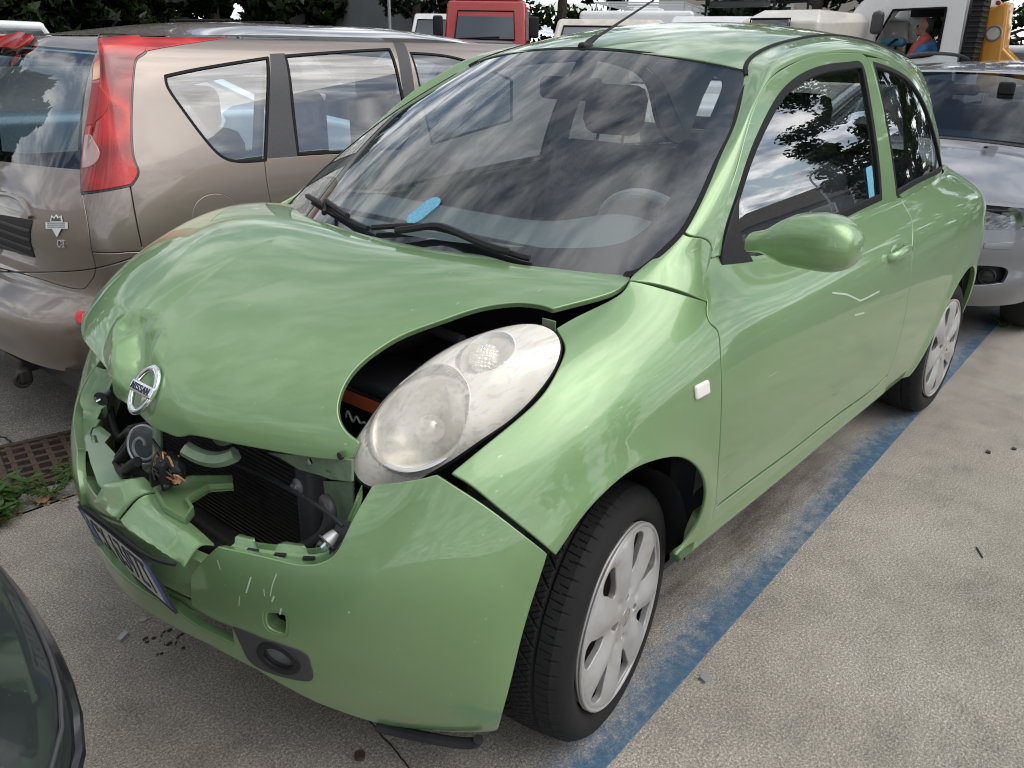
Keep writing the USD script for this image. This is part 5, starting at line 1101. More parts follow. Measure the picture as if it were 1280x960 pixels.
for y in (-.3,.3): part('headrest',rbox((.08,.22,.13),(-2.47,y,1.11),.035),'dark_cloth',rs)
part('carpet',span((-2.7,-.68,.262),(-.36,.68,.268)),'dark_cloth',car)
rm=rbox((.04,.22,.065),(-.78,.0,1.345),.015,rot=None); part('rear_view_mirror',rm,'black_plastic',car)
# wipers, cowl, sticker, aerial
WN=lambda p:(np.array(p)+np.array([.48,0,.87])*.014)
part('wiper_blade',tube(curve([WN(p) for p in D['wiper1']],5),.0075,6),'black_plastic',car); part('wiper_arm',tube([WN(p)+np.array([.006,0,.012]) for p in D['wiper1arm']],.008,6),'black_plastic',car)
part('wiper_blade',tube(curve([WN(p) for p in D['wiper2']],5),.0075,6),'black_plastic',car); part('wiper_arm',tube(curve([WN(p)+np.array([.006,0,.012]) for p in D['wiper2arm']],5),.009,6),'black_plastic',car)
cw=np.array([[(.0-.53*y*y+.03-k*.05,y,1.0-.005*k-.02*(k==0)) for y in np.linspace(-.62,.60,30)] for k in range(3)]); part('cowl',gridmesh(cw),'black_plastic',car)
st=np.array(D['sticker']); ax=np.array(D['sticker_ax'][1])-np.array(D['sticker_ax'][0]); wn=WS.nrm(-.1,.15); Ts=frame(st+wn*.002,ax,np.cross(wn,ax)); Ts[:3,2]=wn; Ts[:3,1]=np.cross(wn,Ts[:3,0])
L_=np.linalg.norm(ax); sp=Polygon([(-L_*.5,-.022),(L_*.28,-.03),(L_*.28,.03),(-L_*.5,.022)]).buffer(.012); sp=LineString([(-L_*.30,0),(L_*.24,0)]).buffer(.026)
stk=prism(sp,.0012,Ts); part('window_sticker',stk,'blue_sticker',ws_)
sdx=Polygon(smooth_loop([tuple(q) for q in D['door_sticker']],.01)); part('window_sticker',panel(SG,sdx.buffer(.006),.02,0,off=-.004),'blue_sticker',DOOR_L)
ab=rbox((.05,.03,.022),(-.845,0,1.462),.009); part('aerial_base',join(ab,tube([(-.835,0,1.455),(-.865,0,1.475),(-.90,0,1.49)],[.013,.010,.007],8)),'black_plastic',roof); part('aerial',tube([(-.89,0,1.484),(-1.30,0.0,1.640)],[.0045,.0028],8),'black_plastic',roof)
# ---------------------------------------------------------------- taupe car beside it
NO=Surf(NOTE); NO.flip=bool(NO.nrm(NO.u[3],NO.v[4])[1]<0)
mpv=thing('taupe_hatchback','taupe metallic tall hatchback parked on the left showing its tall red tail lamp','car',(-1.7,-2.235,0))
def P2(n,step=.012): return Polygon(smooth_loop(D2[n],step)).buffer(0)
def dents(p,u,v): return 0*p[...,0]
uA,uB=NO.u[0],NO.u[-1]; vA,vB=NO.v[0],NO.v[-1]
lampn=P2('n_lamp'); wed=P2('n_wedge'); rw=P2('n_rearwin'); qw=P2('n_qwin'); rdw=P2('n_rdwin'); fw=P2('n_fwin'); pil=P2('n_pillar'); bpil=P2('n_bpillar')
def seam(line,w=.004): return LineString(line).buffer(w,cap_style='flat')
gate=opn(D2['n_gate']); sv=opn(D2['n_seamv']); sh_=opn(D2['n_seamh']); dsm=opn(D2['n_doorseam'])
fu=D2['n_fuel']; fuel=affinity.scale(Point(fu[0][0],fu[0][1]).buffer(1,32),abs(fu[1][0]-fu[0][0]),abs(fu[2][1]-fu[0][1]))
fuel_ring=fuel.difference(affinity.scale(fuel,.955,.955))
full=sbox(uA+.6,vA+.03,uB-.3,vB-.004)
seams=unary_union([seam(gate,.0035),seam(sv),seam(sh_),seam(dsm),seam([(dsm[-1][0],dsm[-1][1]),(dsm[-1][0]-.12,vA+.35),(dsm[-1][0]-.3,vA+.1)]),fuel_ring])
arch_n=affinity.scale(Point(np.interp(.62,[-p for p in (0,)],[0]),0).buffer(1),1,1)
ua=float(np.interp(.62,[1.0,.55,.30],[NO.u[4],NO.u[5],NO.u[6]][::1])) if False else float(NO.u[5]-.08)
whl=Point(ua,vA+.03).buffer(.36,32)
body=full.difference(unary_union([lampn.buffer(.002),wed.buffer(.001),rw.buffer(-.0),qw,pil,rdw.buffer(.01),bpil,fw,seams,whl]))
_rc=int(np.argmin(np.abs(np.array([c[4][1] for c in NOTE])+3.078))); body=body.difference(sbox(NO.u[_rc],NO.v[6]-.02,uB+.1,vB-.05).difference(unary_union([sbox(a-.05,-1,a+.05,9) for a in (NO.u[_rc]+.01,uB-.3)])))
bgeo=[g for g in getattr(body,'geoms',[body])]
mb_=part('body',panel(NO,body,.035,.012),'taupe_paint',mpv)
part('seam_backing',panel(NO,full.intersection(sbox(uA,vA,NO.u[_rc]-.05,vB)).difference(unary_union([qw,rdw,fw,rw,whl])).buffer(-.01),.06,0,off=-.012),'ink_black',mpv)
tl=part('tail_lamp',panel(NO,lampn.buffer(-.001),.012,.014,off=.004),'red_lens',mpv,label='tall red tail lamp with amber and clear sections')
for nm,mt in (('n_amber','amber_lens'),('n_clear','pink_lens'),('n_redc','red_plastic')):
    part('lamp_section',panel(NO,P2(nm).intersection(lampn.buffer(-.004)),.012,.003,off=.0065),mt,tl)
part('lamp_wedge',panel(NO,wed.buffer(-.001),.012,.012,off=.003),'red_lens',tl)
part('lamp_edge',panel(NO,lampn.buffer(.008).difference(lampn.buffer(.0005)),.02,.008,off=.001),'gloss_black',tl)
g=part('rear_window',panel(NO,rw.buffer(-.002),.04,.006,off=-.002),'van_glass',mpv)
part('glass_border',panel(NO,rw.buffer(-.002).difference(rw.buffer(-.05)),.02,0,off=-.022),'gloss_black',g)
hi=P2('n_hi'); part('high_brake_light',panel(NO,hi,.02,.01,off=.02),'red_lens',mpv)
for nm,pg,bd in (('quarter_window',qw,.05),('door_window',rdw,.006),('door_window',fw,.006)):
    a=part(nm,panel(NO,pg.buffer(-.003),.03,0,off=-.004),'mpv_glass',mpv)
    part('window_seal',panel(NO,pg.buffer(.004).difference(pg.buffer(-.004)),.03,.008,off=.001),'seal_rubber',a)
    if bd>.01: part('glass_border',panel(NO,pg.buffer(-.003).difference(pg.buffer(-bd)),.02,0,off=-.022),'gloss_black',a)
for pg in (pil,bpil): part('black_pillar',panel(NO,pg.buffer(-.002),.03,.01),'grey_plastic',mpv)
part('fuel_flap',panel(NO,affinity.scale(fuel,.95,.95),.03,.006,off=.0),'taupe_paint',mpv) if False else None
part('reflector',panel(NO,P2('n_reflector'),.02,.006,off=.003),'red_lens',mpv)
pn=P2('n_plate'); rec=part('plate_recess',panel(NO,pn,.03,.01,off=.002),'black_plastic',mpv)
gr_=[]
for k in range(6):
    v0_=pn.bounds[1]+.02+(pn.bounds[3]-pn.bounds[1]-.04)*k/5; bar=seam([(pn.bounds[0]+.02,v0_-.02),(pn.bounds[2]-.02,v0_)],.003).intersection(pn)
    if not bar.is_empty: part('recess_rib',panel(NO,bar,.05,.004,off=.006),'grey_plastic',rec)
gl=opn(D2['n_gateledge']); part('gate_handle_ledge',tube(NO.ev(gl[:,0],gl[:,1])+NO.nrm(gl[:,0],gl[:,1])*.004,.011,8),'taupe_paint',mpv)
ld=opn(D2['n_ledge']); 
part('bumper_scuff',panel(NO,seam([(a,b+.004) for a,b in D2['n_ledge'][2:5]],.012),.03,.002,off=.003),'galvanised',mpv) if False else None
b0,b1,b2=[np.array(q) for q in D2['n_badge']]
def onnote(c,ax,up,h=.003):
    p=NO.ev(*c); n=NO.nrm(*c); x=NO.ev(*ax)-p; T=frame(p+n*h,x,NO.ev(*up)-p); T[:3,2]=n; T[:3,0]=x/np.linalg.norm(x); T[:3,1]=np.cross(n,T[:3,0]); return T
Tb_=onnote(b0,b1,b2)
if Tb_[:3,1][2]<0: Tb_[:3,1]*=-1
s=.040
em_=unary_union([Polygon([(-.62,.95),(-.25,.80),(0,1.05),(.25,.80),(.62,.95),(.75,.45),(.55,-.25),(0,-.95),(-.55,-.25),(-.75,.45)]),sbox(-1.35,-.22,1.35,.36)])
em_=affinity.scale(em_,s,s,origin=(0,0)); bd_=part('shield_badge',prism(em_,.002,Tb_),'plate_white',mpv)
t_=Tb_.copy(); t_[:3,3]+=t_[:3,2]*.0021
part('badge_field',prism(affinity.scale(em_,.84,.84,origin=(0,0)).intersection(sbox(-.1,.018,.1,.1)),.0006,t_),'graphite_paint',bd_)
Tc=Tb_.copy(); Tc[:3,3]=NO.ev(*np.array(D2['n_ci'][0]))+Tb_[:3,2]*.002
for q in range(3): part('badge_bar',prism(sbox(-.045,-.004+.007*q,.045,-.0015+.007*q),.0006,t_),'graphite_paint',bd_)
tx=meshkit.text_mesh('CI',.026,.003,bold=True); tx.apply_translation((-.02,-.012,0)); tx.apply_transform(Tc); part('trim_lettering',tx,'chrome',mpv,smooth=False)
# roof, floor, cabin
ue=np.linspace(NO.u[1],NO.u[-2],70); re=NO.ev(ue,np.full(70,vB-.004))
loop=[(x,y) for x,y,z in re]; rp_=Polygon(loop+[(-3.6,loop[-1][1]),(-3.6,loop[0][1])]).buffer(0)
def roofz(x,y):
    t=np.clip(np.abs(y+2.235)/.655,0,1); k=np.clip((-.29-x)/.7,0,1); return 1.474+(.072*(1-t**2.6))*np.sin(k*np.pi/2)-.10*np.maximum(0,-1.7-x)**1.6
RN=Fun(lambda u,v:np.stack([u,v,roofz(u,v)],-1),(-3.4,-.3),(-2.8,-1.6))
if RN.nrm(-1.,-2.2)[2]<0: RN.flip=True
part('roof',panel(RN,rp_,.04,0),'taupe_paint',mpv)
part('floor',span((-4.0,-3.05,.25),(.2,-1.45,.32)),'ink_black',mpv)
part('boot_trim',span((-.20,-3.0,.32),(-.15,-1.52,.95)),'dark_cloth',mpv); part('dashboard',span((-4,-3.0,.3),(-3.0,-1.5,.98)),'dark_cloth',mpv)
part('rear_seat',rbox((.14,1.2,.65),(-.65,-2.235,.80),.06),'dark_cloth',mpv)
for y in (-1.85,-2.62): part('headrest',rbox((.09,.26,.18),(-.62,y,1.20),.04),'dark_cloth',mpv); part('front_seat',rbox((.16,.46,.75),(-1.65,y,.85),.07),'dark_cloth',mpv); part('headrest',rbox((.09,.26,.18),(-1.6,y,1.28),.04),'dark_cloth',mpv)
part('rear_lamp_inner',rbox((.05,.07,.09),(-1.0,-1.62,1.38),.02),'red_lens',mpv) if False else None
tow=np.array([(.20,-1.95,.30),(.26,-1.95,.26),(.30,-1.95,.27)]); part('tow_bracket',join(rbox((.12,.16,.06),(.20,-1.95,.26),.012),rbox((.05,.05,.06),(.26,-1.84,.235),.012)),'dark_steel',mpv)
part('tow_eye',trimesh.creation.torus(.028,.009).apply_transform(rot('x',90)).apply_translation((.27,-1.83,.225)),'dark_steel',mpv)
for x,y in ((-.62,-1.50),(-.62,-2.97),(-3.22,-1.50),(-3.22,-2.97)):
    t=lathe([(.0,-.08),(.19,-.08),(.29,-.07),(.30,-.03),(.30,.05),(.28,.085),(.19,.09),(.0,.075)],36,'y'); t.apply_translation((x,y-.0 if y>-2 else y,.30)); part('wheel',t,'rubber',mpv)
# ---------------------------------------------------------------- generic closed car body from a rounded plan and a profile
def plan(L,Wd,rf,rr,n=8,sq=2.6):
    """half plan outline as (x, y, nx, ny), x from 0 (nose) to -L"""
def body_rows(x0,x1,yc,hw,rows,corner,bow):
    """rows: (z, inset at side, inset at nose); the nose is at x1, the tail at x0"""
    col=[]
    th=np.linspace(0,np.pi/2,13)
    def pt(s):
        return s
    P=[]
    for sgn in (-1,1):
        arc=[]
        for a in th: arc.append((x1-corner*(1-math.sin(a))*1.0, hw-corner*.9*(1-math.cos(a)), math.sin(a), math.cos(a)))
        side=[(x0+(x1-corner-x0)*t,hw,0,1) for t in np.linspace(0,.98,8)]
        front=[(x1+bow*t*t*(3-2*t)*.8,(hw-corner*.9)*(1-t),1,0) for t in np.linspace(.10,1,8)]
        Q=side+arc+front
        P+= [(x,sgn*y,nx,sgn*ny) for x,y,nx,ny in (Q if sgn<0 else Q[:-1][::-1])]
    return [[(x-nx*rn,yc+y-ny*rs,z) for z,rs,rn in rows] for x,y,nx,ny in P]
# ---------------------------------------------------------------- silver blue estate behind
bm=thing('silver_estate_car','silver blue estate car parked nose-on behind the green hatchback','car',(-5.6,0,0))
RB=[(.22,.06,.05),(.30,.02,.0),(.385,.0,.0),(.40,.0,.012),(.52,.0,.02),(.60,.005,.03),(.67,.01,.05),(.74,.04,.085),(.775,.08,.16)]
BS=Surf(body_rows(-8.1,-3.36,0.0,.92,RB,.55,.10)); BS.flip=bool(BS.nrm(BS.u[4],BS.v[4])[1]>0)
q=BS.nrm(BS.u[len(BS.u)//2],BS.v[4]); BS.flip=BS.flip if q[0]>0 else not BS.flip
def bsuv(x,y,z):
    U,V=np.meshgrid(np.linspace(BS.u[0],BS.u[-1],300),np.linspace(BS.v[0],BS.v[-1],60),indexing='ij'); p=BS.ev(U.ravel(),V.ravel()); k=((p-[x,y,z])**2).sum(1).argmin(); return U.ravel()[k],V.ravel()[k]
def bspoly(pts): return Polygon(smooth_loop([(*bsuv(*p[:3]),*(p[3:])) for p in pts],.02)).buffer(0)
lampb=bspoly([(-3.40,.40,.715,1),(-3.46,.62,.738),(-3.60,.84,.755,1),(-3.70,.89,.72),(-3.60,.85,.655,1),(-3.46,.64,.625),(-3.40,.42,.64,1)])
fogb=bspoly([(-3.40,.48,.45,1),(-3.44,.66,.455),(-3.52,.80,.43),(-3.52,.80,.36,1),(-3.42,.48,.34,1)])
bb_full=sbox(BS.u[0]+.01,BS.v[0]+.01,BS.u[-1]-.01,BS.v[-1]-.001)
part('body',panel(BS,bb_full.difference(unary_union([lampb,fogb])),.05,.02),'silver_blue_paint',bm)
lb=part('headlamp',panel(BS,lampb.buffer(-.004),.02,0,off=-.045),'parcel_grey',bm); part('lamp_lens',panel(BS,lampb.buffer(-.002),.03,0,off=-.001),'mpv_glass',lb)
for (x,y,r) in ((-3.44,.60,.055),(-3.49,.745,.060)):
    part('lamp_bowl',lathe([(0,-.05),(r*.6,-.035),(r*.95,.0),(r,.004)],28,'x',(x-.055,y,.688)),'reflector_silver',lb)
fb=part('fog_recess',panel(BS,fogb,.03,0,off=-.05),'black_plastic',bm); part('fog_lamp',lathe([(0,.012),(.026,.010),(.034,0),(.034,-.02)],24,'x',(-3.485,.70,.395)),'bulb_glass',fb); part('fog_ring',lathe([(.034,.006),(.040,.008),(.040,-.02),(.034,-.02)],24,'x',(-3.477,.70,.395)),'black_plastic',fb)
# bonnet, windscreen, roof as one run of sections
def run(xs,zs,hws,crown,yc=0.0,n=21,pw=2.2,mt='silver_blue_paint',nm='bonnet',par=None,dx=0):
    rows=[[(x+dx*abs(t)**2,yc+hw*t,z-c*abs(t)**pw) for t in np.linspace(-1,1,n)] for x,z,hw,c in zip(xs,zs,hws,crown)]
    g=gridmesh(np.array(rows)); g=g if g.arr()[2][:,2].mean()>0 else gridmesh(np.array(rows),flip=True); return part(nm,g,mt,par)
run([-3.40,-3.43,-3.55,-3.8,-4.2,-4.55],[.755,.79,.83,.885,.95,.985],[.83,.84,.85,.86,.85,.84],[.0,.02,.045,.06,.065,.06],par=bm,dx=-.10)
run([-4.45,-4.60],[.978,.985],[.80,.78],[.05,.05],mt='black_plastic',nm='wiper_cowl',par=bm,dx=-.12)
wsb=run([-4.52,-4.9,-5.25],[.985,1.19,1.345],[.74,.66,.58],[.02,.02,.02],mt='van_glass',nm='windscreen',par=bm,dx=-.10)
run([-5.24,-5.30,-5.8,-6.6,-7.6],[1.348,1.365,1.41,1.42,1.36],[.60,.62,.62,.61,.56],[.025,.03,.035,.035,.03],nm='roof',par=bm)
for s in (-1,1):
    part('windscreen_pillar',tube(curve([(-4.55,s*.80,.96),(-4.95,s*.71,1.18),(-5.34,s*.615,1.335)],6),[.045]*13,10),'silver_blue_paint',bm)
    part('roof_rail',tube(curve([(-5.6,s*.58,1.40),(-5.75,s*.58,1.44),(-7.2,s*.56,1.44),(-7.4,s*.56,1.39)],6),.014,8),'black_plastic',bm)
    sidep=np.array([[(x,s*.86,.74+.0*x),(x,s*.86,.97),(x,s*.62,1.34 if -7.2<x<-5.2 else 1.0)] for x in np.linspace(-7.9,-4.6,14)]); part('side_window',gridmesh(sidep),'dark_glass',bm)
    for x in (-4.15,-7.0):
        t=lathe([(.0,-.09),(.2,-.09),(.30,-.08),(.315,-.04),(.315,.05),(.30,.09),(.2,.09),(.0,.07)],36,'y'); t.apply_translation((x,s*.80,.315)); part('wheel',t,'rubber',bm)
part('dashboard',rbox((.5,1.3,.1),(-4.95,0,.93),.04),'interior_grey',bm); part('floor',span((-7.9,-.82,.22),(-3.7,.82,.55)),'ink_black',bm)
for y in (-.37,.37):
    st_=part('front_seat',rbox((.15,.5,.7),(-5.75,y,.80),.06),'interior_grey',bm); part('headrest',rbox((.1,.26,.16),(-5.85,y,1.2),.04),'interior_grey',st_)
part('rear_view_mirror',rbox((.04,.2,.07),(-5.12,0,1.24),.02),'black_plastic',bm); part('sensor_pod',rbox((.03,.10,.08),(-5.02,.28,1.26),.015),'red_plastic' if False else 'black_plastic',bm)
part('washer_flap',panel(BS,bspoly([(-3.43,.66,.575,1),(-3.50,.80,.58,1),(-3.50,.80,.54,1),(-3.43,.66,.535,1)]).buffer(-.004),.03,.004,off=.003),'silver_blue_paint',bm)
part('washer_jet',rbox((.03,.02,.012),(-4.25,.40,.962),.004),'black_plastic',bm)
# ---------------------------------------------------------------- dark green car, bottom left
dk=thing('dark_green_car','corner of a dark green car with scratched paint at bottom left of the photograph','car',(3.0,-.05,0))
RD=[(.18,.05,.06),(.30,.02,.01),(.45,.0,.0),(.56,.0,.004),(.60,.02,.03),(.66,.055,.075),(.74,.07,.095),(.80,.09,.13),(.84,.13,.20)]
def dplan(q): return .945+.24*q*q+.42*abs(q/.85)**9
qs=np.sin(np.linspace(-np.pi/2,np.pi/2,41)*.985)*.85
plD=[(x,-.05-.852) for x in (4.9,4.0,3.0,2.2,1.75)]+[(dplan(q),-.05+q) for q in qs]+[(x,-.05+.852) for x in (1.75,2.2,3.0,4.0,4.9)]
plD=np.array(plD); tD=np.gradient(plD,axis=0); tD/=np.linalg.norm(tD,axis=1,keepdims=True); nD=np.stack([-tD[:,1],tD[:,0]],1)
DS=Surf([[(x-n[0]*(rn*abs(n[0])+rs*(1-abs(n[0]))),y-n[1]*(rn*abs(n[0])+rs*(1-abs(n[0]))),z) for z,rs,rn in RD] for (x,y),n in zip(plD,nD)])
q=DS.nrm(DS.u[len(DS.u)//2],DS.v[3]); DS.flip=bool(q[0]>0)
part('body',panel(DS,sbox(DS.u[0]+.01,DS.v[0]+.01,DS.u[-1]-.01,DS.v[-1]-.001),.04,.02),'dark_green_paint',dk)
e=np.linspace(DS.u[0]+.01,DS.u[-1]-.01,120)
tops=DS.ev(e,np.full(120,DS.v[-1]-.002)); 
xsD=np.linspace(1.14,4.9,40); rows=[]
for x in xsD:
    hw=.70*min(1,((x-1.13)/.42)**.42); rows.append([(x,-.05+hw*t,.835+.14*min(1,(x-1.2)/1.1)*(1-.5*abs(t)**2)) for t in np.linspace(-1,1,21)])
g=gridmesh(np.array(rows)); g=g if g.arr()[2][:,2].mean()>0 else gridmesh(np.array(rows),flip=True); part('bonnet',g,'dark_green_paint',dk)
stp=DS.ev(e,np.full(120,(DS.v[3]+DS.v[2])/2)); part('bumper_strip',tube(stp+DS.nrm(e,np.full(120,(DS.v[3]+DS.v[2])/2))*.004,.012,8),'gloss_black',dk)
part('bumper_trim',tube(DS.ev(e,np.full(120,DS.v[3]))+DS.nrm(e,np.full(120,DS.v[3]))*.002,.0035,8),'grey_plastic',dk)
part('headlamp',panel(DS,sbox(DS.u[len(DS.u)//2]-.62,DS.v[5]-.02,DS.u[len(DS.u)//2]+.45,DS.v[7]),.04,.01,off=.004),'bulb_glass',dk) if False else None
for x,y in ((2.0,.70),(4.3,.70),(2.0,-.80),(4.3,-.80)):
    t=lathe([(.0,-.08),(.19,-.08),(.29,-.07),(.30,-.03),(.30,.05),(.28,.085),(.19,.09),(.0,.075)],30,'y'); t.apply_translation((x,y-.08,.30)); part('wheel',t,'rubber',dk)
cabD=[[(2.3+k*.0,-.05+s*.70,.95),(2.9,-.05+s*.56,1.36),(4.4,-.05+s*.56,1.36),(4.9,-.05+s*.70,.98)] for k in (0,) for s in (-1,1)]
part('cabin',tri(manifold3d.Manifold.hull_points(np.array([p for c in cabD for p in c],np.float64))),'van_glass',dk); part('roof',rbox((1.5,1.15,.05),(3.65,-.05,1.375),.02),'dark_green_paint',dk)
# ---------------------------------------------------------------- vehicles in the background row
GZ=-.03
def tyre_pair(t,xs,ys,r,w=.2,axis='y'):
    for x in xs:
        for y in ys:
            m=lathe([(0,-w/2),(r*.6,-w/2),(r*.95,-w/2),(r,-w*.35),(r,w*.35),(r*.95,w/2),(r*.6,w/2),(0,w/2)],24,axis); m.apply_translation((x,y,GZ+r)); part('wheel',m,'rubber',t)
def hullp(pts): return tri(manifold3d.Manifold.hull_points(np.array(pts,np.float64)))
def rhull(pts,r=.05):
    s=manifold3d.Manifold.sphere(r,10); return tri(manifold3d.Manifold.batch_hull([s.translate(tuple(map(float,p))) for p in pts]))
def van(name,label,cat,x,yc,w,h,L,paint,group=None,hood=.9,rack=False,cabh=None,glassc='van_glass',spin=0):
    """a van facing +x, its windscreen near x"""
    t=thing(name,label,cat,(x-.6,yc,GZ),group,0,spin); r=.07; hw=w/2-r; z0=GZ+.28
    top=GZ+h-r; zb=GZ+1.02
    b=rhull([(x-L,yc-hw,z0),(x-L,yc+hw,z0),(x-L,yc-hw*.94,top),(x-L,yc+hw*.94,top),(x-.95,yc-hw*.9,top),(x-.95,yc+hw*.9,top),(x-.1,yc-hw,zb),(x-.1,yc+hw,zb),(x-.1,yc-hw,z0),(x-.1,yc+hw,z0)],r)
    part('body',b,paint,t)
    part('bonnet',rhull([(x-.3,yc-hw,z0+.1),(x-.3,yc+hw,z0+.1),(x-.3,yc-hw,zb-.08),(x-.3,yc+hw,zb-.08),(x+hood*.6,yc-hw*.9,z0+.1),(x+hood*.6,yc+hw*.9,z0+.1),(x+hood*.55,yc-hw*.85,zb-.28),(x+hood*.55,yc+hw*.85,zb-.28)],r),paint,t)
    # windscreen lies on the sloping front, 4 mm proud
    a=np.array([x-.1,yc,zb]);bb=np.array([x-.95,yc,top]); d=bb-a; nrm=np.array([d[2],0,-d[0]]); nrm/=np.linalg.norm(nrm); o=nrm*(r+.004)
    q=[a+d*.06+o+[0,-hw*.92,0],a+d*.06+o+[0,hw*.92,0],a+d*.90+o+[0,hw*.84,0],a+d*.90+o+[0,-hw*.84,0]]
    Pq=np.array([[q[0]*(1-s)+q[3]*s+((q[1]*(1-s)+q[2]*s)-(q[0]*(1-s)+q[3]*s))*u for u in np.linspace(0,1,8)] for s in np.linspace(0,1,6)]); g=gridmesh(Pq,flip=gridmesh(Pq).arr()[2][0][0]<0)
    part('windscreen',g,'gloss_black' if glassc=='black' else 'tinted_screen',t)
    part('windscreen_seal',tube(np.array([*q,q[0]])+nrm*.001,.015,6),'seal_rubber',t)
    for s in (-1,1):
        y=yc+s*(hw*.97+r+.003); part('side_window',hullp([(x-.45,y,zb+.05),(x-1.35,y,zb+.05),(x-1.35,y-s*.05,top-.1),(x-.95,y-s*.05,top-.1),(x-.45,y-s*.01,zb+.05),(x-1.35,y-s*.01,zb+.05),(x-1.35,y-s*.06,top-.1),(x-.95,y-s*.06,top-.1)]),'tinted_screen',t)
        part('door_mirror',rbox((.08,.16,.2),(x-.3,yc+s*(w/2+.1),zb+.15),.03),'black_plastic',t)
        part('headlamp',rbox((.1,.3,.18),(x+hood*.6,yc+s*hw*.7,zb-.38),.04),'lens_white',t)
    part('grille',rbox((.06,w*.45,.16),(x+hood*.6+.05,yc,zb-.42),.02),'black_plastic',t); part('bumper',rbox((.14,w*.98,.22),(x+hood*.6+.04,yc,z0+.12),.05),'grey_plastic',t)
    tyre_pair(t,(x-.0,x-L+.75),(yc-hw*.95,yc+hw*.95),.31)
    if rack: 
        for k in range(4): part('rack_bar',tube([(x-1.4-k*(L-2)/3.5,yc-hw,top+r+.09),(x-1.4-k*(L-2)/3.5,yc+hw,top+r+.09)],.018,6),'galvanised',t)
        for s in (-1,1): part('rack_rail',tube([(x-1.3,yc+s*hw,top+r+.10),(x-L+.5,yc+s*hw,top+r+.10)],.018,6),'galvanised',t)
    return t
glass('tinted_screen_base',(.1,.12,.13),ior=1.6)
mat('tinted_screen',{'p':('principled_bsdf',{'base_color':(.06,.068,.075),'roughness':.05,'ior':1.7,'coat_weight':.8})})
van('white_van','plain white van left of the red truck, seen over the taupe car','van',-13.2,-13.65,1.75,2.22,4.6,'white_paint',spin=34)
van('white_van','low white car-derived van with rust along its windscreen, behind the aerial','van',-7.3,-4.85,1.5,1.84,3.9,'rusted_white',spin=30)
van('white_van','white van just behind the green roof with a clean flat top','van',-9.6,-4.55,1.78,1.95,4.2,'white_paint',spin=14)
# red truck cab
rt_=thing('red_truck','red lorry cab with a raked wind deflector and big dark windscreen','truck',(-12.4,-11.0,GZ),None,0,36)
yc=-11.0; r=.08
part('cab',rhull([(-12.05,yc-.78,.6),(-12.05,yc+.78,.6),(-12.12,yc-.76,1.55),(-12.12,yc+.76,1.55),(-12.35,yc-.73,2.25),(-12.35,yc+.73,2.25),(-13.6,yc-.78,.6),(-13.6,yc+.78,.6),(-13.6,yc-.72,2.28),(-13.6,yc+.72,2.28)],r),'red_paint',rt_)
part('wind_deflector',rhull([(-12.5,yc-.62,2.38),(-12.5,yc+.62,2.38),(-13.2,yc-.66,2.95),(-13.2,yc+.66,2.95),(-13.5,yc-.66,2.38),(-13.5,yc+.66,2.38)],.06),'red_paint',rt_)
a=np.array([-12.03,yc,1.60]);b=np.array([-12.26,yc,2.18]); Pq=np.array([[(x,yc+w*u,z) for u in np.linspace(-1,1,8)] for x,z,w in ((-12.028,1.62,.60),(-12.235,2.13,.56))]); part('windscreen',gridmesh(Pq,flip=gridmesh(Pq).arr()[2][0][0]<0),'tinted_screen',rt_)
part('windscreen_seal',tube([(-12.026,yc-.61,1.61),(-12.026,yc+.61,1.61),(-12.236,yc+.57,2.14),(-12.236,yc-.57,2.14),(-12.026,yc-.61,1.61)],.018,6),'seal_rubber',rt_)
part('side_window',span((-13.2,yc+.80,1.6),(-12.5,yc+.864,2.15)),'tinted_screen',rt_); part('grille',rbox((.06,1.3,.4),(-11.98,yc,1.1),.02),'black_plastic',rt_)
part('wiper_blade',tube([(-12.0,yc-.5,1.62),(-12.02,yc+.3,1.66)],.014,6),'black_plastic',rt_)
part('door_mirror',rbox((.1,.2,.4),(-12.2,yc-.98,1.85),.04),'black_plastic',rt_); part('door_mirror',rbox((.1,.2,.4),(-12.2,yc+.98,1.85),.04),'black_plastic',rt_)
part('cargo_bed',rbox((3.6,1.7,.4),(-15.6,yc,.95),.04),'graphite_paint',rt_); part('bumper',rbox((.2,1.6,.35),(-11.98,yc,.55),.06),'red_paint',rt_); tyre_pair(rt_,(-12.8,-16.3),(yc-.85,yc+.85),.42)
# camper with roof rack
cp_=thing('camper_van','white boxy camper with a railing round its roof','camper',(-12.6,-7.45,GZ),None,0,22); yc=-7.45
part('body',rhull([(-12.1,yc-.95,.4),(-12.1,yc+.95,.4),(-12.3,yc-.95,2.02),(-12.3,yc+.95,2.02),(-16.5,yc-.95,.4),(-16.5,yc+.95,.4),(-16.5,yc-.95,2.02),(-16.5,yc+.95,2.02)],.08),'white_paint',cp_)
part('cab_band',rbox((.02,1.7,.14),(-12.08,yc,1.35),.008),'cream_paint',cp_); part('end_panel',rbox((.8,.03,.9),(-13.0,yc+1.035,1.5),.01),'cream_paint',cp_)
part('windscreen',rbox((.02,1.5,.5),(-12.06,yc,1.2),.008),'tinted_screen',cp_)
for s in (-1,1): part('rack_rail',tube([(-12.5,yc+s*.8,2.24),(-16.2,yc+s*.8,2.24)],.02,6),'galvanised',cp_)
for k in range(5): part('rack_bar',tube([(-12.5-k*.9,yc-.8,2.24),(-12.5-k*.9,yc+.8,2.24)],.02,6),'galvanised',cp_)
for k in range(4):
    for s in (-1,1): part('rack_post',tube([(-12.6-k*1.1,yc+s*.8,2.08),(-12.6-k*1.1,yc+s*.8,2.24)],.016,6),'galvanised',cp_)
part('roof_vent',rbox((.6,.5,.1),(-13.5,yc,2.14),.03),'white_plastic',cp_); tyre_pair(cp_,(-13,-15.8),(yc-.85,yc+.85),.33)
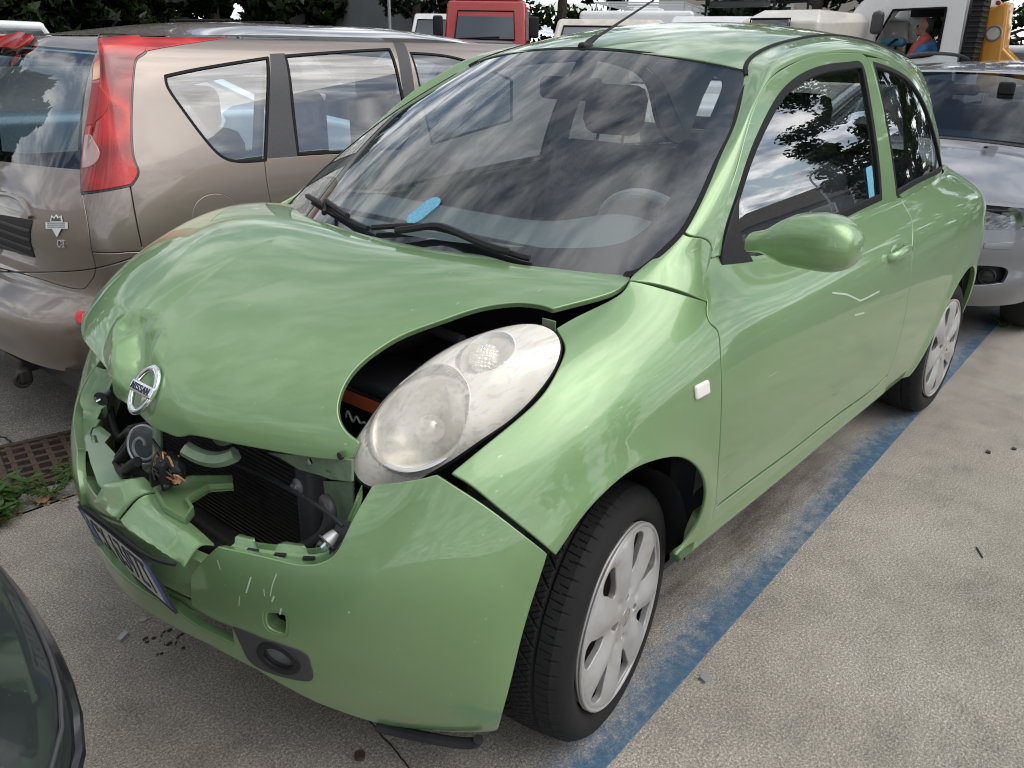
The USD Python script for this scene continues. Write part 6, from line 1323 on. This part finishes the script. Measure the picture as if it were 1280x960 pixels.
# van with ladder rack
lv=van('white_van','white van carrying a tall ladder rack with a beacon bar','van',-11.4,-5.35,1.8,2.02,4.6,'white_paint',rack=False)
for y in (-5.95,-4.75):
    for x in (-12.3,-13.6): part('rack_post',tube([(x,y,1.98),(x,y,2.34)],.022,6),'black_plastic',lv)
for x in (-12.3,-13.6): part('rack_bar',tube([(x,-6.15,2.26),(x,-4.55,2.26)],.028,6),'black_plastic',lv)
part('rack_load',rbox((1.8,1.3,.06),(-12.9,-5.35,2.33),.02),'white_plastic',lv); part('beacon_bar',rbox((.2,1.0,.10),(-12.3,-5.35,2.17),.03),'grey_plastic',lv)
# cream camper cap
cc=thing('cream_camper','weathered cream camper with a small dark window in its raised roof','camper',(-12,-3.7,GZ)); yc=-3.63
part('body',rhull([(-10.1,yc-.62,.5),(-10.1,yc+.62,.5),(-10.2,yc-.52,1.80),(-10.2,yc+.46,1.80),(-10.5,yc-.40,1.93),(-10.5,yc+.36,1.93),(-14,yc-.62,.5),(-14,yc+.62,.5),(-14,yc-.45,1.93),(-14,yc+.45,1.93)],.06),'cream_paint',cc)
part('roof_window',rbox((.03,.52,.17),(-10.075,yc-.12,1.77),.012,rot=rot('y',-8)),'tinted_screen',cc); part('window_seal',join(*[tube([(-10.055,yc-.40,1.68),(-10.055,yc+.16,1.68),(-10.085,yc+.16,1.865),(-10.085,yc-.40,1.865),(-10.055,yc-.40,1.68)],.014,6)]),'seal_rubber',cc)
part('windscreen',rbox((.03,.95,.4),(-10.02,yc,1.28),.012),'tinted_screen',cc); tyre_pair(cc,(-10.7,-13.3),(yc-.55,yc+.55),.3)
# tow truck facing left, seen from its side
tw=thing('tow_truck','white tow truck cab facing left with its driver window open','truck',(-12.9,-2.7,GZ))
def yz(pts,x0,x1): return hullp([(x,y,z) for x in (x0,x1) for y,z in pts])
cabp=Polygon([(-3.72,1.0),(-3.66,1.62),(-3.28,2.12),(-3.16,2.24),(-1.92,2.26),(-1.86,2.2),(-1.82,.75),(-3.70,.75)])
win=Polygon(smooth_loop([(-3.05,1.47,1),(-2.80,2.03,1),(-2.10,2.05,1),(-2.10,1.50,1),(-2.2,1.44),(-2.9,1.42)],.03))
mtx=lambda x:np.array([[0,0,1,x],[1,0,0,0],[0,1,0,0],[0,0,0,1]],float)
for x in (-12.03,-13.85): part('cab_side',prism(cabp.buffer(-.03).buffer(.03).difference(win),.06,mtx(x)),'white_paint',tw)
part('cab_roof',rhull([(-12.1,-3.15,2.22),(-13.75,-3.15,2.22),(-12.1,-1.95,2.24),(-13.75,-1.95,2.24)],.04),'white_paint',tw)
part('cab_back',span((-13.8,-1.9,.8),(-12.05,-1.84,2.2)),'white_paint',tw); part('cab_nose',rhull([(-12.1,-3.66,.9),(-13.7,-3.66,.9),(-12.1,-3.62,1.58),(-13.7,-3.62,1.58),(-12.1,-3.2,.9),(-13.7,-3.2,.9),(-12.1,-3.2,1.5),(-13.7,-3.2,1.5)],.05),'white_paint',tw)
Pq=np.array([[(x,y,z) for x in np.linspace(-13.75,-12.06,6)] for y,z in ((-3.64,1.64),(-3.27,2.13))]); part('windscreen',gridmesh(Pq),'van_glass',tw)
part('cab_floor',span((-13.8,-3.6,.85),(-12.0,-1.9,.9)),'ink_black',tw); part('cab_lining',span((-13.76,-3.5,.9),(-13.72,-1.95,1.62)),'dark_cloth',tw); part('roof_lining',span((-13.76,-3.1,2.0),(-13.72,-1.95,2.2)),'dark_cloth',tw); part('far_window_post',span((-13.82,-2.45,1.5),(-13.78,-2.35,2.1)),'black_plastic',tw)
part('window_seal',tube([(-11.965,y,z) for y,z in [*win.exterior.coords]],.016,6),'seal_rubber',tw)
part('door_mirror',rbox((.14,.16,.30),(-11.78,-2.93,1.86),.05),'grey_plastic',tw); part('mirror_arm',tube([(-11.95,-2.98,2.02),(-11.78,-2.93,2.02),(-11.78,-2.93,1.55),(-11.95,-2.95,1.5)],.016,6),'galvanised',tw)
for k in range(14): part('air_vent_slat',rbox((.3,.16,.03),(-12.15,-1.72,1.30+.065*k),.01),'black_plastic',tw)
part('air_vent',span((-12.4,-1.80,1.2),(-12.02,-1.66,2.25)),'black_plastic',tw)
part('seat',rbox((.5,.16,.7),(-12.6,-2.18,1.35),.05),'dark_cloth',tw); part('steering_wheel',trimesh.creation.torus(.2,.018).apply_transform(rot('x',60)).apply_translation((-12.5,-2.95,1.48)),'black_plastic',tw)
part('chassis',span((-13.6,-3.5,.45),(-12.2,3.2,.75)),'dark_steel',tw); part('flat_bed',rbox((2.0,4.6,.12),(-12.9,.95,.98),.03),'graphite_paint',tw)
for y in (-2.75,1.8):
    for x in (-12.2,-13.6):
        m=lathe([(0,-.12),(.36,-.12),(.4,-.08),(.4,.08),(.36,.12),(0,.12)],24,'x'); m.apply_translation((x,y,GZ+.4)); part('wheel',m,'rubber',tw)
part('air_tank',rbox((.2,.5,.12),(-12.6,-3.0,1.62),.05),'blue_sticker',tw)
# crane on the bed
cr=thing('orange_crane','orange crane column with a round maker badge behind the tow truck cab','crane',(-12.6,-1.35,1.0))
part('column',rhull([(-12.5,-1.62,1.0),(-12.8,-1.62,1.0),(-12.5,-1.40,1.0),(-12.8,-1.40,1.0),(-12.5,-1.66,2.02),(-12.8,-1.66,2.02),(-12.5,-1.50,2.10),(-12.8,-1.50,2.10)],.04),'orange_paint',cr)
part('brace',rhull([(-12.5,-1.45,1.55),(-12.8,-1.45,1.55),(-12.5,-1.42,1.40),(-12.8,-1.42,1.40),(-12.5,-.95,1.12),(-12.8,-.95,1.12),(-12.5,-1.0,1.05),(-12.8,-1.0,1.05)],.03),'orange_paint',cr)
part('arm',rhull([(-12.5,-1.62,2.06),(-12.8,-1.62,2.06),(-12.5,-1.86,1.96),(-12.8,-1.86,1.96),(-12.5,-1.86,2.04),(-12.8,-1.86,2.04)],.03),'orange_paint',cr)
part('hinge',rhull([(-12.5,-1.83,1.46),(-12.8,-1.83,1.46),(-12.5,-1.70,1.62),(-12.8,-1.70,1.62),(-12.5,-1.70,1.30),(-12.8,-1.70,1.30)],.03),'orange_paint',cr)
bd2=part('badge',lathe([(0,.012),(.10,.012),(.105,0)],28,'x',(-12.46,-1.56,1.74)),'cream_paint',cr); part('badge_ring',trimesh.creation.torus(.092,.012).apply_transform(rot('y',90)).apply_translation((-12.445,-1.56,1.74)),'grey_wall',bd2)
part('crank_pin',lathe([(0,.05),(.03,.05),(.03,0)],12,'x',(-12.46,-1.58,2.12)),'red_plastic',cr)
# driver
dr_=thing('person','person in a blue top and coral scarf sitting in the tow truck looking left','person',(-12.5,-2.30,1.05))
def bone(*js):
    out=None
    S=lambda p,r: manifold3d.Manifold.sphere(r,14).translate(tuple(map(float,p)))
    ms=[manifold3d.Manifold.batch_hull([S(*a),S(*b)]) for a,b in js]
    m=ms[0]
    for k in ms[1:]: m=m+k
    t=tri(m.refine_to_length(.03)); t.merge_vertices(); trimesh.smoothing.filter_taubin(t,iterations=8); return t
PX=-12.45
hip=(PX,-2.30,1.08); chest=(PX,-2.36,1.46); nk=(PX,-2.42,1.62); 
torso=[((hip,.15),(chest,.165)),((chest,.165),((PX,-2.40,1.56),.09)),(((PX,-2.40,1.56),.07),((PX,-2.45,1.68),.055))]
arms=[]; 
for s in (-1,1):
    sh_2=(PX+s*.19,-2.38,1.52); el=(PX+s*.24,-2.58,1.30); wr=(PX+s*.12,-2.86,1.40)
    arms+=[((sh_2,.065),(el,.048)),((el,.048),(wr,.032)),((chest,.13),(sh_2,.065)),((wr,.034),((PX+s*.10,-2.94,1.43),.03))]
    for q in range(4): arms.append((((PX+s*.10+(q-1.5)*.018,-2.95,1.435),.010),((PX+s*.10+(q-1.5)*.018,-3.0,1.43-.004*q),.008)))
    arms.append((((PX+s*.07,-2.92,1.44),.011),((PX+s*.05,-2.96,1.46),.009)))
    arms+=[(((PX+s*.10,-2.30,1.06),.09),((PX+s*.11,-2.72,1.10),.065)),(((PX+s*.11,-2.72,1.10),.062),((PX+s*.11,-2.80,.92),.045))]
hd_c=np.array([PX,-2.49,1.815])
head=[((hd_c+[0,.02,.03],.095),(hd_c+[0,-.015,-.06],.062)),((hd_c+[0,-.095,-.005],.016),(hd_c+[0,-.075,.035],.012)),((hd_c+[0,-.072,-.055],.022),(hd_c+[0,-.062,-.085],.030)),((hd_c+[.088,.02,.0],.018),(hd_c+[.088,.02,.03],.018)),((hd_c+[-.088,.02,.0],.018),(hd_c+[-.088,.02,.03],.018)),(((PX,-2.44,1.66),.055),(hd_c+[0,.01,-.05],.06))]
bodyp=part('body',bone(*torso,*arms,*head),'skin',dr_)
part('blue_top',bone(((hip,.165),(chest,.185)),((chest,.18),((PX,-2.39,1.56),.10)),*[x for s in (-1,1) for x in ((((PX+s*.19,-2.38,1.52),.082),((PX+s*.24,-2.58,1.30),.062)),(((PX+s*.24,-2.58,1.30),.062),((PX+s*.15,-2.80,1.375),.045)),((chest,.15),((PX+s*.19,-2.38,1.52),.082)))]),'blue_cloth',dr_)
part('coral_scarf',bone((((PX+.05,-2.44,1.64),.085),((PX-.05,-2.44,1.64),.085)),(((PX+.10,-2.50,1.58),.07),((PX+.13,-2.56,1.32),.085)),(((PX+.13,-2.56,1.32),.085),((PX+.12,-2.58,1.12),.07)),(((PX+.06,-2.53,1.55),.07),((PX+.03,-2.62,1.30),.08)),(((PX+.03,-2.62,1.30),.08),((PX+.02,-2.66,1.15),.07))),'coral_cloth',dr_)
part('hair',bone((hd_c+[0,.055,.055],.072),(hd_c+[0,.07,.0],.055)) if False else bone(((hd_c+[0,.05,.05],.080),(hd_c+[0,.06,-.01],.070))),'hair_dark',dr_)
for s in (-1,1): part('eye',trimesh.creation.icosphere(2,.012).apply_translation(hd_c+[s*.034,-.078,.022]),'ink_black',dr_)
part('trousers',bone(*[x for s in (-1,1) for x in ((((PX+s*.10,-2.28,1.06),.105),((PX+s*.11,-2.72,1.10),.08)),(((PX+s*.11,-2.72,1.10),.078),((PX+s*.11,-2.80,.95),.06)))]),'navy_cloth',dr_)
# dark car with roof bars behind the taupe car, white car at the far left, white car at the far right
def smallcar(name,label,x,yc,rz,paint,h=1.75,bars=False,L=4.2,w=1.75):
    t=thing(name,label,'car',(x,yc,GZ),None,rz); c,s=math.cos(math.radians(rz)),math.sin(math.radians(rz))
    def W(m): m=m.copy(); m.apply_transform(rot('z',rz)); m.apply_translation((x,yc,GZ)); return m
    hw=w/2
    part('body',W(rhull([(a,b*(hw-.1),z) for b in (-1,1) for a,z in ((L/2-.12,.35),(L/2-.15,.72),(L/2-1.2,.95),(-L/2+.12,.35),(-L/2+.1,.98))],.09)),paint,t)
    part('cabin_glass',W(rhull([(a,b*(hw-k),z) for b in (-1,1) for a,z,k in ((L/2-1.25,.98,.12),(L/2-1.95,h-.16,.26),(-L/2+.55,h-.16,.26),(-L/2+.12,1.0,.14))],.05)),'tinted_screen',t)
    part('roof',W(rhull([(a,b*(hw-.27),z) for b in (-1,1) for a,z in ((L/2-2.0,h-.08),(-L/2+.55,h-.09))],.07)),paint,t)
    for b in (-1,1):
        for a0,a1 in (((L/2-1.2,.98,.1),(L/2-1.98,h-.1,.25)),((-.1,.98,.06),(-.15,h-.1,.22)),((-L/2+.15,1.0,.1),(-L/2+.55,h-.1,.24))):
            part('pillar',W(tube([(a0[0],b*(hw-a0[2]),a0[1]),(a1[0],b*(hw-a1[2]),a1[1])],.05,8)),paint,t)
        for a in (L/2-.85,-L/2+.8): m=lathe([(0,-.1),(.2,-.1),(.3,-.08),(.31,0),(.3,.08),(.2,.1),(0,.1)],24,'y'); m.apply_translation((a,b*(hw-.12),.31)); part('wheel',W(m),'rubber',t)
        part('headlamp',W(rbox((.1,.36,.14),(L/2-.1,b*(hw-.3),.70),.04)),'lens_white',t)
    if bars:
        for a in (.05,-1.1):
            part('roof_bar',W(tube([(a,-hw+.15,h+.11),(a,hw-.15,h+.11)],.022,6)),'black_plastic',t)
            for b in (-1,1): part('bar_foot',W(rbox((.08,.05,.14),(a,b*(hw-.28),h+.04),.015)),'black_plastic',t)
    return t
smallcar('dark_car','dark grey car with two black roof bars beyond the taupe car',-6.6,-12.0,10,'graphite_paint',1.72,True)
smallcar('white_car','white car at the far left edge behind the taupe car',-3.0,-13.6,20,'white_paint',1.78)
smallcar('white_car','white car behind the orange crane at the right edge',-15.6,-1.2,90,'white_paint',1.66)
smallcar('grey_car','grey car roof between the taupe car and the red truck',-9.4,-9.6,5,'graphite_paint',1.62) 
# ---------------------------------------------------------------- wall, pole, house, lamps, trees
def house(name,label,cat,x0,x1,y0,y1,h,wallm,windows,roof=None,rh=1.5):
    sg_=-1 if x0>0 else 1; xf=x0 if x0>0 else x1
    t=thing(name,label,cat,((x0+x1)/2,(y0+y1)/2,GZ)); part('wall',span((x0,y0,GZ),(x1,y1,h)),wallm,t)
    for (y,z,w,hh) in windows:
        f=part('window',bx((.07,w,hh),(xf+sg_*.015,y,z+hh/2)),'white_plastic',t); part('pane',bx((.016,w-.16,hh-.16),(xf+sg_*.05,y,z+hh/2)),'tinted_screen',f)
    if roof: part('roof',hullp([(x0-.4,y0-.4,h),(x1+.4,y0-.4,h),(x0-.4,y1+.4,h),(x1+.4,y1+.4,h),((x0+x1)/2,y0-.4,h+rh),((x0+x1)/2,y1+.4,h+rh)]),roof,t)
    return t
house('grey_building','plain grey building wall seen behind the white van','building',-22,-17,-27,-18.2,3.6,'grey_wall',[])
house('pale_house','pale house with a tiled roof glimpsed between trees','house',-34,-27,-16,-8,4.2,'plaster',[(-14,1.5,1.2,1.4),(-11.5,1.5,1.2,1.4)],'roof_tile')
house('low_house','low house with a dark roof reflected in the driver window','house',-42,-36,12,26,2.5,'grey_wall',[(15,1.0,1.2,1.0),(20,1.0,1.2,1.0)],'dark_roof',1.6)
house('pale_building','long pale building behind the photographer, mirrored in the taupe car rear window','building',13,20,-26,3,6.5,'plaster',[(y,z,1.1,1.5) for y in (-22,-18,-14,-10,-6,-2) for z in (1.2,4.0)],'roof_tile',1.8)
lp=thing('lamp_post','slim grey pole in front of the grey wall','lamp post',(-14,-15.8,GZ)); part('post',tube([(-14,-15.8,GZ),(-14,-15.8,4.5)],[.05,.035],8),'galvanised',lp); part('lamp_head',rbox((.5,.18,.1),(-13.8,-15.8,4.55),.04),'grey_plastic',lp)
for k,(x,y) in enumerate(((-30,11.5),(-33,13.6))):
    lp=thing('street_lamp',('street lamp nearer the car park','street lamp beside the low house')[k]+', mirrored in the driver window','street lamp',(x,y,GZ)); part('post',tube(curve([(x,y,GZ),(x,y,4),(x,y-.1,4.7),(x,y-.9,4.9)],6),.05,8),'galvanised',lp); part('lamp_head',rbox((.25,.6,.12),(x,y-1.1,4.88),.05),'grey_plastic',lp)
def tree(name,label,x,y,h,R,seed,trunk=.16,n=9000,kind='round',base=.6,group=None,leaf=.09,mt='leaf_dark'):
    rng=np.random.default_rng(seed); t=thing(name,label,'tree',(x,y,GZ),group)
    part('trunk',tube([(x,y,GZ),(x+.05,y,h*.3),(x,y+.05,h*.6),(x,y,h*.92)],[trunk,trunk*.8,trunk*.5,.02],8),'bark',t)
    C=[];
    nc=int(70+R*25)
    for k in range(nc):
        zf=rng.uniform(0,1); z=base+(h-base)*zf; prof=(math.sin(math.pi*min(1,(zf*.86+.12)))**.6 if kind=='round' else (1-zf)**.75*.95+.08)
        a=rng.uniform(0,2*np.pi); rr=R*prof*math.sqrt(rng.uniform(.15,1)); C.append((x+rr*math.cos(a),y+rr*math.sin(a),z,rng.uniform(.22,.5)*R*.42))
    C=np.array(C)
    limbs=[]
    for k in range(0,nc,6):
        c=C[k]; zt=max(.4,min(h*.88,c[2]-.4)); limbs.append(tube([(x,y,zt),((x+c[0])/2,(y+c[1])/2,(zt+c[2])/2+.1),(c[0],c[1],c[2])],[trunk*.35,trunk*.2,.012],5))
    p_=part('limb',join(*limbs),'bark',t); tag(stage.GetPrimAtPath(p_),kind='stuff')
    ci=rng.integers(0,nc,n); d=rng.normal(0,1,(n,3)); d/=np.linalg.norm(d,axis=1,keepdims=True); rad=C[ci,3]*rng.uniform(.35,1.08,n)
    p=C[ci,:3]+d*rad[:,None]*[1,1,.75]
    u=rng.normal(0,1,(n,3)); u/=np.linalg.norm(u,axis=1,keepdims=True); w=np.cross(u,rng.normal(0,1,(n,3))); w/=np.linalg.norm(w,axis=1,keepdims=True)
    s=leaf*rng.uniform(.6,1.4,n)[:,None]
    v=np.stack([p-u*s,p+w*s*.5,p+u*s,p-w*s*.5],1).reshape(-1,3); i=np.arange(n)*4; f=np.vstack([np.stack([i,i+1,i+2],1),np.stack([i,i+2,i+3],1)])
    nn=np.repeat(np.cross(u,w),4,0)*.35+np.repeat(d,4,0)*.65; nn/=np.linalg.norm(nn,axis=1,keepdims=True)
    part('crown',M().add(v,f,nn),mt,t); return t
G1='row of dark trees behind the car park'
row=[('tall',-7.5,-21.5,7,2.7),('broad',-10.5,-23.0,8,3.1),('rounded',-4.0,-20.3,7.5,2.9),('dense',-.5,-19.3,7,2.8),('slim',-13.8,-23.5,7.5,2.8),('smaller',-17.0,-23.2,6.5,2.2),('leftmost',2.5,-18,7,2.8),('low',-6.0,-20.0,3.6,2.0),('low',-2.2,-19.0,3.6,2.0),('low',-9.2,-21.4,3.6,2.0),('low',.9,-18.0,3.6,2.0)]
where=['behind the dark car with roof bars','right of the dark car, above the taupe car','above the left end of the taupe car roof','behind the white car at the far left','nearest the grey wall but one','right beside the grey wall','at the left edge','filling the gap above the taupe car tail lamp','at the left, between two taller trees','between the two tallest trees','lowest at the left edge']
for k,(w_,x,y,h,R) in enumerate(row): tree('hedge_tree',w_+' dark evergreen, '+where[k],x,y,h,R,10+k,n=17000,base=.1,group=G1,leaf=.19)
tree('leafy_tree','leafy tree hanging over the grey wall between the white van and the hedge',-15.5,-16.4,5.6,1.55,31,n=7000,base=2.25)
tree('leafy_tree','leafy tree standing directly behind the red truck',-16.6,-12.3,6.5,2.0,32,n=10000,base=1.2)
tree('broad_tree','dark broad tree behind the cream camper',-18.5,-6.6,7,2.5,33,n=15000,base=.7,leaf=.1)
tree('broad_tree','dark spreading tree behind the tow truck cab',-20.5,-3.6,7,2.6,34,n=15000,base=.6,leaf=.1)
tree('broad_tree','dark tree filling the top right corner behind the crane',-19.5,.4,7,2.9,35,n=16000,base=.5,leaf=.1)
tree('tall_conifer','tall dark conifer outside the frame, mirrored in the side windows',-13.2,3.0,7.5,1.7,36,n=34000,base=.8,kind='cone',leaf=.055)
tree('tall_conifer','second conifer beside the silver estate, mirrored in the rear quarter glass',-11.6,1.9+1.2,8,1.9,37,n=34000,base=.8,kind='cone',leaf=.055)

tree('side_tree','bushy dark tree on the far side of the bays, mirrored faintly in the front wing',-3.5,17,7,2.4,41,n=9000,base=.8,leaf=.16)
tree('side_tree','taller dark tree on the far side of the bays, nearer the lamp posts',-9.5,15.5,8,2.4,42,n=9000,base=.8,leaf=.16)

smallcar('pale_blue_car','pale blue car beyond the taupe car, seen through its side windows',-1.9,-5.3,180,'pale_blue_paint',1.46)
# ---------------------------------------------------------------- drain, weeds, litter, cracks
dg=thing('drain_grate','rusty square drain grate in the old slab under the left cars','drain',(.30,-1.52,0))
T_g=frame((.295,-1.515,.004),np.array([.18,-.04,0]),np.array([0,.40,0])); 
def og(m): m=m.copy(); m.apply_transform(T_g); return m
hs=.21
part('frame',og(prism(sbox(-hs,-hs,hs,hs).difference(sbox(-hs+.025,-hs+.025,hs-.025,hs-.025)),.012)),'rusty_steel',dg)
for k in range(6):
    c=-hs+.025+.32/5*(k)+.02
    part('bar',og(bx((.36,.020,.014),(0,-.155+.062*k,.004))),'rusty_steel',dg); part('bar',og(bx((.020,.36,.0141),(-.155+.062*k,0,.0032))),'rusty_steel',dg)
part('pit',og(bx((.37,.37,.004),(0,0,-.004))),'ink_black',dg)
def weed(name,label,x,y,n,h,seed,spread=.10,flat=False,mt='weed_leaf',lw=.018):
    rng=np.random.default_rng(seed); t=thing(name,label,'weed',(x,y,0)); V=[];F=[];N=[]; st=[]
    for k in range(n):
        a=rng.uniform(0,2*np.pi); L=h*rng.uniform(.6,1.2); o=np.array([x,y,0])+np.array([math.cos(a),math.sin(a),0])*rng.uniform(0,.02); d=np.array([math.cos(a)*spread/h,math.sin(a)*spread/h,1.0]); 
        tip=o+d*L*np.array([1,1,.8]); st.append(tube([o,(o+tip)/2+[0,0,.01],tip],.0018,4))
        for q in range(5):
            t0=.3+.16*q; p=o+(tip-o)*t0; b=rng.uniform(0,2*np.pi); ld=np.array([math.cos(b),math.sin(b),rng.uniform(.1,.7)]); ld/=np.linalg.norm(ld); sd=np.cross(ld,[0,0,1]); sd/=np.linalg.norm(sd); l=lw*2.6*rng.uniform(.7,1.3); w_=lw*.5
            q0=p;q1=p+ld*l*.5+sd*w_+[0,0,.003];q2=p+ld*l-[0,0,.004];q3=p+ld*l*.5-sd*w_+[0,0,.003]; i=len(V); V+=[q0,q1,q2,q3]; F+=[(i,i+1,i+2),(i,i+2,i+3)]; nn=np.cross(sd,ld); N+=[nn]*4
    part('stems',join(*st),'weed_leaf',t); tag(stage.GetPrimAtPath(t+'/stems'),kind='stuff'); part('leaves',M().add(np.array(V),np.array(F),np.array(N)),mt,t); tag(stage.GetPrimAtPath(t+'/leaves'),kind='stuff')
weed('weed','bright green leafy weed growing at the slab joint near the left edge',.60,-1.245,26,.10,1,.09,lw=.024)
weed('weed','smaller leafy weed tuft beside the large one at the left edge',.66,-1.20,14,.07,7,.07,lw=.02)
weed('weed','thin grey-green weed with tiny leaves beside the drain grate',.44,-1.26,20,.07,2,.08,lw=.008)
weed('weed','sparse weed sprouting between the drain grate bars',.33,-1.34,14,.05,3,.06,lw=.009)
weed('weed','tiny weed below the silver estate bumper',-4.02,.74,10,.07,4,.05,lw=.01)
lf=gridmesh(np.array([[(.47+.03*a-.01*b,-1.225+.02*b+.005*a,.006+.012*math.sin(2*a+b*2)**2) for a in np.linspace(-1,1,7)] for b in np.linspace(-1,1,5)])); single('dry_leaf',lf,'brown_paper','curled dry brown leaf lying by the thin weed','leaf')
def debris(name,label,px,py,pts,mt,h=.004,cat='debris',ang=0):
    pg=affinity.translate(affinity.rotate(Polygon(pts),ang,origin=(0,0)),px,py); m=prism(pg,h); m.apply_translation((0,0,.0005)); return single(name,m,mt,label,cat)
debris('plastic_shard','broken chrome plastic shard lying under the number plate',.626,-.34,[(-.018,-.006),(.016,-.009),(.019,.004),(-.015,.009)],'galvanised',.008,ang=40)
debris('metal_washer','small metal washer lying on the slab under the number plate',.556,-.371,Point(0,0).buffer(.010).difference(Point(0,0).buffer(.004)).exterior.coords,'galvanised',.003)
debris('round_pebble','round brown pebble lying under the front bumper corner',.469,.435,Point(0,0).buffer(.012,5).exterior.coords,'rusty_steel',.010)
debris('stone_chip','grey stone chip lying on the slab right of the blue line, nearest the tyre',-.264,.885,[(-.016,-.01),(.012,-.013),(.018,.006),(-.004,.014)],'parcel_grey',.008)
debris('stone_chip','grey stone chip on the blue line beside the door sill',-.90,.79,[(-.010,-.008),(.010,-.006),(.006,.010),(-.008,.008)],'parcel_grey',.006)
debris('stone_chip','dark flake of stone beside the rear wheel, nearest the tyre',-2.155,1.09,[(-.012,-.008),(.012,-.006),(.008,.010),(-.008,.008)],'ink_black',.006)
debris('stone_chip','dark flake of stone beside the rear wheel, farther right',-2.26,1.16,[(-.010,-.008),(.014,-.006),(.006,.008),(-.008,.008)],'ink_black',.005)
debris('twig','short dark twig on the slab right of the blue line',-1.35,1.25,[(-.03,-.002),(.03,-.001),(.03,.002),(-.03,.002)],'ink_black',.004,ang=30)
# oil spots: thin dark stains under the bumper
rng=np.random.default_rng(5); os_=[]
for k in range(16):
    x,y=.566+rng.normal(0,.028),-.235+rng.normal(0,.035); a=affinity.rotate(affinity.scale(Point(x,y).buffer(.5,6),.016*rng.uniform(.4,1.3),.008*rng.uniform(.4,1.5)),rng.uniform(20,60)); os_.append(a)
m=prism(unary_union(os_),.0006); m.apply_translation((0,0,.0008)); single('oil_stain',m,'ink_black','cluster of small black oil spots on the slab under the number plate','stain',kind='stuff')
# joints and cracks
def crack(name,label,pts,w,z=.0012):
    P=curve(np.c_[np.array(pts,float),np.zeros(len(pts))],8)[:,:2]; rg=np.random.default_rng(len(pts)); P=P+rg.normal(0,w*.5,P.shape); m=prism(LineString(P).buffer(w/2,cap_style='flat',join_style='mitre'),.0004); m.apply_translation((0,0,z)); single(name,m,'ink_black',label,'crack')
crack('crack','thin crack running out under the front bumper corner to the picture edge',[(.33,.20),(.39,.39),(.41,.50),(.44,.62),(.50,.80)],.003)
crack('crack','crack in the old slab along the drain, nearest the left edge',[(.50,-1.85),(.457,-1.66),(.388,-1.636),(.34,-1.66)],.005,-.001)
crack('crack','dark joint crack above the drain at the left edge',[(.46,-2.2),(.378,-1.883),(.357,-1.743),(.31,-1.72),(.17,-1.74)],.009,-.001)
# dirt along the joint
rng=np.random.default_rng(9); gr=[]
for k in range(90):
    x=rng.uniform(.2,1.0); y=-1.197+rng.normal(0,.016); r=rng.uniform(.003,.009); s=trimesh.creation.icosphere(1,r); s.apply_scale([1,1,.6]); s.apply_translation((x,y,r*.3)); gr.append(s)
single('grit',join(*gr),'brown_paper','brown grit and soil lying along the slab joint','grit',kind='stuff')
